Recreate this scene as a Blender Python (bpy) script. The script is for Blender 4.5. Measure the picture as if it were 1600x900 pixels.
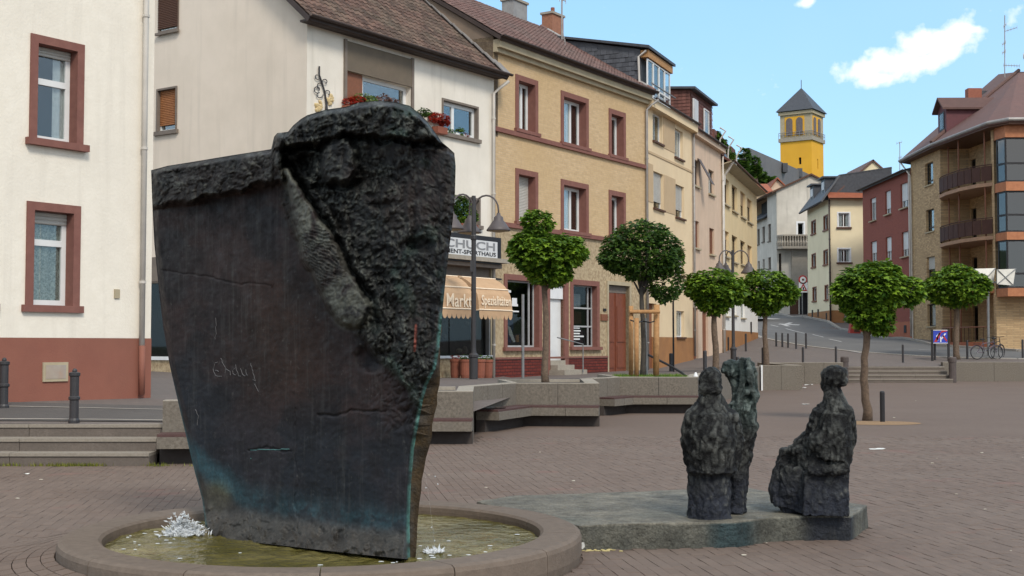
import bpy, math, random
import numpy as np
from mathutils import Vector, noise
for _o in list(bpy.data.objects): bpy.data.objects.remove(_o)
SC = bpy.context.scene
COL = SC.collection
R = random.Random(7)
# ------------------------------------------------------------------ camera
EYE = 1.7; FOC = 2000.0
PIT = math.atan(90/FOC); CP, SP = math.cos(PIT), math.sin(PIT)
cam = bpy.data.objects.new('camera', bpy.data.cameras.new('camera')); COL.objects.link(cam)
cam.location = (0, 0, EYE); cam.rotation_euler = (math.pi/2+PIT, 0, 0)
cam.data.sensor_width = 36; cam.data.lens = 45.0; cam.data.clip_end = 5000; cam.data.clip_start = 0.1
SC.camera = cam
SC.view_settings.view_transform = 'Standard'; SC.view_settings.look = 'None'
SC.view_settings.exposure = 0.13; SC.view_settings.gamma = 1.0
SUN_EL, SUN_AZ = math.radians(44), math.radians(158)   # azimuth clockwise from +Y: sun behind the camera, to its right
# ------------------------------------------------------------------ world: blue sky with one small bright cloud and its neighbours
W = bpy.data.worlds.new('World'); SC.world = W; W.use_nodes = True
nt = W.node_tree; nt.nodes.clear()
def wn(t, **k):
    n = nt.nodes.new(t)
    for a, b in k.items(): setattr(n, a, b)
    return n
sky = wn('ShaderNodeTexSky'); sky.sky_type = 'NISHITA'; sky.sun_disc = False
sky.sun_elevation = SUN_EL; sky.sun_rotation = SUN_AZ; sky.air_density = 1.0; sky.dust_density = 0.6; sky.ozone_density = 1.3
bg = wn('ShaderNodeBackground'); bg.inputs['Strength'].default_value = 0.15
out = wn('ShaderNodeOutputWorld')
tc = wn('ShaderNodeTexCoord')
def pdir(px, py):
    v = Vector(((px-800)/FOC, CP-(450-py)/FOC*SP, SP+(450-py)/FOC*CP)); return v
def cloud_blob(px, py, rx, ry, rot=0.0):
    """soft elliptical puff around one sky direction, returns a socket 1 inside .. 0 outside"""
    d = pdir(px, py).normalized()
    right = Vector((d.y, -d.x, 0)).normalized(); up = right.cross(d)
    a = right*math.cos(rot)+up*math.sin(rot); b = up*math.cos(rot)-right*math.sin(rot)
    def dot(v):
        n = wn('ShaderNodeVectorMath', operation='DOT_PRODUCT'); nt.links.new(tc.outputs['Generated'], n.inputs[0]); n.inputs[1].default_value = v; return n.outputs['Value']
    def m(op, x, y=None):
        n = wn('ShaderNodeMath', operation=op)
        for i, q in enumerate((x, y)):
            if q is None: continue
            if isinstance(q, (int, float)): n.inputs[i].default_value = q
            else: nt.links.new(q, n.inputs[i])
        return n.outputs[0]
    X = m('DIVIDE', dot(a), rx/FOC); Y = m('DIVIDE', dot(b), ry/FOC)
    r = m('SQRT', m('ADD', m('MULTIPLY', X, X), m('MULTIPLY', Y, Y)))
    front = m('GREATER_THAN', dot(d), 0.0)
    return m('MULTIPLY', m('MAXIMUM', m('SUBTRACT', 1.45, r), 0.0), front), m
acc = None
for b in ((1345,108,36,20,0.1),(1400,100,60,26,0.05),(1440,70,40,28,0.1),(1480,60,50,24,0.15),(1512,46,30,9,-0.12),(1460,92,60,16,0.25),(1372,122,40,14,0),(1262,2,17,9,0.3),
          (1900,-120,220,60,0.2),(350,-420,260,70,0.1),(2600,80,300,60,0.0),(-900,120,260,50,0.0)):
    s, m = cloud_blob(*b)
    acc = s if acc is None else m('MAXIMUM', acc, s)
nz = wn('ShaderNodeTexNoise'); nz.inputs['Scale'].default_value = 60; nz.inputs['Detail'].default_value = 7; nz.inputs['Roughness'].default_value = 0.55
nt.links.new(tc.outputs['Generated'], nz.inputs['Vector'])
cl = m('SUBTRACT', m('ADD', acc, m('MULTIPLY', nz.outputs['Fac'], 2.2)), 1.47)
cl = m('MINIMUM', m('MAXIMUM', m('MULTIPLY', cl, 1.2), 0.0), 1.0)
nz2 = wn('ShaderNodeTexNoise'); nz2.inputs['Scale'].default_value = 3.0; nz2.inputs['Detail'].default_value = 5
nt.links.new(tc.outputs['Generated'], nz2.inputs['Vector'])
nz2.inputs['Scale'].default_value = 2.6
sep = wn('ShaderNodeSeparateXYZ'); nt.links.new(tc.outputs['Generated'], sep.inputs[0])
# broken cloud field over the rest of the sky, thinning to blue towards the low northern part in view
hi = m('MINIMUM', m('MAXIMUM', m('MULTIPLY', m('SUBTRACT', m('SUBTRACT', sep.outputs[2], m('MULTIPLY', sep.outputs[1], 0.22)), 0.10), 4.0), 0.0), 1.0)
field = m('MINIMUM', m('MAXIMUM', m('MULTIPLY', m('SUBTRACT', nz2.outputs['Fac'], 0.40), 6.0), 0.0), 1.0)
thin = m('ADD', m('MULTIPLY', m('MULTIPLY', field, hi), 0.9), m('MULTIPLY', m('MAXIMUM', m('SUBTRACT', nz2.outputs['Fac'], 0.35), 0.0), 0.2))
mixc = wn('ShaderNodeMix', data_type='RGBA'); nt.links.new(m('MINIMUM', m('ADD', cl, thin), 1.0), mixc.inputs['Factor'])
gam = wn('ShaderNodeMix', data_type='RGBA'); gam.inputs['Factor'].default_value = 0.55
nt.links.new(sky.outputs[0], gam.inputs['A']); gam.inputs['B'].default_value = (2.7, 5.5, 8.3, 1)
nt.links.new(gam.outputs['Result'], mixc.inputs['A']); mixc.inputs['B'].default_value = (8.3, 8.2, 8.1, 1)
nt.links.new(mixc.outputs['Result'], bg.inputs['Color']); nt.links.new(bg.outputs[0], out.inputs['Surface'])
# ------------------------------------------------------------------ sun (thin veil of cloud: soft shadows)
sl = bpy.data.lights.new('sun', 'SUN'); sl.energy = 2.3; sl.angle = math.radians(14); sl.color = (1.0, 0.93, 0.82)
so = bpy.data.objects.new('sun', sl); COL.objects.link(so)
sd = Vector((math.sin(SUN_AZ)*math.cos(SUN_EL), math.cos(SUN_AZ)*math.cos(SUN_EL), math.sin(SUN_EL)))
so.rotation_euler = sd.to_track_quat('Z', 'Y').to_euler(); so.location = (0, 0, 60)
# ------------------------------------------------------------------ picture -> place helpers
def at(px, py, Y):
    d = pdir(px, py); return Vector((d.x/d.y*Y, Y, EYE+d.z/d.y*Y))
def onz(px, py, z):
    d = pdir(px, py); t = (z-EYE)/d.z; return Vector((d.x*t, d.y*t, z))
# ------------------------------------------------------------------ mesh builder
class MB:
    def __init__(s): s.v = []; s.f = []; s.m = []; s.cur = 0
    def add(s, vs, fs):
        n = len(s.v); s.v += [tuple(v) for v in vs]
        for f in fs: s.f.append(tuple(n+i for i in f)); s.m.append(s.cur)
        return s
    def quad(s, a, b, c, d): return s.add([a, b, c, d], [(0, 1, 2, 3)])
    def hexa(s, p):   # 8 corners: bottom 4 ccw, top 4
        return s.add(p, [(3, 2, 1, 0), (4, 5, 6, 7), (0, 1, 5, 4), (1, 2, 6, 5), (2, 3, 7, 6), (3, 0, 4, 7)])
    def box(s, x0, x1, y0, y1, z0, z1):
        return s.hexa([(x0, y0, z0), (x1, y0, z0), (x1, y1, z0), (x0, y1, z0), (x0, y0, z1), (x1, y0, z1), (x1, y1, z1), (x0, y1, z1)])
    def prism(s, poly, z0, z1):
        n = len(poly); g = (lambda q, z: z[q] if isinstance(z, (list, tuple)) else z)
        vs = [(p[0], p[1], g(i, z0)) for i, p in enumerate(poly)]+[(p[0], p[1], g(i, z1)) for i, p in enumerate(poly)]
        return s.add(vs, [tuple(reversed(range(n))), tuple(range(n, 2*n))]+[(i, (i+1) % n, n+(i+1) % n, n+i) for i in range(n)])
    def extr(s, pts, vec):   # any planar polygon pushed along vec
        n = len(pts); pts = [Vector(p) for p in pts]; vec = Vector(vec)
        return s.add(pts+[p+vec for p in pts], [tuple(reversed(range(n))), tuple(range(n, 2*n))]+[(i, (i+1) % n, n+(i+1) % n, n+i) for i in range(n)])
    def tube(s, pts, r, n=8, cap=True):
        pts = [Vector(p) for p in pts]; k = len(pts)
        rr = r if isinstance(r, (list, tuple)) else [r]*k
        t0 = (pts[1]-pts[0]).normalized(); ref = Vector((0, 0, 1)) if abs(t0.z) < .9 else Vector((1, 0, 0))
        a = t0.cross(ref).normalized(); vs = []
        for i, p in enumerate(pts):
            t = ((pts[min(i+1, k-1)]-pts[max(i-1, 0)])).normalized()
            a = (a-t*a.dot(t)).normalized(); b = t.cross(a)
            for j in range(n):
                an = 2*math.pi*j/n; vs.append(p+(a*math.cos(an)+b*math.sin(an))*rr[i])
        fs = [(i*n+j, i*n+(j+1) % n, (i+1)*n+(j+1) % n, (i+1)*n+j) for i in range(k-1) for j in range(n)]
        if cap: fs += [tuple(reversed(range(n))), tuple(range((k-1)*n, k*n))]
        return s.add(vs, fs)
    def lathe(s, c, prof, n=16):   # prof [(r, z)] bottom to top around vertical axis through c
        c = Vector(c); vs = []
        for r, z in prof:
            for j in range(n): vs.append((c.x+r*math.cos(2*math.pi*j/n), c.y+r*math.sin(2*math.pi*j/n), c.z+z))
        k = len(prof)
        return s.add(vs, [(i*n+j, i*n+(j+1) % n, (i+1)*n+(j+1) % n, (i+1)*n+j) for i in range(k-1) for j in range(n)]+[tuple(reversed(range(n))), tuple(range((k-1)*n, k*n))])
    def ball(s, c, rx, ry=None, rz=None, ax=None, nu=12, nv=8):
        ry = ry or rx; rz = rz or rx; c = Vector(c); M = ax
        vs = []; fs = []
        for i in range(1, nv):
            th = math.pi*i/nv
            for j in range(nu):
                ph = 2*math.pi*j/nu; p = Vector((rx*math.sin(th)*math.cos(ph), ry*math.sin(th)*math.sin(ph), rz*math.cos(th)))
                vs.append(c+(M @ p if M else p))
        top = len(vs); p = Vector((0, 0, rz)); vs.append(c+(M @ p if M else p)); p = Vector((0, 0, -rz)); vs.append(c+(M @ p if M else p))
        for i in range(nv-2):
            for j in range(nu): fs.append((i*nu+j, (i+1)*nu+j, (i+1)*nu+(j+1) % nu, i*nu+(j+1) % nu))
        for j in range(nu): fs.append((top, j, (j+1) % nu)); fs.append((top+1, (nv-2)*nu+(j+1) % nu, (nv-2)*nu+j))
        return s.add(vs, fs)
    def build(s, name, mat, parent=None, smooth=False, loc=None):
        org = loc_of(parent) if parent is not None else (Vector(loc) if loc is not None else Vector((0, 0, 0)))
        me = bpy.data.meshes.new(name)
        me.from_pydata([(v[0]-org.x, v[1]-org.y, v[2]-org.z) for v in s.v], [], s.f)
        for q in (mat if isinstance(mat, (list, tuple)) else [mat]): me.materials.append(q)
        if any(s.m): me.polygons.foreach_set('material_index', s.m)
        if smooth: me.polygons.foreach_set('use_smooth', [True]*len(s.f))
        me.update()
        o = bpy.data.objects.new(name, me); COL.objects.link(o)
        if parent is not None: o.parent = parent
        else: o.location = org
        return o
def loc_of(o):
    while o.parent is not None: o = o.parent
    return o.location.copy()
def tag(o, label=None, cat=None, group=None, kind=None):
    if label: o['label'] = label
    if cat: o['category'] = cat
    if group: o['group'] = group
    if kind: o['kind'] = kind
    return o
def thing(name, label, cat, loc=(0, 0, 0), group=None):
    o = bpy.data.objects.new(name, None); COL.objects.link(o); o.location = loc; o.empty_display_size = .2
    return tag(o, label, cat, group)
def copy_tree(o, parent=None):
    c = o.copy(); COL.objects.link(c)
    if parent is not None: c.parent = parent
    for ch in [q for q in ALLKIDS(o)]: copy_tree(ch, c)
    return c
def ALLKIDS(o): return [q for q in o.children]
# ------------------------------------------------------------------ materials
def col(c): return (c[0], c[1], c[2], 1)
def mat(name, c1, c2=None, scale=3.0, rough=.8, bump=0.0, bscale=40.0, metal=0.0, spec=.35, c3=None, s3=.4, w3=.5, island=0.0, streak=None, coat=0.0, detail=5, speck=None):
    """colour varies c1..c2 by fine noise, drifts to c3 by large noise (dirt, weathering with its own shape)"""
    M = bpy.data.materials.new(name); M.use_nodes = True; t = M.node_tree; N = t.nodes; L = t.links
    p = N['Principled BSDF']; p.inputs['Roughness'].default_value = rough; p.inputs['Metallic'].default_value = metal
    p.inputs['Specular IOR Level'].default_value = spec
    geo = N.new('ShaderNodeNewGeometry'); pos = geo.outputs['Position']
    def nse(sc, det=5, vec=pos, ro=.6):
        n = N.new('ShaderNodeTexNoise'); n.inputs['Scale'].default_value = sc; n.inputs['Detail'].default_value = det; n.inputs['Roughness'].default_value = ro
        L.new(vec, n.inputs['Vector']); return n.outputs['Fac']
    def mix(f, a, b, bt='MIX'):
        n = N.new('ShaderNodeMix'); n.data_type = 'RGBA'; n.blend_type = bt
        for q, k in ((f, 'Factor'), (a, 'A'), (b, 'B')):
            if isinstance(q, (int, float)): n.inputs[k].default_value = q
            elif isinstance(q, tuple): n.inputs[k].default_value = col(q)
            else: L.new(q, n.inputs[k])
        return n.outputs['Result']
    def ramp(v, a, b):
        n = N.new('ShaderNodeMapRange'); L.new(v, n.inputs['Value']); n.inputs['From Min'].default_value = a; n.inputs['From Max'].default_value = b; return n.outputs['Result']
    c2 = c2 or tuple(x*.82 for x in c1)
    base = mix(ramp(nse(scale, detail), .35, .65), c1, c2)
    if c3: base = mix(ramp(nse(s3, 6), .5-.5*w3*.4, .5+.5*(1.2-w3)), base, c3)
    if streak:
        mp = N.new('ShaderNodeMapping'); mp.inputs['Scale'].default_value = (3.2, 3.2, .22); L.new(pos, mp.inputs['Vector'])
        base = mix(ramp(nse(1.0, 7, mp.outputs[0]), .52, .8), base, streak)
    if speck: base = mix(ramp(nse(speck[1], 3), speck[2], speck[2]+.05), base, speck[0])
    if island:
        oi = N.new('ShaderNodeObjectInfo'); ad = N.new('ShaderNodeMath'); ad.operation = 'ADD'; L.new(geo.outputs['Random Per Island'], ad.inputs[0]); L.new(oi.outputs['Random'], ad.inputs[1])
        fr = N.new('ShaderNodeMath'); fr.operation = 'FRACT'; L.new(ad.outputs[0], fr.inputs[0])
        hs = N.new('ShaderNodeHueSaturation'); L.new(base, hs.inputs['Color'])
        mr = N.new('ShaderNodeMapRange'); L.new(fr.outputs[0], mr.inputs['Value']); mr.inputs['To Min'].default_value = 1-island; mr.inputs['To Max'].default_value = 1+island
        L.new(mr.outputs[0], hs.inputs['Value']); base = hs.outputs[0]
    L.new(base, p.inputs['Base Color'])
    if bump:
        b = N.new('ShaderNodeBump'); b.inputs['Strength'].default_value = bump; b.inputs['Distance'].default_value = .02
        L.new(nse(bscale, 6), b.inputs['Height']); L.new(b.outputs[0], p.inputs['Normal'])
    if coat: p.inputs['Coat Weight'].default_value = coat
    return M
def brickmat(name, c1, c2, mortar, bw, bh, ms, ax='facade', rough=.85, bump=.5, off=.5, c3=None, angle=0.0, ang2=None):
    """small masonry on distant walls; u runs along the wall direction given by angle, v is height"""
    M = bpy.data.materials.new(name); M.use_nodes = True; t = M.node_tree; N = t.nodes; L = t.links
    p = N['Principled BSDF']; p.inputs['Roughness'].default_value = rough; p.inputs['Specular IOR Level'].default_value = .25
    geo = N.new('ShaderNodeNewGeometry')
    sx = N.new('ShaderNodeSeparateXYZ'); L.new(geo.outputs['Position'], sx.inputs[0])
    def m(op, a, b):
        n = N.new('ShaderNodeMath'); n.operation = op
        for i, q in enumerate((a, b)):
            if isinstance(q, (int, float)): n.inputs[i].default_value = q
            else: L.new(q, n.inputs[i])
        return n.outputs[0]
    u = m('ADD', m('MULTIPLY', sx.outputs[0], math.cos(angle)), m('MULTIPLY', sx.outputs[1], math.sin(angle)))
    v = sx.outputs[2] if ax == 'facade' else m('ADD', m('MULTIPLY', sx.outputs[0], -math.sin(angle)), m('MULTIPLY', sx.outputs[1], math.cos(angle)))
    cb = N.new('ShaderNodeCombineXYZ'); L.new(u, cb.inputs[0]); L.new(v, cb.inputs[1])
    b = N.new('ShaderNodeTexBrick'); L.new(cb.outputs[0], b.inputs['Vector']); b.offset = off
    b.inputs['Color1'].default_value = col(c1); b.inputs['Color2'].default_value = col(c2); b.inputs['Mortar'].default_value = col(mortar)
    b.inputs['Scale'].default_value = 1.0; b.inputs['Brick Width'].default_value = bw; b.inputs['Row Height'].default_value = bh; b.inputs['Mortar Size'].default_value = ms
    n1 = N.new('ShaderNodeTexNoise'); n1.inputs['Scale'].default_value = .55; n1.inputs['Detail'].default_value = 8; L.new(geo.outputs['Position'], n1.inputs['Vector'])
    mr = N.new('ShaderNodeMapRange'); L.new(n1.outputs['Fac'], mr.inputs['Value']); mr.inputs['From Min'].default_value = .3; mr.inputs['From Max'].default_value = .75; mr.inputs['To Min'].default_value = 0; mr.inputs['To Max'].default_value = .75
    mx = N.new('ShaderNodeMix'); mx.data_type = 'RGBA'; L.new(mr.outputs[0], mx.inputs['Factor']); L.new(b.outputs['Color'], mx.inputs['A']); mx.inputs['B'].default_value = col(c3 or tuple(x*.75 for x in c1))
    n2 = N.new('ShaderNodeTexNoise'); n2.inputs['Scale'].default_value = 9; n2.inputs['Detail'].default_value = 6; L.new(geo.outputs['Position'], n2.inputs['Vector'])
    m2 = N.new('ShaderNodeMix'); m2.data_type = 'RGBA'; m2.blend_type = 'OVERLAY'; m2.inputs['Factor'].default_value = .16; L.new(mx.outputs['Result'], m2.inputs['A']); L.new(n2.outputs['Fac'], m2.inputs['B'])
    L.new(m2.outputs['Result'], p.inputs['Base Color'])
    bp = N.new('ShaderNodeBump'); bp.inputs['Strength'].default_value = bump; bp.inputs['Distance'].default_value = .01; bp.invert = True
    L.new(b.outputs['Fac'], bp.inputs['Height']); L.new(bp.outputs[0], p.inputs['Normal'])
    return M
def glassmat(name, tint=(.82, .85, .85), refl=.3, rough=.02):
    M = bpy.data.materials.new(name); M.use_nodes = True; t = M.node_tree; N = t.nodes; L = t.links; N.remove(N['Principled BSDF'])
    tr = N.new('ShaderNodeBsdfTransparent'); tr.inputs[0].default_value = col(tint)
    gl = N.new('ShaderNodeBsdfGlossy'); gl.inputs['Roughness'].default_value = rough; gl.inputs[0].default_value = (.95, .95, .95, 1)
    lw = N.new('ShaderNodeFresnel'); lw.inputs['IOR'].default_value = 1.5
    ad = N.new('ShaderNodeMath'); ad.operation = 'MULTIPLY_ADD'; L.new(lw.outputs[0], ad.inputs[0]); ad.inputs[1].default_value = refl*1.3; ad.inputs[2].default_value = refl*.2
    ad.use_clamp = True
    mx = N.new('ShaderNodeMixShader'); L.new(ad.outputs[0], mx.inputs[0]); L.new(tr.outputs[0], mx.inputs[1]); L.new(gl.outputs[0], mx.inputs[2])
    L.new(mx.outputs[0], N['Material Output'].inputs[0]); return M
m_cream = mat('cream_roughcast', (.80, .735, .63), (.76, .695, .59), 5, .92, .32, 20, c3=(.68, .62, .53), s3=.5, w3=.35, streak=(.66, .60, .51))
m_side = mat('grey_cream_plaster', (.74, .64, .535), (.70, .605, .50), 1.2, .92, .12, 30, c3=(.65, .56, .465), s3=.3, w3=.5, streak=(.60, .52, .43))
m_facB = mat('off_white_plaster', (.78, .72, .63), (.73, .67, .58), 1.5, .92, .25, 30, c3=(.60, .55, .47), s3=.4, w3=.4, streak=(.58, .53, .45))
m_sock = mat('brick_red_socle_paint', (.26, .10, .068), (.24, .09, .062), 2, .8, .3, 40, c3=(.2, .085, .06), s3=.6, w3=.3)
m_sand = mat('red_sandstone', (.225, .10, .078), (.185, .08, .063), 6, .85, .25, 60, c3=(.19, .075, .06), s3=1.2, w3=.4)
m_brickC = brickmat('yellow_brick', (.60, .425, .245), (.50, .345, .19), (.48, .37, .25), .25, .078, .008, angle=math.radians(57), c3=(.52, .36, .19))
m_pebC = mat('pebbledash_beige', (.52, .41, .26), (.27, .19, .11), 9, .95, .7, 30, c3=(.36, .28, .18), s3=.8, w3=.4)
m_redbrick = brickmat('glazed_red_brick', (.20, .035, .02), (.13, .022, .014), (.045, .012, .01), .3, .11, .016, angle=math.radians(57), rough=.4, c3=(.10, .02, .016))
m_D = mat('warm_cream_plaster', (.72, .56, .36), (.68, .52, .33), 1.5, .9, .1, 30, c3=(.6, .47, .31), s3=.4, w3=.3)
m_Dp = mat('tan_panel', (.50, .36, .22), (.46, .33, .2), 2, .9, .1, 30)
m_ochre = mat('ochre_socle', (.36, .17, .065), (.3, .14, .055), 2, .85, .2, 40, c3=(.26, .13, .06), s3=.8, w3=.4)
m_E = mat('pinkish_plaster', (.62, .46, .34), (.57, .42, .31), 1.5, .92, .3, 30, c3=(.5, .38, .28), s3=.6, w3=.4, streak=(.48, .36, .27))
m_F = mat('pale_yellow_plaster', (.68, .53, .31), (.64, .49, .28), 1.5, .9, .1, 30, c3=(.56, .44, .27), s3=.5, w3=.3)
m_white = mat('white_plaster', (.75, .73, .69), (.69, .67, .63), 1.5, .9, .1, 30)
m_G = mat('weathered_grey_plaster', (.64, .59, .51), (.58, .53, .46), 1.2, .92, .2, 20, c3=(.36, .33, .28), s3=.35, w3=.5, streak=(.34, .31, .26))
m_H = mat('butter_plaster', (.80, .69, .47), (.76, .65, .44), 1.2, .9, .1, 20, c3=(.62, .52, .34), s3=.4, w3=.3)
m_I = brickmat('dark_red_brick', (.30, .085, .058), (.25, .07, .05), (.2, .085, .065), .25, .08, .01, angle=math.radians(90), c3=(.24, .075, .055))
m_Ip = mat('orange_socle', (.38, .13, .07), (.34, .115, .062), 2, .85, .1, 20)
m_J = brickmat('tan_brick', (.58, .40, .22), (.30, .19, .10), (.32, .24, .15), .26, .1, .012, angle=math.radians(70), c3=(.42, .29, .16), bump=.8)
m_yel = mat('church_yellow', (.72, .38, .035), (.68, .35, .03), .6, .9, .05, 5, c3=(.6, .33, .05), s3=.1, w3=.3)
m_stone = mat('light_stone', (.42, .35, .24), (.36, .30, .2), 2, .9, .1, 20)
m_tileB = mat('weathered_brown_tile', (.13, .075, .055), (.085, .05, .04), 9, .85, .3, 40, c3=(.10, .085, .06), s3=.9, w3=.5, island=.38)
m_tileC = mat('dark_red_brown_tile', (.155, .085, .07), (.115, .062, .052), 6, .8, .2, 40, c3=(.12, .09, .075), s3=.6, w3=.4, island=.22)
m_tileJ = mat('reddish_flat_tile', (.135, .07, .058), (.11, .057, .048), 3, .8, .2, 30, island=.18, c3=(.11, .065, .055), s3=.4, w3=.4)
m_tileR = mat('orange_red_tile', (.33, .10, .05), (.26, .08, .04), 4, .8, .2, 30, island=.2)
m_slate = mat('slate', (.072, .075, .085), (.05, .052, .06), 5, .55, .2, 30, island=.25)
m_gut = mat('weathered_zinc', (.33, .31, .29), (.26, .24, .23), 3, .55, .1, 20, metal=.3)
m_gutd = mat('dark_brown_gutter', (.06, .042, .036), (.045, .032, .028), 3, .6)
m_pipe = mat('cream_downpipe', (.55, .51, .46), (.45, .42, .38), 2, .6)
m_frame = mat('white_window_frame', (.72, .72, .71), (.66, .66, .65), 3, .45)
m_bfr = mat('brown_window_frame', (.10, .06, .04), (.08, .05, .035), 3, .5)
m_grey = mat('grey_brown_trim', (.20, .165, .135), (.16, .13, .11), 3, .8, .1, 30)
m_panelB = mat('brown_fascia_panel', (.155, .12, .085), (.135, .105, .075), 3, .7, .1, 12, c3=(.12, .1, .075), s3=.8, w3=.3)
m_pane = glassmat('window_glass')
m_paned = glassmat('shop_glass', (.6, .62, .62), .07)
m_bayg = glassmat('bay_glass', (.25, .28, .29), .4)
m_room = mat('dark_room', (.022, .02, .018), (.03, .027, .024), 1, .95)
m_curt = mat('net_curtain', (.85, .85, .83), (.7, .71, .71), 14, .9, .3, 20)
m_shut = mat('grey_white_shutter', (.50, .48, .44), (.46, .44, .40), 3, .6)
m_shutw = mat('wooden_shutter', (.36, .15, .055), (.28, .11, .04), 12, .6)
m_shutd = mat('dark_brown_shutter', (.10, .045, .025), (.08, .035, .02), 12, .6)
m_shutb = mat('brown_shutter', (.22, .085, .045), (.18, .07, .035), 12, .6)
m_door = mat('red_brown_door', (.20, .06, .03), (.16, .048, .025), 8, .45, .1, 30)
m_conc = mat('exposed_aggregate_concrete', (.195, .168, .136), (.115, .097, .078), 22, .95, .5, 90, c3=(.16, .14, .115), s3=1.6, w3=.5, streak=(.145, .125, .105))
m_conct = mat('worn_concrete_cap', (.36, .32, .265), (.29, .255, .21), 20, .95, .3, 60, c3=(.24, .21, .17), s3=2.2, w3=.4)
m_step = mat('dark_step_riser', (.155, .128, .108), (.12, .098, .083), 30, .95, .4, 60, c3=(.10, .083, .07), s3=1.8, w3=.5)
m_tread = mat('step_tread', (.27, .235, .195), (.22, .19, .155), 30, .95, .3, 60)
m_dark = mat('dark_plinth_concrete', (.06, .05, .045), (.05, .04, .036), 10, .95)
m_slat = mat('maroon_bench_slat', (.09, .045, .04), (.07, .035, .032), 14, .6, .2, 60)
m_asph = mat('asphalt', (.095, .086, .080), (.078, .070, .066), 50, .95, .3, 150, c3=(.12, .108, .098), s3=.5, w3=.4)
m_road = mat('worn_asphalt_road', (.125, .122, .120), (.105, .102, .10), 30, .95, .2, 120, c3=(.155, .15, .145), s3=.35, w3=.5)
m_line = mat('worn_white_marking', (.50, .49, .47), (.34, .33, .32), 9, .85)
m_kerb = mat('kerb_stone', (.34, .31, .27), (.28, .25, .22), 9, .9, .2, 50)
m_iron = mat('dark_grey_cast_iron', (.035, .032, .034), (.028, .026, .028), 6, .5, .1, 60, spec=.5)
m_lamp = mat('warm_grey_lamp_paint', (.10, .085, .083), (.085, .07, .07), 5, .5)
m_galv = mat('galvanised_steel', (.25, .25, .25), (.2, .2, .2), 5, .5, metal=.4)
m_blk = mat('black_paint', (.02, .018, .02), (.015, .014, .015), 5, .5)
m_terr = mat('terracotta', (.27, .09, .055), (.2, .07, .045), 6, .85, .2, 40)
m_soil = mat('planter_soil', (.06, .045, .03), (.04, .03, .02), 20, .95, .5, 40)
m_sandp = mat('sandy_ground', (.30, .19, .10), (.24, .15, .08), 18, .95, .3, 80)
m_post = mat('peeled_timber_stake', (.44, .24, .10), (.33, .17, .07), 9, .8, .2, 40)
m_paper = mat('white_litter', (.75, .74, .70), (.6, .59, .55), 20, .8)
m_blue = mat('blue_sign_face', (.03, .06, .42), (.025, .05, .35), 3, .4)
m_redp = mat('sign_red', (.45, .03, .03), (.38, .025, .025), 3, .4)
m_whp = mat('sign_white', (.75, .75, .75), (.68, .68, .68), 3, .4)
m_awn = mat('beige_awning_cloth', (.52, .34, .20), (.47, .30, .175), 5, .85, .15, 120)
m_awns = mat('awning_piping', (.85, .70, .52), (.8, .64, .47), 5, .8)
m_timb = mat('orange_timber_band', (.42, .17, .08), (.34, .13, .06), 5, .7)
m_rail = mat('brown_balcony_panel', (.075, .038, .03), (.06, .03, .024), 3, .7, spec=.15)
m_bshade = mat('white_canvas', (.70, .67, .60), (.62, .59, .53), 4, .8)
def leafmat(name, lo, hi):
    M = bpy.data.materials.new(name); M.use_nodes = True; t = M.node_tree; N = t.nodes; L = t.links; p = N['Principled BSDF']
    g = N.new('ShaderNodeNewGeometry'); cr = N.new('ShaderNodeValToRGB'); L.new(g.outputs['Random Per Island'], cr.inputs[0])
    cr.color_ramp.elements[0].color = col(lo); cr.color_ramp.elements[1].color = col(hi)
    e = cr.color_ramp.elements.new(.55); e.color = col(tuple((a*.6+b*.4) for a, b in zip(lo, hi)))
    nz = N.new('ShaderNodeTexNoise'); nz.inputs['Scale'].default_value = 2.2; L.new(g.outputs['Position'], nz.inputs['Vector'])
    mx = N.new('ShaderNodeMix'); mx.data_type = 'RGBA'; mx.blend_type = 'MULTIPLY'; mx.inputs['Factor'].default_value = .6; L.new(cr.outputs[0], mx.inputs['A'])
    r2 = N.new('ShaderNodeValToRGB'); r2.color_ramp.elements[0].position = .35; r2.color_ramp.elements[1].position = .65
    r2.color_ramp.elements[0].color = (.45, .55, .5, 1); r2.color_ramp.elements[1].color = (1.3, 1.25, .9, 1); L.new(nz.outputs['Fac'], r2.inputs[0]); L.new(r2.outputs[0], mx.inputs['B'])
    L.new(mx.outputs['Result'], p.inputs['Base Color']); p.inputs['Roughness'].default_value = .5; p.inputs['Specular IOR Level'].default_value = .25
    tl = N.new('ShaderNodeBsdfTranslucent'); L.new(mx.outputs['Result'], tl.inputs[0]); ms = N.new('ShaderNodeMixShader'); ms.inputs[0].default_value = .3
    L.new(p.outputs[0], ms.inputs[1]); L.new(tl.outputs[0], ms.inputs[2]); L.new(ms.outputs[0], N['Material Output'].inputs[0]); return M
m_leaf = leafmat('globe_maple_leaf', (.04, .10, .012), (.24, .37, .035))
m_leafd = leafmat('dark_tree_leaf', (.022, .06, .014), (.11, .19, .028))
m_bark = mat('grey_brown_bark', (.17, .12, .085), (.10, .07, .05), 14, .95, .9, 30)
m_red_fl = leafmat('red_flower', (.28, .02, .015), (.45, .05, .03))
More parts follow.
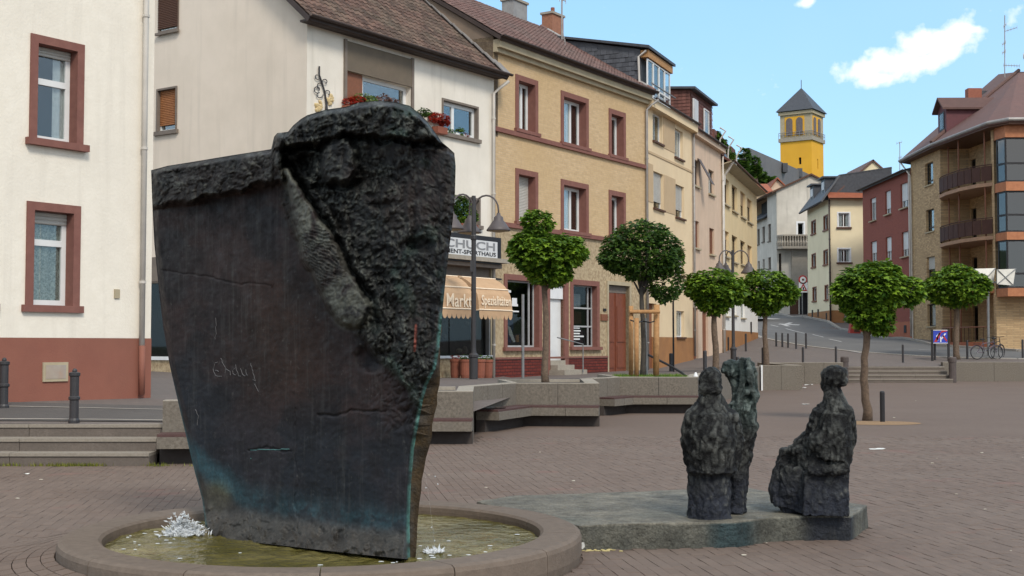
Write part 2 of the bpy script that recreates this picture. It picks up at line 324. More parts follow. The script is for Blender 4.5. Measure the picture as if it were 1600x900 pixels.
# ------------------------------------------------------------------ lie of the land above the square
_cp = [(0,628,22.3),(230,622,25),(245,580,40.2),(785,592,44.6),(950,582,51),(1030,578,55),(1080,562,60.6),(1126,551,66.5),(1172,528,81),(1184,521,84),
       (1235,491,115),(1262,494,108),(1297,503,100),(1350,515,95.6),(1427,528,84),(1470,534,78.5),(1560,545,72),(1640,547,71),
       (1459,541,75),(1390,532,86),(1312,515.5,97),(1240,497.5,110),(1600,550,68),(1210,532,78),(1260,541,73),(1330,549,69),(1430,556,66),(1600,561,64),(1200,487,122)]
_C = [tuple(at(*c)) for c in _cp]+[(-5.2,19,.54),(-9,19,.54),(-16,19,.56),(-40,20,.6),(-.7,25,.60),(.5,29,.62),(2,32,.66),(4,36,.72),(6,40,.8),(9.6,50.5,.84),(13,58,.82),(15.5,59.9,.72),(20,59.9,.72),(22,63,.86),(30,63,.9),(50,64,1.0),
      (60,110,4),(-30,60,1.2),(-30,120,4.5),(20,140,6.2),(60,140,6.5),(-60,30,.7),(80,60,1.5),(-4,22.5,.58)]
_P = np.array(_C); _n = len(_P)
_D = np.hypot(_P[:, None, 0]-_P[None, :, 0], _P[:, None, 1]-_P[None, :, 1])
_A = np.zeros((_n+3, _n+3)); _A[:_n, :_n] = _D+np.eye(_n)*.25*-1; _A[:_n, _n] = 1; _A[:_n, _n+1:] = _P[:, :2]; _A[_n, :_n] = 1; _A[_n+1:, :_n] = _P[:, :2].T
_w = np.linalg.solve(_A, np.concatenate([_P[:, 2], [0, 0, 0]]))
def ter(x, y):
    return float(np.dot(np.hypot(_P[:, 0]-x, _P[:, 1]-y), _w[:_n])+_w[_n]+_w[_n+1]*x+_w[_n+2]*y)
def onter(px, py, y0=58, y1=135):
    best = None
    for Y in np.arange(y0, y1, .25):
        p = at(px, py, Y); d = p.z-ter(p.x, p.y)
        if best is None or abs(d) < abs(best[0]): best = (d, p)
        if d < 0: break
    p = best[1]; return Vector((p.x, p.y, ter(p.x, p.y)))
def stand(px, Y, dz=0.0):
    X = (px-800)/FOC*Y; return Vector((X, Y, ter(X, Y)+dz))
# ------------------------------------------------------------------ square: flat sheet with real pavers near by
BC = (-1.50, 10.42); BR = 2.06
PANG = math.radians(8.5)
m_pavfar = brickmat('far_plaza_paving', (.148, .106, .083), (.138, .099, .078), (.118, .086, .069), .2, .1, .006, ax='ground', angle=math.pi/2+PANG, c3=(.16, .118, .094), bump=.3)
m_mort = mat('dark_sandy_joint', (.105, .075, .06), (.082, .06, .048), 30, .95)
m_pav = mat('clay_paver', (.15, .107, .084), (.135, .097, .077), 8, .9, .3, 90, island=.075, c3=(.165, .126, .102), s3=.55, w3=.6, speck=((.165, .105, .084), .9, .62))
WALL = [(-5.1,18.75),(-3.9,18.9),(-3.75,22.55),(-.68,22.5),(-.75,25.3),(.1,27.5),(1.86,27.3),(1.95,31.2),(2.75,32.6),(4.7,32.6),(5.3,36),(9.5,48.9),(11.1,49.1),(11.2,56.7),(14.7,56.9)]
mb = MB(); mb.add([(-60, -30, -.006), (80, -30, -.006), (80, 62, -.006), (-60, 62, -.006)], [(0, 1, 2, 3)])
plaza = tag(mb.build('plaza_ground', m_mort), kind='structure')
mb = MB(); mb.add([(-60, 24, -.001), (80, 24, -.001), (80, 62, -.001), (-60, 62, -.001)], [(0, 1, 2, 3)])
mb.add([(-60, -30, -.003), (80, -30, -.003), (80, 6.5, -.003), (-60, 6.5, -.003)], [(0, 1, 2, 3)])
mb.add([(-60, 6.5, -.003), (-9.5, 6.5, -.003), (-9.5, 24, -.003), (-60, 24, -.003)], [(0, 1, 2, 3)])
mb.add([(11, 6.5, -.003), (80, 6.5, -.003), (80, 24, -.003), (11, 24, -.003)], [(0, 1, 2, 3)])
tag(mb.build('far_paving', m_pavfar, plaza), kind='stuff')
# slab under the figures, from the picture
SLABTOP = [onz(px, py, .21) for px, py in ((905,821),(980,818),(1076,817),(1150,815),(1205,808),(1264,806),(1329,806),(1356,789),(1327,785),(1262,779),(1200,768),(1160,759),(1080,764),(1000,768),(900,771),(800,774),(745,783),(800,800),(860,812))]
def inpoly(x, y, P):
    c = False; n = len(P)
    for i in range(n):
        x0, y0 = P[i][0], P[i][1]; x1, y1 = P[(i+1) % n][0], P[(i+1) % n][1]
        if (y0 > y) != (y1 > y) and x < (x1-x0)*(y-y0)/(y1-y0)+x0: c = not c
    return c
ca, sa = math.cos(PANG), math.sin(PANG)     # long side of a paver runs along v=(-sa,ca)
bme = MB(); L2, W2, H2, C2 = .0988, .0488, .03, .002
bme.add([(-W2,-L2,-H2),(W2,-L2,-H2),(W2,L2,-H2),(-W2,L2,-H2),(-W2,-L2,-C2),(W2,-L2,-C2),(W2,L2,-C2),(-W2,L2,-C2),(-W2+C2,-L2+C2,0),(W2-C2,-L2+C2,0),(W2-C2,L2-C2,0),(-W2+C2,L2-C2,0)],
        [(0,1,5,4),(1,2,6,5),(2,3,7,6),(3,0,4,7),(4,5,9,8),(5,6,10,9),(6,7,11,10),(7,4,8,11),(8,9,10,11)])
cells = []
for i in range(-110, 140):
    for j in range(20, 140):
        u = i*.1+.05; v = j*.2+(.1 if i % 2 else 0)
        x = u*ca-v*sa+1; y = u*sa+v*ca
        if y < 6.5 or y > 24.05 or abs(x) > .42*y+.9: continue
        if math.hypot(x-BC[0], y-BC[1]) < BR+.04 or inpoly(x, y, SLABTOP): continue
        if x < -5 and y > 18.2: continue
        if y > 22.6 and x < -.6: continue
        if y > 18.9 and -5.2 < x < -3.7: continue
        cells.append((x, y))
cells.sort(key=lambda c: abs(c[0]/c[1]) > .40 or c[1] < 9.35 or c[1] > 24)
inview = sorted([c for c in cells if abs(c[0]/c[1]) < .395 and c[1] > 9.45], key=lambda c: c[1])[:300]
inset = set(inview); first = None; jr = random.Random(3)
big = MB(); bvs = []; bfs = []
for c in cells:
    dz = jr.uniform(-.0025, .0025); ax, ay = jr.uniform(-.012, .012), jr.uniform(-.02, .02)
    if c in inset:
        if first is None:
            first = bme.build('paver', m_pav, plaza); o = first
        else:
            o = bpy.data.objects.new('paver', first.data); COL.objects.link(o); o.parent = plaza
        o.location = (c[0], c[1], dz); o.rotation_euler = (ax, ay*.5, PANG+jr.uniform(-.01, .01))
    else:
        n = len(bvs)*1
        for v in bme.v:
            bvs.append((c[0]+v[0]*ca-v[1]*sa, c[1]+v[0]*sa+v[1]*ca, v[2]+dz+ax*v[1]+ay*v[0]))
        bfs += [tuple(n+q for q in f) for f in bme.f[:]]
big.v = bvs; big.f = bfs; big.m = [0]*len(bfs)
tag(big.build('paving_stones', m_pav, plaza), kind='stuff')
# a ring of pavers set round the basin
def apron(r, a):
    a = math.degrees(a) % 360; w = max(0, min(1, (a-105)/45))*max(0, min(1, (285-a)/35)); return .115*w*max(0, 1-(r-BR)/.95)**1.2
ring = MB(); nr = 70
for kk in range(1, 10):
    n_ = 64+3*kk; r0, r1 = BR+.012+kk*.1, BR+.105+kk*.1
    for k in range(n_):
        a0 = 2*math.pi*(k+.5*(kk % 2))/n_+.003; a1 = 2*math.pi*(k+1+.5*(kk % 2))/n_-.003
        if apron(r0, (a0+a1)/2) < .012: continue
        q_ = ((r0, a0), (r1, a0), (r1, a1), (r0, a1)); j_ = jr.uniform(-.002, .002)
        ring.prism([(BC[0]+r*math.cos(a), BC[1]+r*math.sin(a)) for r, a in q_], -.03, [apron(r, a)+.001+j_ for r, a in q_])
for k in range(nr):
    a0 = 2*math.pi*k/nr+.006; a1 = 2*math.pi*(k+1)/nr-.006; r0, r1 = BR+.012, BR+.105
    p = [(BC[0]+r*math.cos(a), BC[1]+r*math.sin(a)) for r, a in ((r0, a0), (r1, a0), (r1, a1), (r0, a1))]
    if inpoly(p[0][0], p[0][1], SLABTOP): continue
    ring.prism(p, -.03, [apron(r, a)+.001 for r, a in ((r0, a0), (r1, a0), (r1, a1), (r0, a1))])
tag(ring.build('ring_of_setts', m_pav, plaza), kind='stuff')
# ------------------------------------------------------------------ upper ground sheet, starting at the walls and steps
FRONT = [(-90,19.0),(-5.15,19.0),(-5.1,18.9)]+[(x+(.02 if i in (2, 4, 7, 10) else 0), y+.15) for i, (x, y) in enumerate(WALL[1:], 1)]+[(15.2,57.0),(15.25,59.8),(20.2,59.8),(20.25,61.2),(90,61.2)]
xs = sorted(set([p[0] for p in FRONT]+list(np.arange(-90, -12, 6.0))+list(np.arange(-12, 34, .8))+list(np.arange(34, 96, 6.0))))
def yfront(x):
    for a, b in zip(FRONT[:-1], FRONT[1:]):
        if a[0] <= x <= b[0]:
            return a[1] if b[0] == a[0] else a[1]+(b[1]-a[1])*(x-a[0])/(b[0]-a[0])
    return FRONT[-1][1]
NR = 60; vs = []; fs = []
for x in xs:
    y0 = yfront(x)
    for k in range(NR+1):
        y = y0+(170-y0)*(k/NR)**1.35; vs.append((x, y, ter(x, y)))
for i in range(len(xs)-1):
    for k in range(NR): a = i*(NR+1)+k; fs.append((a, a+NR+1, a+NR+2, a+1))
m_walk = brickmat('pavement_slabs', (.165, .135, .12), (.145, .12, .108), (.10, .085, .075), .3, .2, .008, ax='ground', angle=math.radians(57), c3=(.125, .105, .095), bump=.2)
mb = MB(); mb.add(vs, fs); tag(mb.build('street_pavement', m_walk, smooth=True), kind='structure')
# wide ground out to the horizon, well below
mb = MB(); mb.add([(-2500, -300, -.6), (2500, -300, -.6), (2500, 3000, -.6), (-2500, 3000, -.6)], [(0, 1, 2, 3)])
m_far = mat('distant_ground', (.08, .085, .05), (.06, .07, .04), .02, .95)
tag(mb.build('far_ground', m_far), kind='structure')
# ------------------------------------------------------------------ road up the hill with kerbs and markings
RL = [(1150,509,97),(1174,521,84),(1210,532,78),(1260,541,73),(1330,549,69),(1430,556,66),(1600,561,64),(2400,570,63)]
RRt = [(1205,488,118),(1240,497.5,110),(1312,515.5,97),(1390,532,86),(1459,541,75),(1600,550,68),(2400,558,66)]
RLp = [at(*p) for p in RL]; RRp = [at(*p) for p in RRt]
RLp[0] = Vector((16.9, 100, 0)); RLp.insert(0, Vector((17.5, 122, 0))); RRp.insert(0, Vector((24, 130, 0)))
def along(pts, n):
    L = [0]
    for a, b in zip(pts[:-1], pts[1:]): L.append(L[-1]+(b.xy-a.xy).length)
    o = []
    for k in range(n+1):
        s = L[-1]*k/n
        for i in range(len(pts)-1):
            if s <= L[i+1]+1e-6:
                f = (s-L[i])/(L[i+1]-L[i]); o.append(pts[i].xy.lerp(pts[i+1].xy, f)); break
    return o
nA = 120; la = along(RLp, nA); ra = along(RRp, nA)
vs = []; fs = []
for k in range(nA+1):
    for q in range(9):
        p = la[k].lerp(ra[k], q/8); vs.append((p.x, p.y, ter(p.x, p.y)+.02))
for k in range(nA):
    for q in range(8): a = k*9+q; fs.append((a, a+9, a+10, a+1))
mb = MB(); mb.add(vs, fs); road = tag(mb.build('road', m_road, smooth=True), kind='structure')
def kerbs(path, name, h, w, mtl, seg=1.0, gap=.012, zoff=0.0, cls=None):
    L = sum((b-a).length for a, b in zip(path[:-1], path[1:])); n = int(L/seg); pp = along([Vector((p.x, p.y, 0)) for p in path], n)
    K = MB()
    for a, b in zip(pp[:-1], pp[1:]):
        d = (b-a).normalized(); nn = Vector((-d.y, d.x))*w*.5; a2 = a+d*gap; b2 = b-d*gap
        q = [a2-nn, b2-nn, b2+nn, a2+nn]
        K.add([(v.x, v.y, ter(v.x, v.y)-.1) for v in q]+[(v.x, v.y, ter(v.x, v.y)+h+zoff) for v in q], [(4, 5, 6, 7), (0, 1, 5, 4), (1, 2, 6, 5), (2, 3, 7, 6), (3, 0, 4, 7)])
    return tag(K.build(name, mtl, cls), kind='stuff')
kerbs([v for v in ra], 'kerb_stones', .14, .22, m_kerb, cls=road)
kerbs([v for v in la], 'flush_kerb_stones', .035, .26, m_kerb, cls=road)
def mark(pts, lift=.026):
    q = [onter(*p) for p in pts]; c = sum((v for v in q), Vector())/len(q)
    return [Vector((v.x, v.y, ter(v.x, v.y)+lift)) for v in q]
mb = MB()
def stripe(x0, y0, x1, y1, w=.14):
    a, b = onter(x0, y0), onter(x1, y1); d = (b-a).xy.normalized(); n = Vector((-d.y, d.x))*w/2; ns = 8
    pr = []
    for k in range(ns+1):
        p = a.xy.lerp(b.xy, k/ns); pr.append([(p.x-n.x, p.y-n.y, ter(p.x-n.x, p.y-n.y)+.027), (p.x+n.x, p.y+n.y, ter(p.x+n.x, p.y+n.y)+.027)])
    for k in range(ns): mb.add([pr[k][0], pr[k+1][0], pr[k+1][1], pr[k][1]], [(0, 1, 2, 3)])
for s in ((1228,514,1258,521.5),(1270,523,1286.5,527.5),(1295.5,530.5,1315,534.4),(1321,548.0,1346,552,.16),(1204,508,1216,511),(1435,547,1456,547.8),(1174,522,1190,528,.18)): stripe(*s)
for px0, py0, px1, py1, w in ((1187,497.6,1214,499.0,.9),(1217,506.6,1249,508.4,.5),(1226,507.6,1236,504.6,.35),(1222,506.5,1232,510.2,.35)): stripe(px0, py0, px1, py1, w)
tag(mb.build('road_markings', m_line), kind='structure')
# asphalt lane in front of the left house, with two pale drainage lines
mb = MB()
def sheet(x0, x1, ya0, yb0, ya1, yb1, lift, n=24):
    pr = []
    for k in range(n+1):
        x = x0+(x1-x0)*k/n; f = k/n; y0 = ya0+(ya1-ya0)*f; y1 = yb0+(yb1-yb0)*f
        pr.append([(x, y0+(y1-y0)*q/4, ter(x, y0+(y1-y0)*q/4)+lift) for q in range(5)])
    for a, b in zip(pr[:-1], pr[1:]):
        for q in range(4): mb.add([a[q], b[q], b[q+1], a[q+1]], [(0, 1, 2, 3)])
sheet(-30, -4.2, 19.35, 21.3, 19.35, 22.6, .012)
sheet(-4.2, 3, 22.6, 24.2, 33, 35.5, .012)
tag(mb.build('asphalt_lane', m_asph), kind='structure')
mb = MB(); sheet(-30, -5.0, 19.5, 19.62, 19.5, 19.62, .018); sheet(-30, -4.3, 20.9, 21.0, 21.6, 21.7, .018)
tag(mb.build('pale_gutter_lines', m_kerb), kind='structure')
# ------------------------------------------------------------------ retaining walls, benches, planters
def offs(pts, d):
    """offset an open polyline sideways by d to the viewer's side"""
    o = []
    for i, p in enumerate(pts):
        p = Vector(p); ns = []
        for a, b in ((i-1, i), (i, i+1)):
            if a < 0 or b >= len(pts): continue
            t = (Vector(pts[b])-Vector(pts[a])).normalized(); ns.append(Vector((t.y, -t.x)))
        n = sum(ns, Vector((0, 0))).normalized(); k = 1/max(.35, n.dot(ns[0])); o.append(p+n*d*k)
    return o
def rwall(label, pts, z1=.9, th=.3, seg=.92, foot=-.05, white_end=False, group='concrete retaining walls round the square'):
    base = Vector((pts[0][0], pts[0][1], 0)); t = thing('retaining_wall', label, 'wall', base, group)
    inn = offs(pts, -th)
    for i in range(len(pts)-1):
        a, b = Vector(pts[i]), Vector(pts[i+1]); c, d = inn[i], inn[i+1]; L = (b-a).length; n = max(1, round(L/seg))
        for k in range(n):
            f0, f1 = k/n, (k+1)/n; g = .006/L
            f0 += g if k else 0; f1 -= g if k < n-1 else 0
            p = [a.lerp(b, f0), a.lerp(b, f1), c.lerp(d, f1), c.lerp(d, f0)]
            q = MB(); q.prism(p, foot, z1-.012); q.build('wall_panel', m_conc, t)
            q = MB(); e = .006; q.prism([v for v in p], z1-.0118, z1+R.uniform(-.002, .004)); q.build('capping', m_conct, t)
    return t
def bench(label, pts, seg=.95, over=.5):
    base = Vector((pts[0][0], pts[0][1], 0)); t = thing('concrete_bench', label, 'bench', base, 'concrete benches along the retaining wall')
    inn = offs(pts, .01); outp = offs(pts, over); mid = offs(pts, .2); tip = offs(pts, over-.015)
    for i in range(len(pts)-1):
        L = (Vector(pts[i+1])-Vector(pts[i])).length; n = max(1, round(L/seg))
        for k in range(n):
            f0, f1 = k/n+(.006/L if k else 0), (k+1)/n-(.006/L if k < n-1 else 0)
            P = lambda A, f: A[i].lerp(A[i+1], f)
            q = MB(); q.prism([P(outp, f0), P(outp, f1), P(inn, f1), P(inn, f0)], .235, .40); q.build('seat_block', m_conc, t)
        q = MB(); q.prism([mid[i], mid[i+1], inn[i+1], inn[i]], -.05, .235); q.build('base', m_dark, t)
        for s in range(4):
            a0, a1 = .03+s*.115, .03+s*.115+.1; o0, o1 = offs(pts, a1), offs(pts, a0)
            q = MB(); q.prism([o0[i], o0[i+1], o1[i+1], o1[i]], .402, .44); q.build('slat', m_slat, t)
    return t
rwall('grey concrete wall block standing at the end of the three steps by the red socle house', WALL[0:2]+[(-3.75,22.55)])
rwall('grey concrete wall behind the front bench beside the tall bronze slab', [(-3.75,22.6),WALL[3],WALL[4]])
rwall('grey concrete planter wall below the globe maple and the double street lamp', [(-.79,25.3),WALL[5],WALL[6],WALL[7]])
rwall('grey concrete planter wall below the staked tree with timber posts', [(1.99,31.25),WALL[8],WALL[9]])
rwall('low concrete wall running behind the two standing bronze figures', [(4.72,32.6),WALL[10],(9.45,48.85)], seg=1.6)
rw = rwall('stepped concrete wall left of the far steps, between them and the bronze figures', [(9.5,49.0),WALL[12],WALL[13],WALL[14]], seg=1.0, z1=.95)
q = MB(); q.box(9.44, 9.50, 48.6, 49.0, 0, .96); q.build('white_end_face', m_whp, rw)
rwall('long low concrete wall right of the far steps with bicycles behind', [(20.5,61.0),(40,61.0)], seg=2.3, z1=.92)
bench('concrete bench block with maroon slats beside the three left steps', [(-5.1,18.72),(-3.9,18.87)])
bench('nearest concrete bench with maroon slats, ending right of the tall bronze slab', [(-3.8,22.5),(-.68,22.45)])
bench('angled concrete bench below the globe maple planter', [(-.72,25.35),(.1,27.45),(1.86,27.25)])
bench('farthest concrete bench, below the planter with the staked tree', [(2.05,31.3),(2.75,32.55),(4.7,32.55)])
def planter(label, poly, zs=.84):
    t = thing('planter', label, 'planter', Vector((poly[0][0], poly[0][1], .6)), 'tree planters behind the walls')
    q = MB(); q.prism(poly, .5, zs); q.build('soil', m_soil, t)
    o = offs(list(poly)+[poly[0]], .0)
    n = len(poly)
    for i in range(2, n):
        a, b = Vector(poly[i]), Vector(poly[(i+1) % n]); d = (b-a).normalized(); nn = Vector((d.y, -d.x))*.14
        q = MB(); q.prism([a+nn, b+nn, b, a], .45, .905); q.build('rim', m_conct, t)
    return t
planter('triangular planter behind the front bench wall', [(-3.5,22.85),(-1.0,22.8),(-1.1,24.9),(-3.4,24.9)])
planter('planter in which the bright globe maple stands', [(.1,27.85),(1.55,27.65),(1.6,30.3),(-.2,30.3)])
pl3 = planter('grass-topped planter in which the staked tree stands', [(2.75,32.95),(4.35,32.95),(4.75,35.6),(2.5,35.6)])
def steps(label, x0, x1, y0, rise, run, n, ends=0, segl=1.9):
    t = thing('stone_steps', label, 'steps', (x0, y0, 0), 'stone steps of the square')
    nn = max(1, round((x1-x0)/segl))
    for k in range(n):
        for s in range(nn):
            a = x0+(x1-x0)*s/nn+.004; b = x0+(x1-x0)*(s+1)/nn-.004
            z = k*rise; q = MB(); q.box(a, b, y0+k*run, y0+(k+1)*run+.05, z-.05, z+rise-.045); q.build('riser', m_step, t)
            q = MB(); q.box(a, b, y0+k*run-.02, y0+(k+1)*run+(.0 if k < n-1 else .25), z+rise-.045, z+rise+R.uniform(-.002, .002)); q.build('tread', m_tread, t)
    return t
steps('three grey stone steps in front of the house with the red socle', -17, -5.13, 18.2, .18, .36, 3)
steps('four wide grey stone steps on the far side of the square', 15.35, 20.15, 58.6, .18, .38, 4)
# ------------------------------------------------------------------ buildings
class Fac:
    def __init__(s, O, U):
        s.O = Vector((O[0], O[1], 0)); s.U = Vector((U[0], U[1], 0)).normalized(); s.N = Vector((s.U.y, -s.U.x, 0))
    def P(s, u, d, z): return s.O+s.U*u+s.N*d+Vector((0, 0, z))
    def hit(s, px, py):
        r = pdir(px, py); c = Vector((0, 0, EYE)); t = (s.O-c).dot(s.N)/r.dot(s.N); p = c+r*t
        return (p-s.O).dot(s.U), p.z
    def box(s, mb, u0, u1, d0, d1, z0, z1):
        return mb.hexa([s.P(u0, d1, z0), s.P(u1, d1, z0), s.P(u1, d0, z0), s.P(u0, d0, z0), s.P(u0, d1, z1), s.P(u1, d1, z1), s.P(u1, d0, z1), s.P(u0, d0, z1)])
def fbox(F, b, name, m, u0, u1, d0, d1, z0, z1, label=None):
    o = F.box(MB(), u0, u1, d0, d1, z0, z1).build(name, m, b)
    if label: o['label'] = label
    return o
def wall(F, b, m, u0, u1, z0, z1, ops=(), d=0.0, rev=.26, name='wall', revm=None):
    us = sorted({u0, u1}|{min(max(x, u0), u1) for o in ops for x in o[:2]}); zs = sorted({z0, z1}|{min(max(x, z0), z1) for o in ops for x in o[2:4]})
    mb = MB()
    for a, a2 in zip(us[:-1], us[1:]):
        for c, c2 in zip(zs[:-1], zs[1:]):
            cu, cz = (a+a2)/2, (c+c2)/2
            if any(o[0] < cu < o[1] and o[2] < cz < o[3] for o in ops): continue
            mb.quad(F.P(a, d, c), F.P(a2, d, c), F.P(a2, d, c2), F.P(a, d, c2))
    if revm: mb.cur = 1
    for o in ops:
        a, a2, c, c2 = max(o[0], u0), min(o[1], u1), max(o[2], z0), min(o[3], z1)
        if a >= a2 or c >= c2: continue
        if o[0] >= u0: mb.quad(F.P(a, d, c), F.P(a, d, c2), F.P(a, -rev, c2), F.P(a, -rev, c))
        if o[1] <= u1: mb.quad(F.P(a2, -rev, c), F.P(a2, -rev, c2), F.P(a2, d, c2), F.P(a2, d, c))
        if o[3] <= z1: mb.quad(F.P(a, d, c2), F.P(a2, d, c2), F.P(a2, -rev, c2), F.P(a, -rev, c2))
        if o[2] >= z0: mb.quad(F.P(a, -rev, c), F.P(a2, -rev, c), F.P(a2, d, c), F.P(a, d, c))
    return mb.build(name, [m, revm] if revm else m, b)
def shell(F, b, m, u0, u1, z0, z1, depth, left=True, right=True, back=True):
    mb = MB()
    if left: mb.quad(F.P(u0, -depth, z0), F.P(u0, 0, z0), F.P(u0, 0, z1), F.P(u0, -depth, z1))
    if right: mb.quad(F.P(u1, 0, z0), F.P(u1, -depth, z0), F.P(u1, -depth, z1), F.P(u1, 0, z1))
    if back: mb.quad(F.P(u1, -depth, z0), F.P(u0, -depth, z0), F.P(u0, -depth, z1), F.P(u1, -depth, z1))
    mb.build('side_wall', m, b)
    F.box(MB(), u0+.3, u1-.3, -depth+.3, -.75, z0, z1-.2).build('interior', m_room, b)
SUR = dict(sur=.2, surm=m_sand, sill=.09, fr=m_frame)
def rect(F, px0, px1, py0, py1):
    pm = (px0+px1)/2; return (F.hit(px0, (py0+py1)/2)[0], F.hit(px1, (py0+py1)/2)[0], F.hit(pm, py1)[1], F.hit(pm, py0)[1])
def window(F, b, r, sur=0, surm=None, sill=.06, sillm=None, fr=None, fw=.055, mull=(), trans=(), shut=0.0, shm=None, curt=(), dep=.16, pane=None, split=None, name='window', label=None, curtm=None, tilt=False, box=False):
    """r = outer rectangle (with surround) in the wall's own u,z; returns the hole to leave in the wall"""
    fr = fr or m_frame; pane = pane or m_pane
    U0, U1, Z0, Z1 = r; u0, u1, z0, z1 = U0+sur, U1-sur, Z0, Z1-sur
    if sur: z0 = Z0+.06
    W_, H_ = u1-u0, z1-z0; mb = MB(); D = -dep
    F.box(mb, u0, u0+fw, D-.06, D, z0, z1); F.box(mb, u1-fw, u1, D-.06, D, z0, z1)
    F.box(mb, u0+fw, u1-fw, D-.06, D, z0, z0+fw); F.box(mb, u0+fw, u1-fw, D-.06, D, z1-fw, z1)
    for q in mull: F.box(mb, u0+q*W_-fw*.55, u0+q*W_+fw*.55, D-.055, D+.004, z0+fw, z1-fw)
    for q in trans: F.box(mb, u0+fw, u1-fw, D-.05, D+.008, z0+q*H_-fw*.6, z0+q*H_+fw*.6)
    w = mb.build(name, fr, b)
    if label: w['label'] = label
    ub = [0]+list(mull)+[1]; zb = [0]+list(trans)+[1]
    for i in range(len(ub)-1):
        for j in range(len(zb)-1):
            F.box(MB(), u0+ub[i]*W_+fw*.5, u0+ub[i+1]*W_-fw*.5, D-.035, D-.028, z0+zb[j]*H_+fw*.5, z0+zb[j+1]*H_-fw*.5).build('pane', pane, w)
    if sur:
        for a, a2, c, c2 in ((U0, u0, Z0, Z1), (u1, U1, Z0, Z1), (u0, u1, z1, Z1)):
            F.box(MB(), a, a2, -dep+.004, .035, c, c2).build('surround', surm, w)
    if sill:
        sm = sillm or surm or m_grey; ex = .07
        F.box(MB(), U0-ex, U1+ex, -dep+.002, sill+.03, Z0-.07, Z0+.055 if sur else Z0+.008).build('sill', sm, w)
    if shut > 0:
        mb = MB(); zt = z1-.003; zl = z1-H_*shut; n = max(2, int((zt-zl)/.055)); h = (zt-zl)/n
        for k in range(n):
            a = zl+k*h; mb.extr([F.P(u0+.012, D+.012, a), F.P(u0+.012, D+.028, a+h*.3), F.P(u0+.012, D+.026, a+h*.75), F.P(u0+.012, D+.012, a+h*.98)], F.U*(W_-.024))
        mb.build('shutter', shm or m_shut, w)
    for q in curt:
        a, a2 = u0+q[0]*W_, u0+q[1]*W_; n = max(6, int((a2-a)/.05)); vs = []; c0 = z0+.02; c1 = z1-.05
        for k in range(n+1):
            uu = a+(a2-a)*k/n; dd = D-.055-.02*math.sin(k*1.9)-.01*math.sin(k*.7); vs += [F.P(uu, dd, c0), F.P(uu, dd, c1)]
        MB().add(vs, [(2*k, 2*k+2, 2*k+3, 2*k+1) for k in range(n)]).build('curtain', curtm or m_curt, w, smooth=True)
    return (u0, u1, z0, z1) if not sur else (u0-.005, u1+.005, z0-.02, z1+.005)
def pipe(F, b, u, d, z0, z1, m=None, r=.05, name='downpipe', kink=0):
    mb = MB(); pts = [F.P(u, d, z0), F.P(u, d, z1)]
    if kink: pts += [F.P(u+kink*.2, d+.12, z1+.22), F.P(u+kink*.35, d+.4, z1+.45)]
    mb.tube(pts, r, 8); o = mb.build(name, m or m_gut, b, smooth=True)
    z = z0+1.2
    while z < z1:
        MB().tube([F.P(u, d, z), F.P(u, d, z+.05)], r*1.3, 8).build('pipe_clip', m or m_gut, o); z += 2.6
    return o
def gutter(F, b, u0, u1, d, z, r=.075, m=None):
    vs = []; n = 7
    for u in (u0, u1):
        for k in range(n): a = math.pi*k/(n-1); vs.append(F.P(u, d-r*math.cos(a), z-r*math.sin(a)))
        for k in range(n): a = math.pi*(n-1-k)/(n-1); vs.append(F.P(u, d-r*.86*math.cos(a), z-r*.86*math.sin(a)))
    K = 2*n; return MB().add(vs, [(i, (i+1) % K, K+(i+1) % K, K+i) for i in range(K)]).build('gutter', m or m_gutd, b, smooth=True)
def tiles(b, P, nu, ns, tw, te, m, parts=0, name='roof_tile', key=None, lift=.03, seed=1, curve=True):
    """rows of overlapping tiles. P(u, s) -> world point on the slope; te = visible length; built row on row"""
    rr = random.Random(seed); o0 = P(0, 0); eu = (P(1, 0)-o0).normalized(); es = (P(0, 1)-o0).normalized(); en = eu.cross(es).normalized()
    if en.z < 0: en = -en
    prof = ((0, .0), (.18, .028), (.4, .036), (.62, .02), (.8, .0), (.97, .004)) if curve else ((.02, .0), (.98, .0))
    vs = []; k = len(prof)
    for s0, h in ((-.02, .022), (te*1.12, 0)):
        for q, z in prof: vs.append((q*tw, s0, z+h))
    for q, z in prof: vs.append((q*tw, -.02, z+.001))
    fs = [(i, i+1, k+i+1, k+i) for i in range(k-1)]+[(2*k+i, 2*k+i+1, i+1, i) for i in range(k-1)]
    lst = []
    for j in range(ns):
        for i in range(nu):
            lst.append((i, j, rr.uniform(-.004, .006), rr.uniform(-.02, .02)))
    lst.sort(key=key or (lambda c: (c[1], c[0])))
    def tf(c, v):
        i, j, dz, rt = c; u = i*tw+(0 if (j % 2 == 0 or curve) else tw/2)
        return o0+eu*(u+v[0]+rt*.1)+es*(j*te+v[1])+en*(v[2]+lift+dz+rt*v[0])
    first = None
    from mathutils import Matrix
    base = loc_of(b)
    for c in lst[:parts]:
        if first is None:
            me = bpy.data.meshes.new(name); me.from_pydata(vs, [], fs); me.materials.append(m); first = me
        o = bpy.data.objects.new(name, first); COL.objects.link(o); o.parent = b
        p = tf(c, (0, 0, 0)); M = Matrix((eu, es, en)).transposed().to_4x4(); M.translation = p-base; o.matrix_local = M
    if len(lst) > parts:
        q = MB()
        for c in lst[parts:]: q.add([tf(c, v) for v in vs], fs)
        tag(q.build('roof_tiles', m, b), kind='stuff')
def slab(b, name, m, pts, th=.12, label=None):
    a, c, e = Vector(pts[0]), Vector(pts[1]), Vector(pts[2]); n = (c-a).cross(e-a).normalized()
    if n.z < 0: n = -n
    o = MB().extr(pts, -n*th).build(name, m, b)
    if label: o['label'] = label
    return o
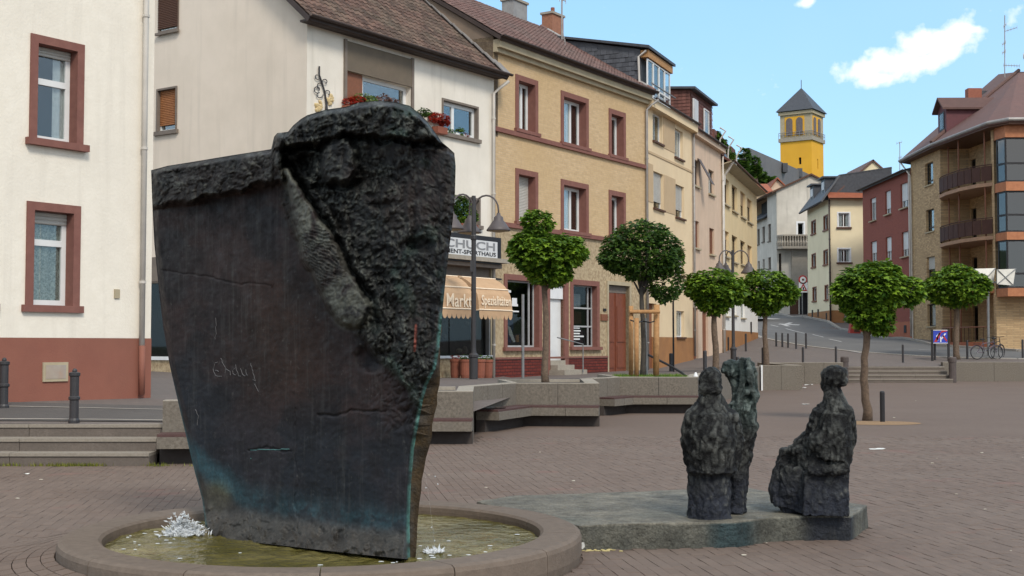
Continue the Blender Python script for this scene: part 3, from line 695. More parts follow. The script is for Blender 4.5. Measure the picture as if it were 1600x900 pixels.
# ---- A: left house with red socle
FA = Fac((-7.05, 25), (.574, .819))
A = thing('corner_house', 'cream roughcast house with brick red socle and red window surrounds beside the three steps', 'house', FA.P(0, 0, .7))
ops = []
r1 = rect(FA, 46, 130, 61, 226); r2 = rect(FA, 40, 124, 318, 482)
ops.append(window(FA, A, r1, sur=.15, surm=m_sand, sill=.1, trans=(.63,), shut=.10, dep=.2, fw=.095, curt=((.6, 1),)))
m_net = mat('patterned_net_curtain', (.16, .18, .155), (.50, .53, .48), 26, .9)
ops.append(window(FA, A, r2, sur=.15, surm=m_sand, sill=.04, trans=(.67,), shut=.13, dep=.2, fw=.095, curt=((.0, 1),), curtm=m_net))
r3 = rect(FA, -40, 1, 318, 482); ops.append(window(FA, A, (r3[0]-.9, r3[0]+.38, r2[2], r2[3]), sur=.15, surm=m_sand, trans=(.67,), dep=.2))
zs = FA.hit(110, 528)[1]
wall(FA, A, m_cream, -12, 0, zs, 13, ops)
wall(FA, A, m_sock, -12, 0, .2, zs, (), d=.02, name='socle')
shell(FA, A, m_cream, -12, 0, .2, 13, 9)
pu = FA.hit(220, 300)[0]
pipe(FA, A, pu, .09, FA.hit(220, 540)[1], 13, m_pipe, .055)
o = MB().tube([FA.P(pu, .1, .75), FA.P(pu, .1, FA.hit(220, 540)[1])], .062, 8).build('downpipe_foot', m_sock, A, smooth=True)
v = rect(FA, 65, 104, 566, 596); g = fbox(FA, A, 'vent_frame', m_stone, v[0], v[1], .02, .05, v[2], v[3])
fbox(FA, A, 'vent_plate', mat('oxidised_vent_plate', (.36, .33, .28), (.22, .26, .3), 5, .5, c3=(.45, .28, .16), s3=2.5), v[0]+.05, v[1]-.05, .05, .056, v[2]+.05, v[3]-.05)
v = rect(FA, 178, 186, 452, 466); fbox(FA, A, 'house_plaque', m_stone, v[0], v[1], .0, .03, v[2], v[3])
slab(A, 'roof', m_tileB, [FA.P(-12.3, .5, 12.9), FA.P(.3, .5, 12.9), FA.P(.3, -4.5, 17), FA.P(-12.3, -4.5, 17)])
slab(A, 'roof', m_tileB, [FA.P(-12.3, -9.5, 12.9), FA.P(.3, -9.5, 12.9), FA.P(.3, -4.5, 17), FA.P(-12.3, -4.5, 17)])
# ---- B: white shop house
FB = Fac((-5.9, 36.5), (.574, .819)); FBs = Fac((-5.9, 36.5), (.819, -.574)); WB = 9.18; ZB = 11.15
B = thing('shop_house', 'off-white plastered house with a brown tiled roof, flower boxes and a shop under beige awnings', 'house', FB.P(0, 0, .5))
ops = []; so_ = []
r = rect(FB, 540, 641, 88, 172); rt = (r[0], r[1], FB.hit(590, 168)[1], FB.hit(590, 123)[1])
ops.append(window(FB, B, rt, sill=.0, mull=(.3,), fr=m_frame, dep=.18, fw=.12))
mid = rt[0]+(rt[1]-rt[0])*.27
fbox(FB, B, 'shutter', m_shutb, rt[0]+.03, mid, -.16, -.06, rt[2], rt[3])
fbox(FB, B, 'fascia_panel', m_panelB, rt[0]-.02, rt[1]+.1, -.02, .05, rt[3], FB.hit(590, 78)[1], 'brown panel above the wide window')
for uu in (rt[0]-.1, rt[1]+.02): fbox(FB, B, 'window_jamb', m_grey, uu, uu+.1, -.1, .07, rt[2], FB.hit(590, 76)[1])
def pane_r(F, *q): return rect(F, *q)
r = rect(FB, 690, 747, 160, 215)
ops.append(window(FB, B, r, sur=.07, surm=m_grey, sill=.08, mull=(.36,), fr=m_frame, dep=.12, fw=.12))
r = rect(FB, 693, 750, 306, 352)
ops.append(window(FB, B, r, sur=.07, surm=m_grey, sill=.08, mull=(.36,), fr=m_frame, dep=.12, fw=.12, curt=((.1, .5),)))
SH = rect(FB, 560, 764, 490, 556); sz0 = FB.hit(720, 558)[1]; sz1 = FB.hit(735, 440)[1]
ops.append((FB.hit(500, 500)[0] if False else .6, SH[1], sz0, sz1))
zt = FB.hit(730, 415)[1]
wall(FB, B, m_facB, 0, WB, zt, ZB, ops)
wall(FB, B, m_grey, 0, WB, .1, zt, ops, name='shopfront_wall')
for s0, s1, y0, y1, mm, sh in ((245, 277, 135, 207, m_shutw, .86), (249, 280, -12, 50, m_shutd, .9)):
    r = rect(FBs, s0, s1, y0+2, y1); so_.append(window(FBs, B, r, sur=.06, surm=m_grey, sill=.06, fr=m_frame, dep=.1, shut=sh, shm=mm) if s0 == 245 else window(FBs, B, r, sill=.09, fr=m_grey, fw=.07, dep=-.04, shut=sh, shm=mm))
    lz = (r[2]+r[3])/2
us0 = FBs.hit(236, 500)[0]
so_.append((us0-1.2, us0+1.9, FBs.hit(248, 560)[1], FBs.hit(248, 442)[1]))
wall(FBs, B, m_side, -11, 0, .1, ZB, so_)
fbox(FBs, B, 'shop_fascia', m_grey, us0-1.6, us0+2.4, .0, .12, FBs.hit(248, 440)[1], FBs.hit(248, 402)[1])
fbox(FBs, B, 'shop_sill', m_whp, us0-1.3, us0+2.0, .0, .1, FBs.hit(248, 561)[1]-.03, FBs.hit(248, 560)[1]+.06)
fbox(FBs, B, 'shop_plinth', m_pebC, us0-1.3, us0+2.0, .0, .05, .2, FBs.hit(248, 561)[1]-.03)
fbox(FBs, B, 'pane', m_paned, us0-1.2, us0+1.9, -.12, -.11, FBs.hit(248, 560)[1], FBs.hit(248, 442)[1])
GH = 5.0; pt = math.tan(math.radians(41))
MB().extr([FBs.P(0, 0, ZB), FBs.P(-10, 0, ZB), FBs.P(-5, 0, ZB+5*pt-.1)], -FBs.N*.2).build('gable', m_side, B)
shell(FB, B, m_facB, 0, WB, .1, ZB, 10, left=False)
PR = lambda u, s: FB.P(u-.35, .45-s*math.cos(math.radians(41)), ZB-.12+s*math.sin(math.radians(41)))
slab(B, 'roof', m_gutd, [PR(0, 0), PR(WB+.65, 0), PR(WB+.65, 7.2), PR(0, 7.2)], .16)
slab(B, 'roof', m_tileB, [FB.P(-.35, -10.4, ZB-.1), FB.P(WB+.3, -10.4, ZB-.1), PR(WB+.65, 7.2), PR(0, 7.2)])
tiles(B, PR, 39, 15, .24, .3, m_tileB, parts=300, key=lambda c: (c[1] > 11, c[0]*.24*.7+c[1]*.3 if True else 0), seed=4)
gutter(FB, B, -.4, WB+.35, .53, ZB-.06, m=m_gutd)
fbox(FB, B, 'eaves_board', m_gutd, -.3, WB+.2, .0, .42, ZB-.2, ZB-.14)
# lead flashing along the right verge, raised plates
n = 10
for k in range(n):
    a, c = .0+k*.62, .0+(k+1)*.62-.02
    q = [PR(WB+.38, a)+Vector((0, 0, .10)), PR(WB+.72, a)+Vector((0, 0, .12)), PR(WB+.72, c)+Vector((0, 0, .16)), PR(WB+.38, c)+Vector((0, 0, .14))]
    MB().extr(q, (0, 0, -.05)).build('flashing_plate', m_gut, B)
pipe(FB, B, WB-.12, .09, .5, ZB-.75, m_pipe, .055, kink=1)
# ornament of wrought iron with painted grapes
orn = tag(MB().tube([FB.P(*(list(FB.hit(px, py))[:1]+[.05]+list(FB.hit(px, py))[1:])) for px, py in ((497,104),(497,118),(502,132),(506,146),(508,162),(507,180))], .028, 6).build('wrought_iron_vine', m_iron, None, loc=FB.P(.7, 0, 9)), 'curling wrought iron vine ornament on the white house wall above the bronze', 'wall ornament')
def onf(F, px, py, d=.05):
    u, z = F.hit(px, py); return F.P(u, d, z)
def curl(cx, cy, r, a0, a1, th=.014):
    pts = [onf(FB, cx+r*(1-.5*k/14)*math.cos(a0+(a1-a0)*k/14), cy+r*(1-.5*k/14)*math.sin(a0+(a1-a0)*k/14)) for k in range(15)]
    MB().tube(pts, th, 5).build('scroll', m_iron, orn)
for q in ((494,120,5,0,5),(506,128,4.5,3,8),(494,140,6,1,7),(510,146,5,3.5,7.5),(497,148,6,0,4),(499,134,6,2,6)): curl(*q)
MB().tube([onf(FB, 505, 145), onf(FB, 509, 160), onf(FB, 510, 180)], .02, 5).build('stem', m_iron, orn)
mg = mat('painted_grapes', (.55, .42, .2), (.62, .48, .28), 10, .8)
for cx, cy, w, h in ((497, 166, 5, 9), (514, 156, 5, 8)):
    q = MB()
    for k in range(26):
        a = R.uniform(0, 6.28); rr = math.sqrt(R.random()); q.ball(onf(FB, cx+w*rr*math.cos(a), cy+h*rr*math.sin(a), .02), .05, nu=6, nv=4)
    q.build('grape_cluster', mg, orn)
# shop front
u_a, u_b = FB.hit(690, 500)[0], FB.hit(764, 520)[0]
fbox(FB, B, 'shop_sill', m_whp, .6, u_b, .0, .16, sz0-.03, sz0+.05, 'bright white sill under the shop window')
fbox(FB, B, 'shop_plinth', m_pebC, .6, u_b, .0, .06, .2, sz0-.03)
sw = fbox(FB, B, 'shop_window', m_galv, u_b-.06, u_b+.02, -.1, .05, .4, sz1)
fbox(FB, B, 'shop_corner_post', m_stone, u_b+.02, WB-.2, 0, .08, .3, zt)
F_ = FB
for a in np.linspace(.6, u_b, 5)[:-1]: fbox(FB, B, 'shop_window_pane', m_paned, a+.03, a+(u_b-.6)/4-.03, -.12, -.11, sz0+.05, sz1)
cz = FB.hit(735, 403)[1]
fbox(FB, B, 'cornice', m_conct, .3, WB+.1, .0, .62, cz-.14, cz)
fbox(FB, B, 'cornice', m_grey, .3, WB-.1, .0, .42, cz-.32, cz-.14)
fbox(FB, B, 'awning_box', m_blk, .3, WB-.25, .42, .52, cz-.72, cz-.66)
# shop goods behind the glass
for k in range(46):
    u = R.uniform(u_b-4.5, u_b-.2); z = sz0+.1+R.random()**1.5*1.5; rr = R.uniform(.05, .13)
    if k % 3: continue
    o = MB().ball(FB.P(u, -.42-R.random()*.2, z), rr, rr, rr*R.uniform(.6, 1.6), nu=7, nv=5).build('shop_display_piece', R.choice([m_stone, m_sand, m_grey, m_curt, m_shutw]), B)
# sign box
def text(body, F, u, z, d, h, width, m, parent, name='lettering', bold=.0):
    cu = bpy.data.curves.new(name, 'FONT'); cu.body = body; cu.size = 1.0; cu.extrude = .004; cu.offset = bold; cu.resolution_u = 3
    t = bpy.data.objects.new(name, cu); COL.objects.link(t); bpy.context.view_layer.update()
    me = bpy.data.meshes.new_from_object(t.evaluated_get(bpy.context.evaluated_depsgraph_get())); bpy.data.objects.remove(t)
    co = np.empty(len(me.vertices)*3); me.vertices.foreach_get('co', co); co = co.reshape(-1, 3)
    mn, mx = co.min(0), co.max(0); base = loc_of(parent); new = []
    for v in co:
        uu = u+(v[0]-mn[0])/(mx[0]-mn[0])*width; zz = z+(v[1]-mn[1])/(mx[1]-mn[1])*h
        p = F(uu, zz)+(F.n if hasattr(F, 'n') else Vector((0, 0, 0)))*0 if callable(F) else F.P(uu, d+v[2], zz)
        new += list(p-base)
    me.vertices.foreach_set('co', new); me.materials.clear(); me.materials.append(m); me.update()
    o = bpy.data.objects.new(name, me); COL.objects.link(o); o.parent = parent; return o
sg = thing('shop_sign', 'white illuminated shop sign with grey capital letters in a black frame above the beige awnings', 'sign', FB.P(FB.hit(725, 385)[0], .3, cz))
r = rect(FB, 655, 757, 374, 400)
fbox(FB, sg, 'sign_case', m_blk, r[0]-.2, r[1]+.25, .05, .52, r[2]-.2, r[3]+.16)
fbox(FB, sg, 'sign_face', mat('dull_white_sign_face', (.62, .62, .62), (.56, .56, .56), 3, .5), r[0], r[1], .52, .545, r[2], r[3])
m_lg = mat('grey_letter', (.24, .245, .25), (.2, .2, .21), 3, .6)
hh = r[3]-r[2]
text('SCHUCH', FB, r[0]+.25, r[2]+hh*.42, .55, hh*.5, (r[1]-r[0])-.4, m_lg, sg, bold=.02)
text('ELEMENT-SPORTHAUS', FB, r[0]+.2, r[2]+hh*.08, .55, hh*.25, (r[1]-r[0])-.3, m_blk, sg, bold=.015)
# awnings
def awning(label, ua, ub, word, wu):
    t = thing('awning', label, 'awning', FB.P(ua, 0, 3.5), 'beige awnings over the shop')
    z1 = cz-.66; z2 = FB.hit(740, 487)[1]; nseg = 7; q = MB(); pr = []
    for k in range(nseg+1):
        a = k/nseg*math.pi/2*.92; pr.append((.35+1.15*math.sin(a), z1-(z1-z2)*.72*(1-math.cos(a))/(1-math.cos(math.pi/2*.92))))
    pr.append((1.52, z2))
    for (d0, c0), (d1, c1) in zip(pr[:-1], pr[1:]):
        q.quad(FB.P(ua, d0, c0), FB.P(ub, d0, c0), FB.P(ub, d1, c1), FB.P(ua, d1, c1))
    for uu in (ua, ub): q.add([FB.P(uu, d, c) for d, c in pr]+[FB.P(uu, .35, z2)], [tuple(range(len(pr)+1))])
    q.build('awning_cloth', m_awn, t)
    for i in (2, 5, 8):
        d, c = pr[i]; MB().tube([FB.P(ua-.01, d+.01, c+.01), FB.P(ub+.01, d+.01, c+.01)], .025, 5).build('piping', m_awns, t)
        for uu in (ua, ub): MB().tube([FB.P(uu, d, c), FB.P(uu, .35, c-.1)], .02, 5).build('piping', m_awns, t)
    q = MB(); n = max(3, int((ub-ua)/.22)); w = (ub-ua)/n
    for k in range(n):
        a = ua+k*w; sc = [FB.P(a+w*.5+w*.5*math.cos(math.pi*j/6), 1.525, z2-.14-.16*math.sin(math.pi*j/6)) for j in range(7)]
        q.add([FB.P(a, 1.525, z2), FB.P(a+w, 1.525, z2)]+sc, [tuple([0, 1]+[2+j for j in range(7)])])
    q.build('scalloped_valance', m_awn, t)
    d0, c0 = pr[-2]; text(word, FB, wu[0], z2+.06, 1.535, .42, wu[1]-wu[0], m_awns, t, bold=.012)
    return t
ua0 = FB.hit(712, 470)[0]-.75; ua1 = FB.hit(791, 470)[0]-.75
awning('wide beige awning with pale piping, reaching to the downpipe corner of the white house', ua0, WB-1.05, 'Spezialitäten', (ua0+.12, WB-1.15))
awning('beige awning half hidden by the bronze slab', ua0-2.6, ua0-.25, 'Markt', (ua0-1.7, ua0-.4))
# ---- C: yellow brick house
FC = Fac((-.66, 44.3), (.545, .839)); WC = 11.7; ZC = 12.5
Cc = thing('yellow_brick_house', 'three-storey yellow brick house with red sandstone window surrounds and string courses', 'house', FC.P(0, 0, .6))
ops = []; k = 0
for q in ((805,840,121,207),(876,919,148,229),(951,977,173,246)):
    ops.append(window(FC, Cc, rect(FC, *q), **SUR, dep=.3, fw=.115, mull=(.6,) if k < 2 else (), curt=((.0, .58),) if k < 2 else ((0, .25),))); k += 1
ops.append(window(FC, Cc, rect(FC, 805, 840, 266, 350), **SUR, dep=.3, fw=.115, shut=.93, shm=m_shut))
ops.append(window(FC, Cc, rect(FC, 876, 919, 284, 364), **SUR, dep=.3, fw=.115, mull=(.6,), curt=((.0, .58),)))
ops.append(window(FC, Cc, rect(FC, 951, 977, 299, 372), **SUR, dep=.3, fw=.115, curt=((.3, .7),)))
zb2 = FC.hit(860, 358)[1]; zb1 = FC.hit(890, 228)[1]
zp = FC.hit(860, 559)[1]
lo = []
m_shf = mat('grey_shop_frame', (.42, .42, .42), (.36, .36, .36), 4, .5)
S2 = dict(sur=.2, surm=m_sand, sill=.1, fr=m_shf)
lo.append(window(FC, Cc, rect(FC, 787, 846, 430, 545), **S2, dep=.2, fw=.06, mull=(.84,), pane=m_paned))
lo.append(window(FC, Cc, rect(FC, 891, 936, 438, 544), **S2, dep=.2, fw=.05, mull=(.82,), trans=(.33, .63), pane=m_paned))
dr = rect(FC, 857, 880, 446, 577); lo.append((dr[0], dr[1], .3, dr[3]))
rd = rect(FC, 950, 983, 446, 577); lo.append((rd[0], rd[1], .3, rd[3]))
wall(FC, Cc, m_brickC, 0, WC, zb2, ZC, ops)
wall(FC, Cc, m_pebC, 0, WC, zp, zb2, lo, name='ground_floor_wall')
wall(FC, Cc, m_redbrick, 0, rd[0]-.1, .0, zp, lo, d=.05, name='brick_plinth')
wall(FC, Cc, m_pebC, rd[0]-.1, WC, .0, zp, lo, name='plinth')
for zz in (zb1, zb2):
    fbox(FC, Cc, 'string_course', m_sand, 0, WC-.05, .0, .1, zz-.16, zz+.0)
fbox(FC, Cc, 'cornice', m_stone, 0, WC, .0, .3, ZC-.4, ZC-.12)
fbox(FC, Cc, 'cornice', m_stone, 0, WC, .0, .16, ZC-.55, ZC-.4)
fbox(FC, Cc, 'plinth_cap', m_sand, 0, rd[0]-.15, .05, .09, zp-.03, zp+.04)
# doors
d_ = fbox(FC, Cc, 'door', m_frame, dr[0]+.02, dr[1]-.02, -.16, -.10, .9, dr[3]-.35, 'white shop door between the two shop windows')
fbox(FC, d_, 'transom_box', m_whp, dr[0]+.02, dr[1]-.02, -.09, .0, dr[3]-.5, dr[3]-.02); fbox(FC, d_, 'door_handle', m_galv, dr[0]+.1, dr[0]+.14, -.10, -.04, 1.9, 2.1)
fbox(FC, Cc, 'door_surround', m_sand, dr[1], dr[1]+.28, -.3, .08, .4, dr[3]+.2); fbox(FC, Cc, 'door_surround', m_sand, dr[0]-.2, dr[0], -.3, .08, .4, dr[3]+.2); fbox(FC, Cc, 'door_surround', m_sand, dr[0], dr[1], -.3, .08, dr[3], dr[3]+.2)
fbox(FC, Cc, 'door_step', m_conct, dr[0]-.1, dr[1]+.5, .06, .75, .3, .80); fbox(FC, Cc, 'door_step', m_conct, dr[0], dr[1]+.15, -.3, .4, .3, .98)
fbox(FC, Cc, 'door_step', m_conct, dr[0], dr[1], -.5, .1, .3, 1.15)
pipe_ = MB().tube([FC.P(dr[0]+.05, .35, 2.0), FC.P(dr[1]+.1, .8, 1.75), FC.P(dr[1]+.1, .8, .7)], .025, 6).build('handrail', m_galv, Cc)
D2 = fbox(FC, Cc, 'door', m_door, rd[0], rd[1], -.22, -.16, .55, rd[3]-.3, 'tall red-brown double door of the yellow house')
for k in range(2):
    um = (rd[0]+rd[1])/2; a = rd[0] if k == 0 else um; b2 = um if k == 0 else rd[1]
    for z0_, z1_ in ((.8, 1.7), (1.85, 3.3)): fbox(FC, D2, 'door_panel', m_door, a+.12, b2-.12, -.16, -.13, z0_, min(z1_, rd[3]-.5))
fbox(FC, D2, 'door_post', m_door, um-.03, um+.03, -.16, -.12, .55, rd[3]-.3)
fbox(FC, D2, 'lintel_panel', m_grey, rd[0], rd[1], -.22, -.14, rd[3]-.3, rd[3])
fbox(FC, Cc, 'door_surround', m_stone, rd[0]-.12, rd[0], -.2, .05, .5, rd[3]+.15); fbox(FC, Cc, 'door_surround', m_stone, rd[1], rd[1]+.12, -.2, .05, .5, rd[3]+.15); fbox(FC, Cc, 'door_surround', m_stone, rd[0], rd[1], -.2, .05, rd[3], rd[3]+.15)
for y0_, y1_, mm in ((491, 501, m_shutb), (482, 486, m_blk)):
    r = rect(FC, 938 if y0_ == 491 else 942, 949 if y0_ == 491 else 946, y0_, y1_); fbox(FC, Cc, 'wall_plaque', mm, r[0], r[1], .0, .05, r[2], r[3])
# posters and clothes in the two shop windows
w1 = rect(FC, 791, 822, 445, 537); w2 = rect(FC, 896, 921, 450, 537)
m_navy = mat('navy_cloth', (.03, .045, .13), (.02, .03, .09), 6, .9)
def fig(F, b, name, m, pts, d, th=.05):
    return MB().extr([F.P(u, d, z) for u, z in pts], -F.N*th).build(name, m, b)
uw = w1[1]-w1[0]; hw = w1[3]-w1[2]; L_ = lambda x, y: (w1[0]+x*uw, w1[2]+y*hw)
fig(FC, Cc, 'clothes_display', m_navy, [L_(.15,.02),L_(.6,.02),L_(.75,.3),L_(.68,.46),L_(.4,.5),L_(.12,.42),L_(.02,.3)], -.32)
fig(FC, Cc, 'clothes_display', m_curt, [L_(.42,.3),L_(.55,.28),L_(.8,.04),L_(.7,.02),L_(.5,.15)], -.29)
fig(FC, Cc, 'clothes_display', m_post, [L_(.86,.03),L_(.99,.03),L_(.97,.15),L_(.88,.14)], -.29)
for x0_, x1_, y0_, y1_ in ((.0,.5,.87,.91),(.12,.85,.64,.68),(.35,.42,.68,.74),(.55,.8,.68,.78),(.15,.9,.54,.565),(.18,.24,.7,.82)): fig(FC, Cc, 'window_print', m_whp, [L_(x0_,y0_),L_(x1_,y0_),L_(x1_,y1_),L_(x0_,y1_)], -.222, .004)
uw = w2[1]-w2[0]; hw = w2[3]-w2[2]; M_ = lambda x, y: (w2[0]+x*uw, w2[2]+y*hw)
fig(FC, Cc, 'poster', mat('pale_blue_poster', (.4, .45, .55), (.6, .6, .55), 9, .7), [M_(.02,.62),M_(.85,.62),M_(.85,.9),M_(.02,.9)], -.3, .01)
fig(FC, Cc, 'poster', mat('dark_plum_poster', (.07, .02, .03), (.05, .02, .03), 9, .7), [M_(0,0),M_(.99,0),M_(.99,.33),M_(0,.33)], -.3, .01)
fig(FC, Cc, 'poster', m_shutd, [M_(.05,.36),M_(.9,.36),M_(.9,.58),M_(.05,.58)], -.3, .01)
for x0_, x1_, y0_ in ((.1,.7,.27),(.0,.75,.22),(.0,.7,.17),(.0,.95,.12),(.05,.7,.07)): fig(FC, Cc, 'window_print', m_whp, [M_(x0_,y0_),M_(x1_,y0_),M_(x1_,y0_+.025),M_(x0_,y0_+.025)], -.222, .004)
# gable facing left and roof
pc = math.radians(32)
m_gabC = mat('brown_gable_render', (.23, .17, .125), (.2, .15, .11), 1.5, .9, .2, 20, c3=(.17, .13, .1), s3=.7)
MB().extr([FC.P(0, 0, 9.0), FC.P(0, 0, ZC), FC.P(0, -5.3, ZC+5.3*math.tan(pc)), FC.P(0, -10.6, ZC), FC.P(0, -10.6, 9.0)], FC.U*.3).build('gable', m_gabC, Cc)
shell(FC, Cc, m_pebC, 0, WC, .0, ZC, 10.6)
PC = lambda u, s: FC.P(u-.1, .42-s*math.cos(pc), ZC-.06+s*math.sin(pc))
slab(Cc, 'roof', m_gutd, [PC(0, 0), PC(WC+.2, 0), PC(WC+.2, 6.7), PC(0, 6.7)], .14)
slab(Cc, 'roof', m_tileC, [FC.P(-.1, -11, ZC), FC.P(WC, -11, ZC), PC(WC+.2, 6.7), PC(0, 6.7)])
tiles(Cc, PC, 47, 21, .25, .315, m_tileC, parts=300, key=lambda c: (c[0]*.25*.55+c[1]*.12 + (5 if c[1] > 17 else 0)), seed=9)
gutter(FC, Cc, -.15, WC+.15, .5, ZC-.02, m=m_gutd)
for k in range(16):
    a = PC(WC+.08, k*.42)+Vector((0, 0, .05)); c2_ = PC(WC+.08, (k+1)*.42-.02)+Vector((0, 0, .05)); MB().tube([a, c2_], .1, 7).build('verge_tile', m_gut if k % 3 else m_tileC, Cc)
pipe(FC, Cc, WC-.15, .1, .6, ZC-.8, m_gut, .055, kink=1)
def chimney(b, F, u, d, z0, z1, w, l, m=None, cap=True, pots=0):
    o = fbox(F, b, 'chimney', m or m_I, u, u+w, d-l, d, z0, z1)
    if cap: fbox(F, o, 'chimney_cap', m_conct, u-.06, u+w+.06, d-l-.06, d+.06, z1, z1+.1)
    for k in range(pots): MB().tube([F.P(u+w*(k+1)/(pots+1), d-l/2, z1+.1), F.P(u+w*(k+1)/(pots+1), d-l/2, z1+.4)], .09, 8).build('chimney_pot', m_terr, o)
zr = ZC+5.3*math.tan(pc)
u_, z_ = Fac(FC.P(0, -5.2, 0).xy, FC.U.xy).hit(862, 22)
chimney(Cc, FC, u_-.45, -4.9, zr-.8, z_-.1, 1.0, .55, mat('pale_red_chimney_brick', (.33,.15,.09), (.27,.12,.075), 9, .9, .3, 40), pots=1)
u2, z2_ = Fac(FC.P(0, -5.2, 0).xy, FC.U.xy).hit(805, 2); chimney(Cc, FC, u2-.6, -4.9, zr-.5, z2_-.1, 1.1, .6, m_gut)
# ---- D: cream house with glazed dormer
FD = Fac((5.72, 54.1), (.395, .919)); WD = 7.3; ZD = 12.2
Dd = thing('cream_house', 'cream house with ochre socle and a glazed dormer with slate-hung side', 'house', FD.P(0, 0, .8))
ops = []
PO = dict(sill=.07, sillm=m_shutd, fr=m_frame, dep=.14, fw=.07)
ops.append(window(FD, Dd, rect(FD, 1020, 1035, 178, 223), **PO, curt=((.0, .6),)))
ops.append(window(FD, Dd, rect(FD, 1054, 1067, 203, 248), **PO, curt=((.2, .9),)))
ops.append(window(FD, Dd, rect(FD, 1021, 1036.5, 270, 327), **PO, shut=.8, shm=m_shut))
ops.append(window(FD, Dd, rect(FD, 1055.5, 1069, 290, 341), **PO, shut=.75, shm=m_shut))
ops.append(window(FD, Dd, rect(FD, 1021, 1036.5, 378, 425), **PO))
ops.append(window(FD, Dd, rect(FD, 1055.5, 1069, 388, 430), **PO, curt=((.1, .9),)))
ops.append(window(FD, Dd, rect(FD, 1057, 1069, 486, 527), **PO, curt=((.1, .9),)))
gate = rect(FD, 1010, 1026, 474, 578); ops.append((gate[0], gate[1], .3, gate[3]))
zo = FD.hit(1050, 527)[1]
wall(FD, Dd, m_D, 0, WD, zo, ZD, ops); wall(FD, Dd, m_ochre, 0, WD, .3, zo, ops, d=.02, name='socle')
fbox(FD, Dd, 'roller_gate', m_shutb, gate[0], gate[1], -.3, -.22, .4, gate[3])
r0 = rect(FD, 1036, 1054, 190, 235); fbox(FD, Dd, 'wall_panel', m_Dp, r0[0], r0[1], .0, .02, r0[2], r0[3]+.2)
r0 = rect(FD, 1037, 1055, 280, 333); fbox(FD, Dd, 'wall_panel', m_Dp, r0[0], r0[1], .0, .02, r0[2], r0[3]+.1)
r0 = rect(FD, 1008, 1020, 255, 315); fbox(FD, Dd, 'wall_panel', m_Dp, .2, r0[1], .0, .02, r0[2], r0[3])
fbox(FD, Dd, 'string_course', m_Dp, 0, WD, .0, .03, FD.hit(1045, 252)[1]-.05, FD.hit(1045, 252)[1]+.05)
shell(FD, Dd, m_D, 0, WD, .3, ZD, 9)
fbox(FD, Dd, 'cornice', m_D, 0, WD, .0, .3, ZD-.35, ZD); gutter(FD, Dd, 0, WD, .38, ZD+.06)
slab(Dd, 'roof', m_slate, [FD.P(0, .3, ZD), FD.P(WD, .3, ZD), FD.P(WD, -4.2, ZD+3.0), FD.P(0, -4.2, ZD+3.0)])
slab(Dd, 'roof', m_slate, [FD.P(0, -9, ZD), FD.P(WD, -9, ZD), FD.P(WD, -4.2, ZD+3.0), FD.P(0, -4.2, ZD+3.0)])
MB().extr([FD.P(WD-.02, 0, ZD-.1), FD.P(WD-.02, -4.2, ZD+2.9), FD.P(WD-.02, -9, ZD-.1)], FD.U*-.1).build('gable', m_D, Dd)
pipe(FD, Dd, WD-.05, .1, 1.2, ZD-.4, m_gut, .05)
dz1 = 14.35; du0, du1, dd = -.05, 3.6, -.25
dm = MB().hexa([FD.P(du0, dd, ZD), FD.P(du1, dd, ZD), FD.P(du1, -4.6, ZD), FD.P(du0, -4.6, ZD), FD.P(du0, dd, dz1), FD.P(du1, dd, dz1), FD.P(du1, -4.6, dz1+.9), FD.P(du0, -4.6, dz1+.9)]).build('dormer', m_slate, Dd)
q = MB()   # slates on the dormer cheek
rr = random.Random(2)
for j in range(14):
    for i in range(17):
        s0 = .1+i*.28+(.14 if j % 2 else 0); z0_ = ZD+.05+j*.2
        if s0 > 4.3 or z0_ > dz1-.25+s0*.19: continue
        th = .03+rr.uniform(0, .015)
        q.add([FD.P(du0-th, dd-s0, z0_), FD.P(du0-th, dd-s0-.27, z0_+rr.uniform(-.01, .01)), FD.P(du0-.012, dd-s0-.27, z0_+.24), FD.P(du0-.012, dd-s0, z0_+.24), FD.P(du0-.012, dd-s0, z0_), FD.P(du0-.012, dd-s0-.27, z0_)], [(1, 0, 3, 2), (0, 1, 5, 4), (4, 3, 0), (1, 2, 5)])
tag(q.build('slates', m_slate, dm), kind='stuff')
MB().hexa([FD.P(du0-.2, dd+.45, dz1-.02), FD.P(du1+.25, dd+.45, dz1-.02), FD.P(du1+.25, -4.6, dz1+.93), FD.P(du0-.2, -4.6, dz1+.93), FD.P(du0-.2, dd+.45, dz1+.1), FD.P(du1+.25, dd+.45, dz1+.1), FD.P(du1+.25, -4.6, dz1+1.02), FD.P(du0-.2, -4.6, dz1+1.02)]).build('dormer_roof', m_slate, dm)
fbox(FD, dm, 'dormer_fascia', m_timb if False else m_post, du0, du1+.1, dd+.02, dd+.36, dz1-.36, dz1-.05)
wz0, wz1 = ZD+.15, dz1-.4
for k in range(4):
    a = du0+.12+k*.86; window(FD, Dd, (a, a+.84, wz0, wz1), sill=0, fr=m_frame, dep=-.02+.27-.3, fw=.06, trans=(.28,), name='dormer_window')
MB().tube([FD.P(du0-.08, dd+.3, dz1-.1), FD.P(du0-.08, dd-.05, dz1-.35), FD.P(du0-.06, dd+.0, ZD)], .05, 7).build('downpipe', m_pipe, Dd)
MB().tube([FD.P(du0, .25, wz0+.5), FD.P(du1, .25, wz0+.5)], .03, 6).build('railing', m_galv, Dd)
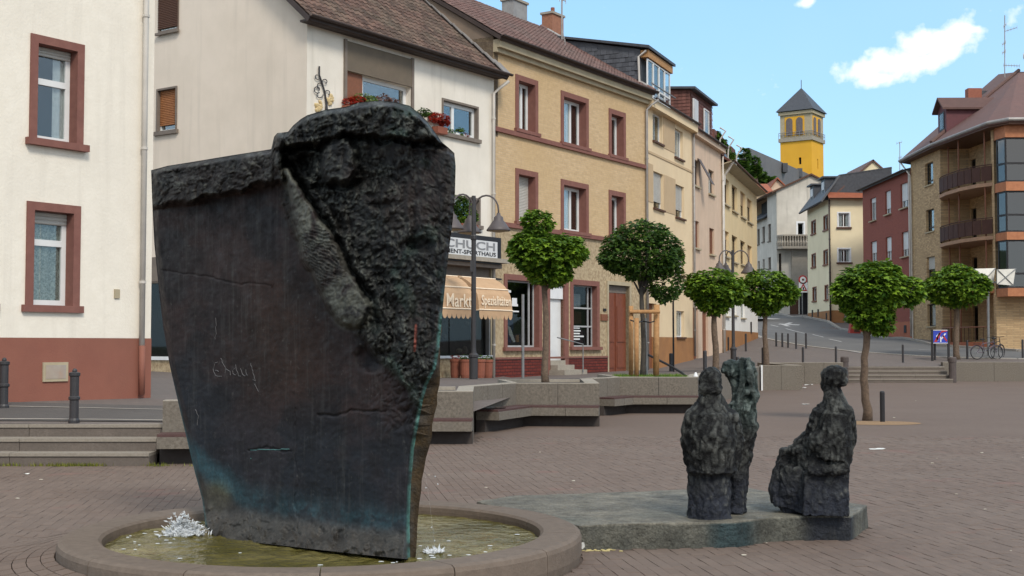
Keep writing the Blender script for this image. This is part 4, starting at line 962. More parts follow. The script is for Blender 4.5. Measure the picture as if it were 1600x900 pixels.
# ---- E: pinkish house with tile-hung dormer
FE = Fac((8.6, 60.8), (.371, .929)); WE = 6.4; ZE = 12.0
E = thing('pinkish_house', 'narrow pinkish plaster house with a brown tile-hung dormer between the two cream houses', 'house', FE.P(0, 0, 1.1))
ops = []
PE = dict(sill=.08, sillm=m_stone, fr=m_bfr, dep=.12, fw=.06)
ops.append(window(FE, E, rect(FE, 1083, 1092, 250, 291), **PE))
ops.append(window(FE, E, rect(FE, 1107, 1115.5, 266, 304), **PE, curt=((.1, .9),)))
ops.append(window(FE, E, rect(FE, 1083.5, 1092.5, 345, 388), **PE, shut=.97, shm=m_shutb))
ops.append(window(FE, E, rect(FE, 1108.5, 1116, 357, 398), **PE, shut=.97, shm=m_shutb))
d1 = rect(FE, 1081.5, 1091, 481, 557); d2 = rect(FE, 1097.5, 1106.5, 486, 556); ops += [(d1[0], d1[1], .5, d1[3]), (d2[0], d2[1], .5, d2[3])]
wall(FE, E, m_E, 0, WE, .5, ZE, ops); shell(FE, E, m_E, 0, WE, .5, ZE, 9)
fbox(FE, E, 'door', m_door, d1[0], d1[1], -.2, -.12, .8, d1[3], 'darker red house door'); fbox(FE, E, 'door', m_shutb, d2[0], d2[1], -.2, -.12, .8, d2[3])
fbox(FE, E, 'cornice', m_E, 0, WE, 0, .25, ZE-.25, ZE); gutter(FE, E, 0, WE, .33, ZE+.05)
q = FE.hit(1090, 270); MB().extr([FE.P(q[0]-.1, .02, q[1]+.7), FE.P(q[0]+.5, .02, q[1]+.7), FE.P(q[0]+.75, .65, q[1]-.55), FE.P(q[0]+.15, .65, q[1]-.55)], FE.N*.03).build('tilted_shutter', m_bfr, E)
ez = 14.0
slab(E, 'roof', m_tileC, [FE.P(0, .2, ZE), FE.P(WE, .2, ZE), FE.P(WE, -4.5, ZE+2.8), FE.P(0, -4.5, ZE+2.8)])
slab(E, 'roof', m_tileC, [FE.P(0, -9, ZE), FE.P(WE, -9, ZE), FE.P(WE, -4.5, ZE+2.8), FE.P(0, -4.5, ZE+2.8)])
MB().extr([FE.P(WE-.02, 0, ZE-.1), FE.P(WE-.02, -4.5, ZE+2.7), FE.P(WE-.02, -9, ZE-.1)], FE.U*-.1).build('gable', m_E, E)
m_hung = mat('brown_hung_tile', (.16, .065, .05), (.12, .05, .04), 6, .8, .2, 30, island=.25)
de = MB().hexa([FE.P(.1, -.1, ZE), FE.P(4.6, -.1, ZE), FE.P(4.6, -4, ZE), FE.P(.1, -4, ZE), FE.P(.1, -.1, ez), FE.P(4.6, -.1, ez), FE.P(4.6, -4, ez+.3), FE.P(.1, -4, ez+.3)]).build('dormer', m_hung, E)
q = MB()
for j in range(12):
    for i in range(24):
        a = .12+i*.19+(.09 if j % 2 else 0); q.add([FE.P(a, -.06, ZE+.02+j*.165), FE.P(a+.18, -.06, ZE+.02+j*.165), FE.P(a+.18, -.09, ZE+.2+j*.165), FE.P(a, -.09, ZE+.2+j*.165)], [(0, 1, 2, 3)])
        if i < 19: a = .1+i*.2; q.add([FE.P(.06, -a, ZE+.02+j*.165), FE.P(.06, -a-.19, ZE+.02+j*.165), FE.P(.09, -a-.19, ZE+.2+j*.165), FE.P(.09, -a, ZE+.2+j*.165)], [(3, 2, 1, 0)])
tag(q.build('hung_tiles', m_hung, de), kind='stuff')
MB().hexa([FE.P(-.1, .2, ez-.03), FE.P(4.8, .2, ez-.03), FE.P(4.8, -4, ez+.27), FE.P(-.1, -4, ez+.27), FE.P(-.1, .2, ez+.08), FE.P(4.8, .2, ez+.08), FE.P(4.8, -4, ez+.38), FE.P(-.1, -4, ez+.38)]).build('dormer_roof', m_slate, de)
window(FE, E, (.35, 1.2, ZE+.35, ZE+1.6), sill=0, dep=-.02, fr=m_frame, shut=.95, shm=m_whp, name='dormer_window'); window(FE, E, (2.6, 3.6, ZE+.2, ZE+1.5), sill=0, dep=-.02, fr=m_frame, name='dormer_window')
pipe(FE, E, WE-.1, .1, 1.3, ZE-.4, m_pipe, .05)
# ---- F: pale yellow house, four window columns
FF = Fac((10.97, 66.75), (.309, .951)); WF = 14.6; ZF = 11.35
Ff = thing('pale_yellow_house', 'pale yellow house with four window columns, white ground floor and ochre socle', 'house', FF.P(0, 0, 1.3))
ops = []
PF = dict(sill=.08, sillm=m_stone, fr=m_bfr, dep=.16, fw=.07)
for i, q in enumerate(((1129.5,1139,279,320),(1143.5,1152,291,331),(1157,1164.5,301,340),(1167.5,1175,312,348))): ops.append(window(FF, Ff, rect(FF, *q), **PF, mull=(.5,), shut=(0, 0, .5, .3)[i], shm=m_Dp, curt=((.1, .5),)))
for i, q in enumerate(((1129.6,1139,361,401),(1143.6,1152,369,410),(1157,1164.5,377,414),(1168,1175,384,418))): ops.append(window(FF, Ff, rect(FF, *q), **PF, mull=(.5,), shut=(.3, 0, 0, .8)[i], shm=m_Dp, curt=((.2, .7),)))
for i, q in enumerate(((1130,1139,470,494),(1145,1151,468,493),(1157.5,1164,470,497))): ops.append(window(FF, Ff, rect(FF, *q), sill=.08, sillm=m_stone, fr=m_frame, dep=.1))
z_w = FF.hit(1150, 462)[1]; z_o = FF.hit(1150, 517)[1]
wall(FF, Ff, m_F, 0, WF, z_w, ZF, ops); wall(FF, Ff, m_white, 0, WF, z_o, z_w, ops, name='ground_floor_wall'); wall(FF, Ff, m_ochre, 0, WF, .5, z_o, ops, d=.02, name='socle')
shell(FF, Ff, m_F, 0, WF, .5, ZF, 9)
for px, py in ((1137, 537), (1144, 536), (1173, 512)):
    a, c = FF.hit(px, py); fbox(FF, Ff, 'cellar_vent', m_blk, a-.2, a+.2, .02, .05, c-.35, c+.35)
slab(Ff, 'eaves_soffit', m_stone, [FF.P(-.1, .55, ZF+.02), FF.P(WF+.2, .55, ZF+.02), FF.P(WF+.2, 0, ZF-.15), FF.P(-.1, 0, ZF-.15)], .06)
gutter(FF, Ff, -.1, WF+.2, .62, ZF+.08, m=m_shutd)
slab(Ff, 'roof', m_hung, [FF.P(-.1, .5, ZF+.05), FF.P(WF+.2, .5, ZF+.05), FF.P(WF+.2, -4.5, ZF+3.4), FF.P(-.1, -4.5, ZF+3.4)])
slab(Ff, 'roof', m_hung, [FF.P(-.1, -9, ZF+.05), FF.P(WF+.2, -9, ZF+.05), FF.P(WF+.2, -4.5, ZF+3.4), FF.P(-.1, -4.5, ZF+3.4)])
MB().extr([FF.P(WF-.02, 0, ZF-.1), FF.P(WF-.02, -4.5, ZF+3.3), FF.P(WF-.02, -9, ZF-.1)], FF.U*-.1).build('gable', m_F, Ff)
for a in (1.0, 4.0, 7.2):
    de = MB().hexa([FF.P(a, -.5, ZF), FF.P(a+1.6, -.5, ZF), FF.P(a+1.6, -3, ZF), FF.P(a, -3, ZF), FF.P(a, -.5, ZF+1.9), FF.P(a+1.6, -.5, ZF+1.9), FF.P(a+1.6, -3, ZF+2.2), FF.P(a, -3, ZF+2.2)]).build('dormer', m_hung, Ff)
    MB().tube([FF.P(a-.05, -.2, ZF+1.95), FF.P(a-.05, .1, ZF+1.75), FF.P(a-.05, -.2, ZF+1.3), FF.P(a-.05, -.25, ZF+.5)], .045, 7).build('downpipe', m_pipe, de)
    fbox(FF, de, 'dormer_window', m_pane, a+.2, a+1.4, -.5, -.45, ZF+.7, ZF+1.6)
MB().tube([FF.P(.2, .6, ZF), FF.P(.25, .35, ZF-.4), FF.P(.3, .12, ZF-.7), FF.P(.3, .1, ZF-1.2)], .07, 8).build('downpipe', m_pipe, Ff)
pipe(FF, Ff, .12, .1, 1.4, ZF-.9, m_pipe, .05)
# ---- G: weathered grey gabled house at the bend
FG = Fac((23.86, 115), (1, 0)); G = thing('weathered_grey_house', 'weathered grey plaster gabled house with a stone balcony at the bend of the street', 'house', FG.P(0, 0, 4.2))
zc = FG.hit(1215, 297)[1]; zpk = 17.1; ops = []
bd = rect(FG, 1244, 1258, 346, 368); ops.append(window(FG, G, bd, sur=.14, surm=m_whp, sill=0, fr=m_frame, dep=.15, fw=.06))
g1 = rect(FG, 1234, 1248, 458, 492); g2 = rect(FG, 1249.5, 1262, 456, 493); ops += [(g1[0], g1[1], 3.5, g1[3]), (g2[0], g2[1], 3.5, g2[3])]
wr = rect(FG, 1217, 1221, 396, 426); ops.append(window(FG, G, wr, sill=.05, fr=m_bfr, dep=.12, fw=.05))
wall(FG, G, m_G, 0, 6.5, 3.4, zc, ops); MB().extr([FG.P(0, 0, zc), FG.P(6.3, 0, zc), FG.P(3.1, 0, zpk)], FG.N*-.3).build('gable', m_G, G)
fbox(FG, G, 'gate', m_shutd, g1[0], g1[1], -.25, -.15, 3.6, g1[3]); fbox(FG, G, 'gate', m_blk, g2[0], g2[1], -.25, -.15, 3.6, g2[3])
FGs = Fac((23.86-.2*0, 115), (.035, -1)); ops = []
for q in ((1200,1204.5,350,377),(1200,1204.5,402,420)): ops.append(window(FGs, G, rect(FGs, *q), sill=.08, fr=m_bfr, dep=.12, fw=.06))
for q in ((1183,1187,358,382),(1191,1195,354,378),(1184,1187,408,424),(1191.5,1194.5,405,420)): ops.append(window(FGs, G, rect(FGs, *q), sill=.08, fr=m_bfr, dep=.12, fw=.06))
uw_ = FGs.hit(1199, 350)[0]
wall(FGs, G, m_G, uw_, 0, 3.4, zc, ops); wall(FGs, G, m_G, uw_-9, uw_, 3.4, 13.6, ops, name='wing_wall')
slab(G, 'roof', m_shutd, [FGs.P(-13, .5, zc-.15), FGs.P(.25, .5, zc-.15), FG.P(3.1, .25, zpk+.12), FG.P(3.5, -13, zpk+.12)], .14)
slab(G, 'roof', m_shutd, [FG.P(6.6, .25, zc-.3), FG.P(6.6, -13, zc-.3), FG.P(3.5, -13, zpk+.12), FG.P(3.1, .25, zpk+.12)], .14)
slab(G, 'wing_roof', m_slate, [FGs.P(uw_-9, .4, 13.6), FGs.P(uw_, .4, 13.6), FGs.P(uw_, -1.5, 14.9), FGs.P(uw_-9, -1.5, 14.9)])
MB().quad(FG.P(6.4, 0, 3.4), FG.P(6.4, -9, 3.4), FG.P(6.4, -9, zc), FG.P(6.4, 0, zc)).build('side_wall', m_G, G)
FG.box(MB(), .4, 6, -9, -.8, 3.4, zc-.3).build('interior', m_room, G)
br = rect(FG, 1213, 1262, 368, 386)
poly = [FG.P(br[0], 0, 0), FG.P(br[0], .7, 0), FG.P(br[0]+.35, 1.15, 0), FG.P(br[1]+.6, 1.15, 0), FG.P(br[1]+.6, 0, 0)]
bal = MB().prism([(p.x, p.y) for p in poly], br[2]-.22, br[2]).build('balcony', m_conct, G)
MB().prism([(p.x, p.y) for p in [FG.P(br[0]+.05, 0, 0), FG.P(br[0]+.05, .68, 0), FG.P(br[0]+.4, 1.1, 0), FG.P(br[1]+.6, 1.1, 0), FG.P(br[1]+.6, 0, 0)]], br[3]-.12, br[3]).build('handrail', m_conct, bal)
pth = [FG.P(br[0]+.08, .1, 0), FG.P(br[0]+.08, .65, 0), FG.P(br[0]+.4, 1.05, 0), FG.P(br[1]+.6, 1.05, 0)]
for p in along(pth, 17): MB().lathe((p.x, p.y, br[2]), [(.06, 0), (.09, .15), (.12, .35), (.06, .55), (.05, .75), (.08, br[3]-br[2]-.12)], 7).build('baluster', m_conct, bal)
cr_ = rect(FG, 1236, 1262, 388, 455); fbox(FG, G, 'bulging_wall', m_conct, cr_[0], cr_[1]+.5, 0, .5, cr_[2], br[2]-.22)
# ---- H: butter coloured corner house
FH = Fac((24.85, 100), (1, 0)); H = thing('butter_yellow_house', 'butter-yellow corner house with slate mansard, orange tile strip and brown socle up the street', 'house', FH.P(0, 0, 3.5))
FHs = Fac((24.85, 100), (-.038*-1*0-.038, -1)); FHs = Fac((24.85, 100), (-.038, -1))
ZH = 13.25; ops = []; PH = dict(sur=.1, surm=m_whp, sill=.1, sillm=m_shutd, fr=m_frame, dep=.12, fw=.07)
for q in ((1308,1329,331,356),(1308,1330,387,411)): ops.append(window(FH, H, rect(FH, *q), **PH, mull=(.5,), curt=((.0, .35), (.7, 1))))
zo = FH.hit(1320, 485)[1]
wall(FH, H, m_H, 0, 6.4, zo, ZH, ops); wall(FH, H, m_ochre, 0, 6.4, 2.5, zo, (), d=.03, name='socle')
fbox(FH, H, 'roller_gate', m_gut, FH.hit(1319, 480)[0], FH.hit(1335, 480)[0], .02, .06, 3.2, FH.hit(1319, 478)[1])
ops = []
for q in ((1268,1275,344,366),(1287,1294,336,360),(1268.5,1275,396,418),(1287,1294,390,414),(1270,1276,448,471),(1289,1294.5,445,469)): ops.append(window(FHs, H, rect(FHs, *q), sur=.09, surm=m_shutb, sill=.08, fr=m_frame, dep=.12, fw=.06))
uf = FHs.hit(1262, 400)[0]
wall(FHs, H, m_H, uf, 0, zo, ZH, ops); wall(FHs, H, m_ochre, uf, 0, 2.5, zo, (), d=.03, name='socle')
FH.box(MB(), .5, 6, -8.5, -.8, 2.5, ZH-.2).build('interior', m_room, H)
MB().quad(FH.P(6.4, 0, 2.5), FH.P(6.4, -9, 2.5), FH.P(6.4, -9, ZH), FH.P(6.4, 0, ZH)).build('side_wall', m_H, H)
pipe(FH, H, .0, .12, 3.6, ZH-.1, m_gutd, .07)
for k in range(3): c_ = FHs.hit((1270, 1279, 1292)[k], (490, 489, 495)[k]); fbox(FHs, H, 'cellar_vent', m_blk, c_[0]-.2, c_[0]+.2, .03, .06, c_[1]-.3, c_[1]+.3)
slab(H, 'roof', m_slate, [FHs.P(uf-.3, .7, ZH-.25), FHs.P(.4, .7, ZH-.25), FHs.P(-.3, -.9, ZH+1.9), FHs.P(uf, -.9, ZH+1.9)], .14)
slab(H, 'roof', m_slate, [FHs.P(uf, -.9, ZH+1.9), FHs.P(-.3, -.9, ZH+1.9), FHs.P(-.3, -5, ZH+2.5), FHs.P(uf, -5, ZH+2.5)], .14)
MB().extr([FHs.P(-.3, .3, ZH-.1), FHs.P(-.3, -.9, ZH+1.85), FHs.P(-.3, -5, ZH+2.4), FHs.P(-.3, -5, ZH-.1)], FHs.U*-.1).build('mansard_end', m_slate, H)
for a in (uf+1.6, -2.6):
    de = FHs.box(MB(), a, a+1.5, -1.4, .05, ZH, ZH+1.75).build('dormer', m_slate, H); FHs.box(MB(), a-.2, a+1.7, -1.6, .3, ZH+1.75, ZH+1.87).build('dormer_roof', m_slate, de); window(FHs, H, (a+.25, a+1.25, ZH+.45, ZH+1.5), sill=0, dep=-.06, fr=m_frame, name='dormer_window', shut=.6, shm=m_whp)
slab(H, 'tile_strip', m_tileR, [FH.P(-.1, .45, ZH-.02), FH.P(6.5, .45, ZH-.02), FH.P(6.5, -.35, ZH+.55), FH.P(-.1, -.35, ZH+.55)], .1); gutter(FH, H, -.1, 6.5, .52, ZH-.02, m=m_shutd)
gz = ZH+.2; pk = FH.hit(1366, 250)
MB().extr([FH.P(.4, -.4, gz), FH.P(6.9, -.4, gz), FH.P(pk[0], -.4, pk[1])], FH.N*-.3).build('gable', m_H, H)
gw = rect(FH, 1343, 1359, 283, 306); window(Fac(FH.P(0, -.38, 0).xy, (1, 0)), H, gw, sur=.08, surm=m_stone, sill=.05, shut=.95, shm=m_shut, dep=-.02, fr=m_frame)
slab(H, 'roof', m_tileC, [FH.P(.1, -.25, gz-.2), FH.P(.1, -8, gz-.2), FH.P(pk[0], -8, pk[1]+.1), FH.P(pk[0], -.25, pk[1]+.1)], .12)
slab(H, 'roof', m_tileC, [FH.P(7.1, -.25, gz-.2), FH.P(7.1, -8, gz-.2), FH.P(pk[0], -8, pk[1]+.1), FH.P(pk[0], -.25, pk[1]+.1)], .12)
cx_ = FH.hit(1343, 262); chimney(H, FH, cx_[0]-.5, -4.5, ZH+1, cx_[1]-.2, 1.0, .6, m_tileR)
cs = rect(FH, 1322, 1346, 262, 276); slab(H, 'roof', m_tileR, [FH.P(cs[0], -4, cs[2]), FH.P(cs[1], -4, cs[2]), FH.P(cs[1]-.1, -5.5, cs[3]), FH.P(cs[0]+1, -5.5, cs[3])])
# ---- I: dark red brick house
FI = Fac((26.3, 95.6), (0, -1)); WI = 11.6; ZI = 13.35
I = thing('dark_red_brick_house', 'dark red brick house with white-shuttered windows and orange socle on the right of the street', 'house', FI.P(WI, 0, 2.5))
ops = []; PI_ = dict(sur=0, sill=.12, sillm=m_stone, fr=m_frame, dep=.14, fw=.08)
for i, q in enumerate(((1360,1369,309,345),(1383,1392,298,335),(1407,1418.5,286,325),(1360.6,1370,377,410),(1384,1393,370,407),(1409,1419.5,362,401))): ops.append(window(FI, I, rect(FI, *q), **PI_, shut=(.2, .75, .7, .55, .6, .7)[i], shm=m_frame, mull=(.5,), curt=((.1, .5),)))
zo = FI.hit(1410, 503)[1]
wall(FI, I, m_I, 0, WI, zo, ZI, ops); wall(FI, I, m_Ip, 0, WI, 1.8, zo, (), d=.02, name='socle'); shell(FI, I, m_I, 0, WI, 1.8, ZI, 9)
c_ = FI.hit(1415, 514); fbox(FI, I, 'cellar_vent', m_blk, c_[0]-.25, c_[0]+.25, .02, .05, c_[1]-.25, c_[1]+.25)
slab(I, 'roof', m_slate, [FI.P(-.2, .35, ZI), FI.P(WI, .35, ZI), FI.P(WI, -4.5, ZI+1.2), FI.P(-.2, -4.5, ZI+1.2)], .15); gutter(FI, I, -.2, WI, .43, ZI, m=m_gutd)
pipe(FI, I, WI-.1, .1, 2.3, ZI-.1, m_pipe, .06)
# ---- J: tan brick apartment block
FJ = Fac((26.3, 84), (.018, -1)); WJ = 5.5; ZJ = 14.0
J = thing('apartment_block', 'tan brick apartment block with curved brown balconies, dark glazed bay and reddish hipped roof', 'apartment block', FJ.P(WJ, 0, 2))
ops = []; PJ = dict(sill=.05, sillm=m_stone, fr=m_blk, dep=.16, fw=.07)
for i, q in enumerate(((1445.5,1458,254,289),(1447,1459.5,327,362),(1448,1461,401,436),(1449,1462,475,510))): ops.append(window(FJ, J, rect(FJ, *q), **PJ, shut=(0, 0, .55, 0)[i], shm=m_shut, mull=(), trans=(.2,) if i < 3 else (), curt=((.2, .9),) if i == 3 else ()))
wall(FJ, J, m_J, 0, WJ, 1.3, ZJ, ops); FJ.box(MB(), .3, WJ-.3, -6, -.8, 1.4, ZJ-.2).build('interior', m_room, J)
MB().quad(FJ.P(0, -8, 1.3), FJ.P(0, 0, 1.3), FJ.P(0, 0, ZJ), FJ.P(0, -8, ZJ)).build('side_wall', m_J, J)
PA, PB, PC_, PD = Vector((26.4, 78.5, 0)), Vector((28.1, 78.2, 0)), Vector((28.3, 71.6, 0)), Vector((26.95, 71.4, 0))
Fa = Fac(PA.xy, (PB-PA).xy); Fb = Fac(PB.xy, (PC_-PB).xy); Lb = (PC_-PB).length; La = (PB-PA).length
wall(Fa, J, m_J, 0, La, 1.3, ZJ, name='loggia_wall')
dops = [(.15, .95, z+.1, z+2.2) for z in (1.9, 4.85, 7.85, 10.85)]
wall(Fb, J, m_J, 0, Lb, 1.3, ZJ, dops, name='loggia_wall')
for o_ in dops: fbox(Fb, J, 'balcony_door', m_blk, o_[0], o_[1], -.2, -.12, o_[2], o_[3]); fbox(Fb, J, 'pane', m_paned, o_[0]+.08, o_[1]-.08, -.12, -.11, o_[2]+.1, o_[3]-.1)
m_bslab = mat('tan_balcony_edge', (.36, .22, .14), (.3, .18, .115), 3, .8)
for zz in (7.85, 10.85, 4.85):
    pts = [(26.42, 78.45), (26.0, 77.6), (25.85, 76), (25.95, 74), (26.35, 72.3), (26.93, 71.45), (28.2, 71.6), (28.05, 78.2)]
    bl = MB().prism(pts, zz-.2, zz).build('balcony', m_timb if zz < 5 else m_bslab, J)
    out_ = [Vector((x, y, 0)) for x, y in pts[:6]]; K = along(out_, 10)
    for a, c in zip(K[:-1], K[1:]):
        dr_ = (c-a).normalized(); n_ = Vector((-dr_.y, dr_.x))*.02; a_ = a+dr_*.03; c2_ = c-dr_*.03
        MB().prism([a_-n_, c2_-n_, c2_+n_, a_+n_], zz+.12, zz+.95).build('balcony_panel', m_rail, bl)
    MB().tube([Vector((p.x, p.y, zz+1.02)) for p in K], .03, 6).build('handrail', m_rail, bl)
for px, Yp in ((1483, 77.6), (1499, 75.2), (1540, 72.0)):
    p = at(px, 300, Yp); MB().tube([(p.x-.02, p.y, 1.5), (p.x-.02, p.y, ZJ-.2)], .045, 6).build('balcony_post', m_shutb, J)
for k in range(12):
    p = along([Vector((x, y, 0)) for x, y in ((26.3, 78.3), (25.9, 76), (26.1, 73), (26.8, 71.6))], 12)[k]; MB().tube([(p.x, p.y, 1.5), (p.x, p.y, 2.75)], .02, 5).build('railing_bar', m_rail, J)
MB().tube([(26.3, 78.3, 2.75), (25.9, 76, 2.75), (26.1, 73, 2.75), (26.8, 71.6, 2.75)], .035, 6).build('handrail', m_shutb, J)
MB().prism([(26.25, 78.3), (25.85, 76), (26.05, 73), (26.75, 71.5), (26.9, 71.6), (26.4, 78.4)], 1.2, 1.9).build('terrace_wall', m_Ip, J)
FK = Fac((26.95, 71.2), (1, 0)); wall(FK, J, m_J, 0, 9, 1.0, 4.5, name='wing_wall')
MB().quad(FK.P(0, -.4, 1), FK.P(0, 0, 1), FK.P(0, 0, ZJ), FK.P(0, -.4, ZJ)).build('wing_wall', m_J, J)
FK2 = Fac((26.95, 71.4), (1, 0)); wall(FK2, J, m_J, 0, 9, 4.5, ZJ, name='wing_wall')
zf = [(4.85, 7.5), (7.93, 10.2), (10.7, 13.15)]
bp = [(26.98, 71.25), (26.95, 70.9), (27.12, 70.0), (35, 70.0), (35, 71.3)]
for z0_, z1_ in ((4.4, 4.85), (7.5, 7.93), (10.2, 10.7), (13.15, 13.9)): MB().prism([(x, y-.06 if y < 71 else y) for x, y in bp], z0_, z1_).build('timber_band', m_timb, J)
Fc_ = Fac(bp[1], (bp[2][0]-bp[1][0], bp[2][1]-bp[1][1])); Lc = math.dist(bp[1], bp[2]); Fd_ = Fac(bp[2], (1, 0))
for i, (z0_, z1_) in enumerate(zf):
    window(Fc_, J, (0, Lc, z0_, z1_), sill=0, fr=m_blk, dep=.03, fw=.09, trans=(.42,) if i else (.3,), pane=m_bayg, name='bay_window')
    for k in range(3): window(Fd_, J, (.0+k*1.6, 1.58+k*1.6, z0_, z1_), sill=0, fr=m_blk, dep=.03, fw=.09, trans=(.42,) if i else (.3,), pane=m_bayg, name='bay_window', curt=((.55, 1),) if i == 0 else ())
MB().prism([(27.3, 70.9), (34.8, 70.9), (34.8, 71.3), (27.3, 71.3)], 4.9, 13.1).build('interior', m_room, J)
E1, E2, E3, E4 = at(1416, 249, 84.5), at(1480, 221, 77.5), at(1557, 197, 70), Vector((36, 69.3, 14.1))
for e in (E1, E2, E3): e.z = 14.05
E1 = Vector((25.75, 84.6, 14.0)); E2 = Vector((25.7, 78, 14.05)); E3 = Vector((26.4, 70.6, 14.1)); E3b = Vector((27.1, 69.4, 14.1))
R1 = at(1592, 112, 84); R0 = at(1560, 116, 92)
slab(J, 'roof', m_tileJ, [E1, E2, R1, R0], .2); slab(J, 'roof', m_tileJ, [E2, E3, E3b, R1], .2); slab(J, 'roof', m_tileJ, [E3b, E4, at(1760, 112, 84), R1], .2)
slab(J, 'roof', m_tileJ, [E1, R0, at(1760, 112, 92), Vector((38, 95, 14))], .2); slab(J, 'roof', m_tileJ, [R1, R0, at(1760, 112, 92), at(1760, 112, 84)], .2)
MB().prism([(25.8, 84.5), (25.75, 78), (26.45, 70.7), (27.15, 69.5), (36, 69.5), (36, 84.5)], 13.8, 13.98).build('soffit', m_shutd, J)
MB().tube([E1+Vector((0, 0, -.05)), E2+Vector((0, 0, -.05)), E3+Vector((0, 0, -.05)), E3b+Vector((0, 0, -.05)), E4], .1, 8).build('gutter', m_gut, J)
MB().tube([E2+Vector((0, 0, .1)), R1+Vector((0, 0, .1))], .12, 7).build('hip_tile', m_tileC, J)
MB().tube([E1+Vector((.1, 0, -.2)), FJ.P(.25, .15, 12.9), FJ.P(.25, .1, 12.2), FJ.P(.25, .1, 2.2)], .05, 8).build('downpipe', m_pipe, J)
# dormer on its roof
FR = Fac(at(1463, 200, 80.5).xy, (.4, -.9)); a = at(1466, 205, 80.5)
t0 = at(1465, 203, 80.3); t1 = at(1478, 208, 78.5)
c_ = [at(1466, 206, 80.2), at(1479, 209, 78.6), at(1516, 186, 81), at(1500, 190, 83)]
FDm = Fac((c_[0].x, c_[0].y), (c_[1].x-c_[0].x, c_[1].y-c_[0].y)); wd = math.dist(c_[0].xy, c_[1].xy)
dmr = MB(); z0_ = 14.6; ztop = at(1466, 176, 80.2).z; zpk_ = at(1472, 157, 79.4).z
dmr.extr([FDm.P(0, 0, z0_), FDm.P(wd, 0, z0_), FDm.P(wd, 0, ztop), FDm.P(wd/2, 0, zpk_), FDm.P(0, 0, ztop)], -FDm.N*3.4); dj = dmr.build('dormer', mat('plum_cladding', (.12, .04, .045), (.1, .035, .04), 6, .7), J)
for s_ in (0, 1):
    e_ = -.25 if s_ == 0 else wd+.25; MB().extr([FDm.P(e_, .3, ztop-.12), FDm.P(wd/2, .3, zpk_+.06), FDm.P(wd/2, -3.6, zpk_+.06), FDm.P(e_, -3.6, ztop-.12)], (0, 0, .12)).build('dormer_roof', m_tileJ, dj)
FDm2 = FDm; fbox(FDm, dj, 'dormer_window', m_blk, wd*.22, wd*.78, 0, .03, z0_+.5, ztop-.15); fbox(FDm, dj, 'pane', m_pane, wd*.3, wd*.7, .03, .04, z0_+.6, ztop-.25)
p = at(1521, 150, 84); ch = MB().box(p.x-.45, p.x+.45, p.y-.3, p.y+.3, 14.8, at(1521, 139, 84).z).build('chimney', mat('old_chimney_brick', (.3,.11,.07), (.25,.09,.06), 9, .9), J)
p = at(1536, 150, 86); MB().box(p.x-.3, p.x+.3, p.y-.3, p.y+.3, 15, at(1536, 143, 86).z).build('chimney', m_slate, J)
MB().extr([at(1566, 196, 73), at(1590, 194, 72), at(1578, 181, 73.5)], (0, .6, .2)).build('roof_gablet', m_tileC, J)
# ---- church on the hill
an = math.radians(33.9); c0 = Vector((.2355*190, 190)); w_ = 4.94
FT = Fac((c0.x-w_*math.cos(an), c0.y+w_*math.sin(an)), (math.cos(an), -math.sin(an))); FTs = Fac((c0.x, c0.y), (math.sin(an), math.cos(an)))
T = thing('church', 'yellow church tower with grey pyramid roof and slate nave on the hill beyond the roofs', 'church', (FT.P(0, 0, 8)))
zz = lambda y: EYE+(540-y)*190/2000
wall(FT, T, m_yel, 0, w_, 6, zz(214), [(2.9, 3.3, zz(254), zz(243))], name='tower_wall'); wall(FTs, T, m_yel, 0, w_, 6, zz(214), [(2.3, 2.7, zz(260), zz(244))], name='tower_wall')
FT.box(MB(), .5, w_-.5, -w_+.3, -.5, 8, zz(172)).build('tower_core', m_room, T)
def arch(F, b, u0, u1, z0, z1, m, d):
    r_ = (u1-u0)/2; pts = [F.P(u0, d, z0), F.P(u1, d, z0)]+[F.P(u0+r_+r_*math.cos(math.pi*k/8), d, z1-r_+r_*math.sin(math.pi*k/8)) for k in range(9)]
    return MB().extr(pts, -F.N*.08).build('arched_louvre', m, b)
m_louv = mat('grey_louvre', (.16, .13, .13), (.12, .1, .1), 4, .8)
for F_, pr in ((FT, ((1.0, 2.0), (2.6, 3.6))), (FTs, ((.7, 1.7), (2.5, 3.5)))):
    wall(F_, T, m_stone, 0, w_, zz(214), zz(170), name='belfry_wall'); fbox(F_, T, 'belfry_panel', m_yel, pr[0][0]-.25, pr[1][1]+.25, .0, .05, zz(208), zz(177))
    for a, c in pr: arch(F_, T, a, c, zz(207), zz(179), m_louv, .14)
FT.box(MB(), -.22, w_+.22, -w_-.22, .22, zz(214)-.25, zz(211)).build('ledge', m_conct, T)
def ringrail(F, u0, u1): 
    for k in range(9): MB().tube([F.P(u0+(u1-u0)*k/8, .18, zz(211)), F.P(u0+(u1-u0)*k/8, .18, zz(202))], .04, 4).build('railing_bar', m_gut, T)
    for y in (202, 206): MB().tube([F.P(u0, .18, zz(y)), F.P(u1, .18, zz(y))], .04, 4).build('railing', m_gut, T)
ringrail(FT, -.16, w_+.16); ringrail(FTs, -.16, w_+.16)
for F_ in (FT, FTs): fbox(F_, T, 'cornice', m_stone, -.2 if F_ is FT else .01, w_+.2, 0, .25, zz(174), zz(169))
q = [FT.P(-.5, .5, zz(168)), FT.P(w_+.5, .5, zz(168)), FT.P(w_+.5, -w_-.5, zz(168)), FT.P(-.5, -w_-.5, zz(168))]
MB().add(q+[FT.P(w_/2, -w_/2, zz(127))], [(0, 1, 4), (1, 2, 4), (2, 3, 4), (3, 0, 4), (3, 2, 1, 0)]).build('spire_roof', m_slate, T)
ap = FT.P(w_/2, -w_/2, zz(127)); MB().tube([ap-Vector((0, 0, .2)), ap+Vector((0, 0, 1.2))], .06, 5).build('finial', m_slate, T)
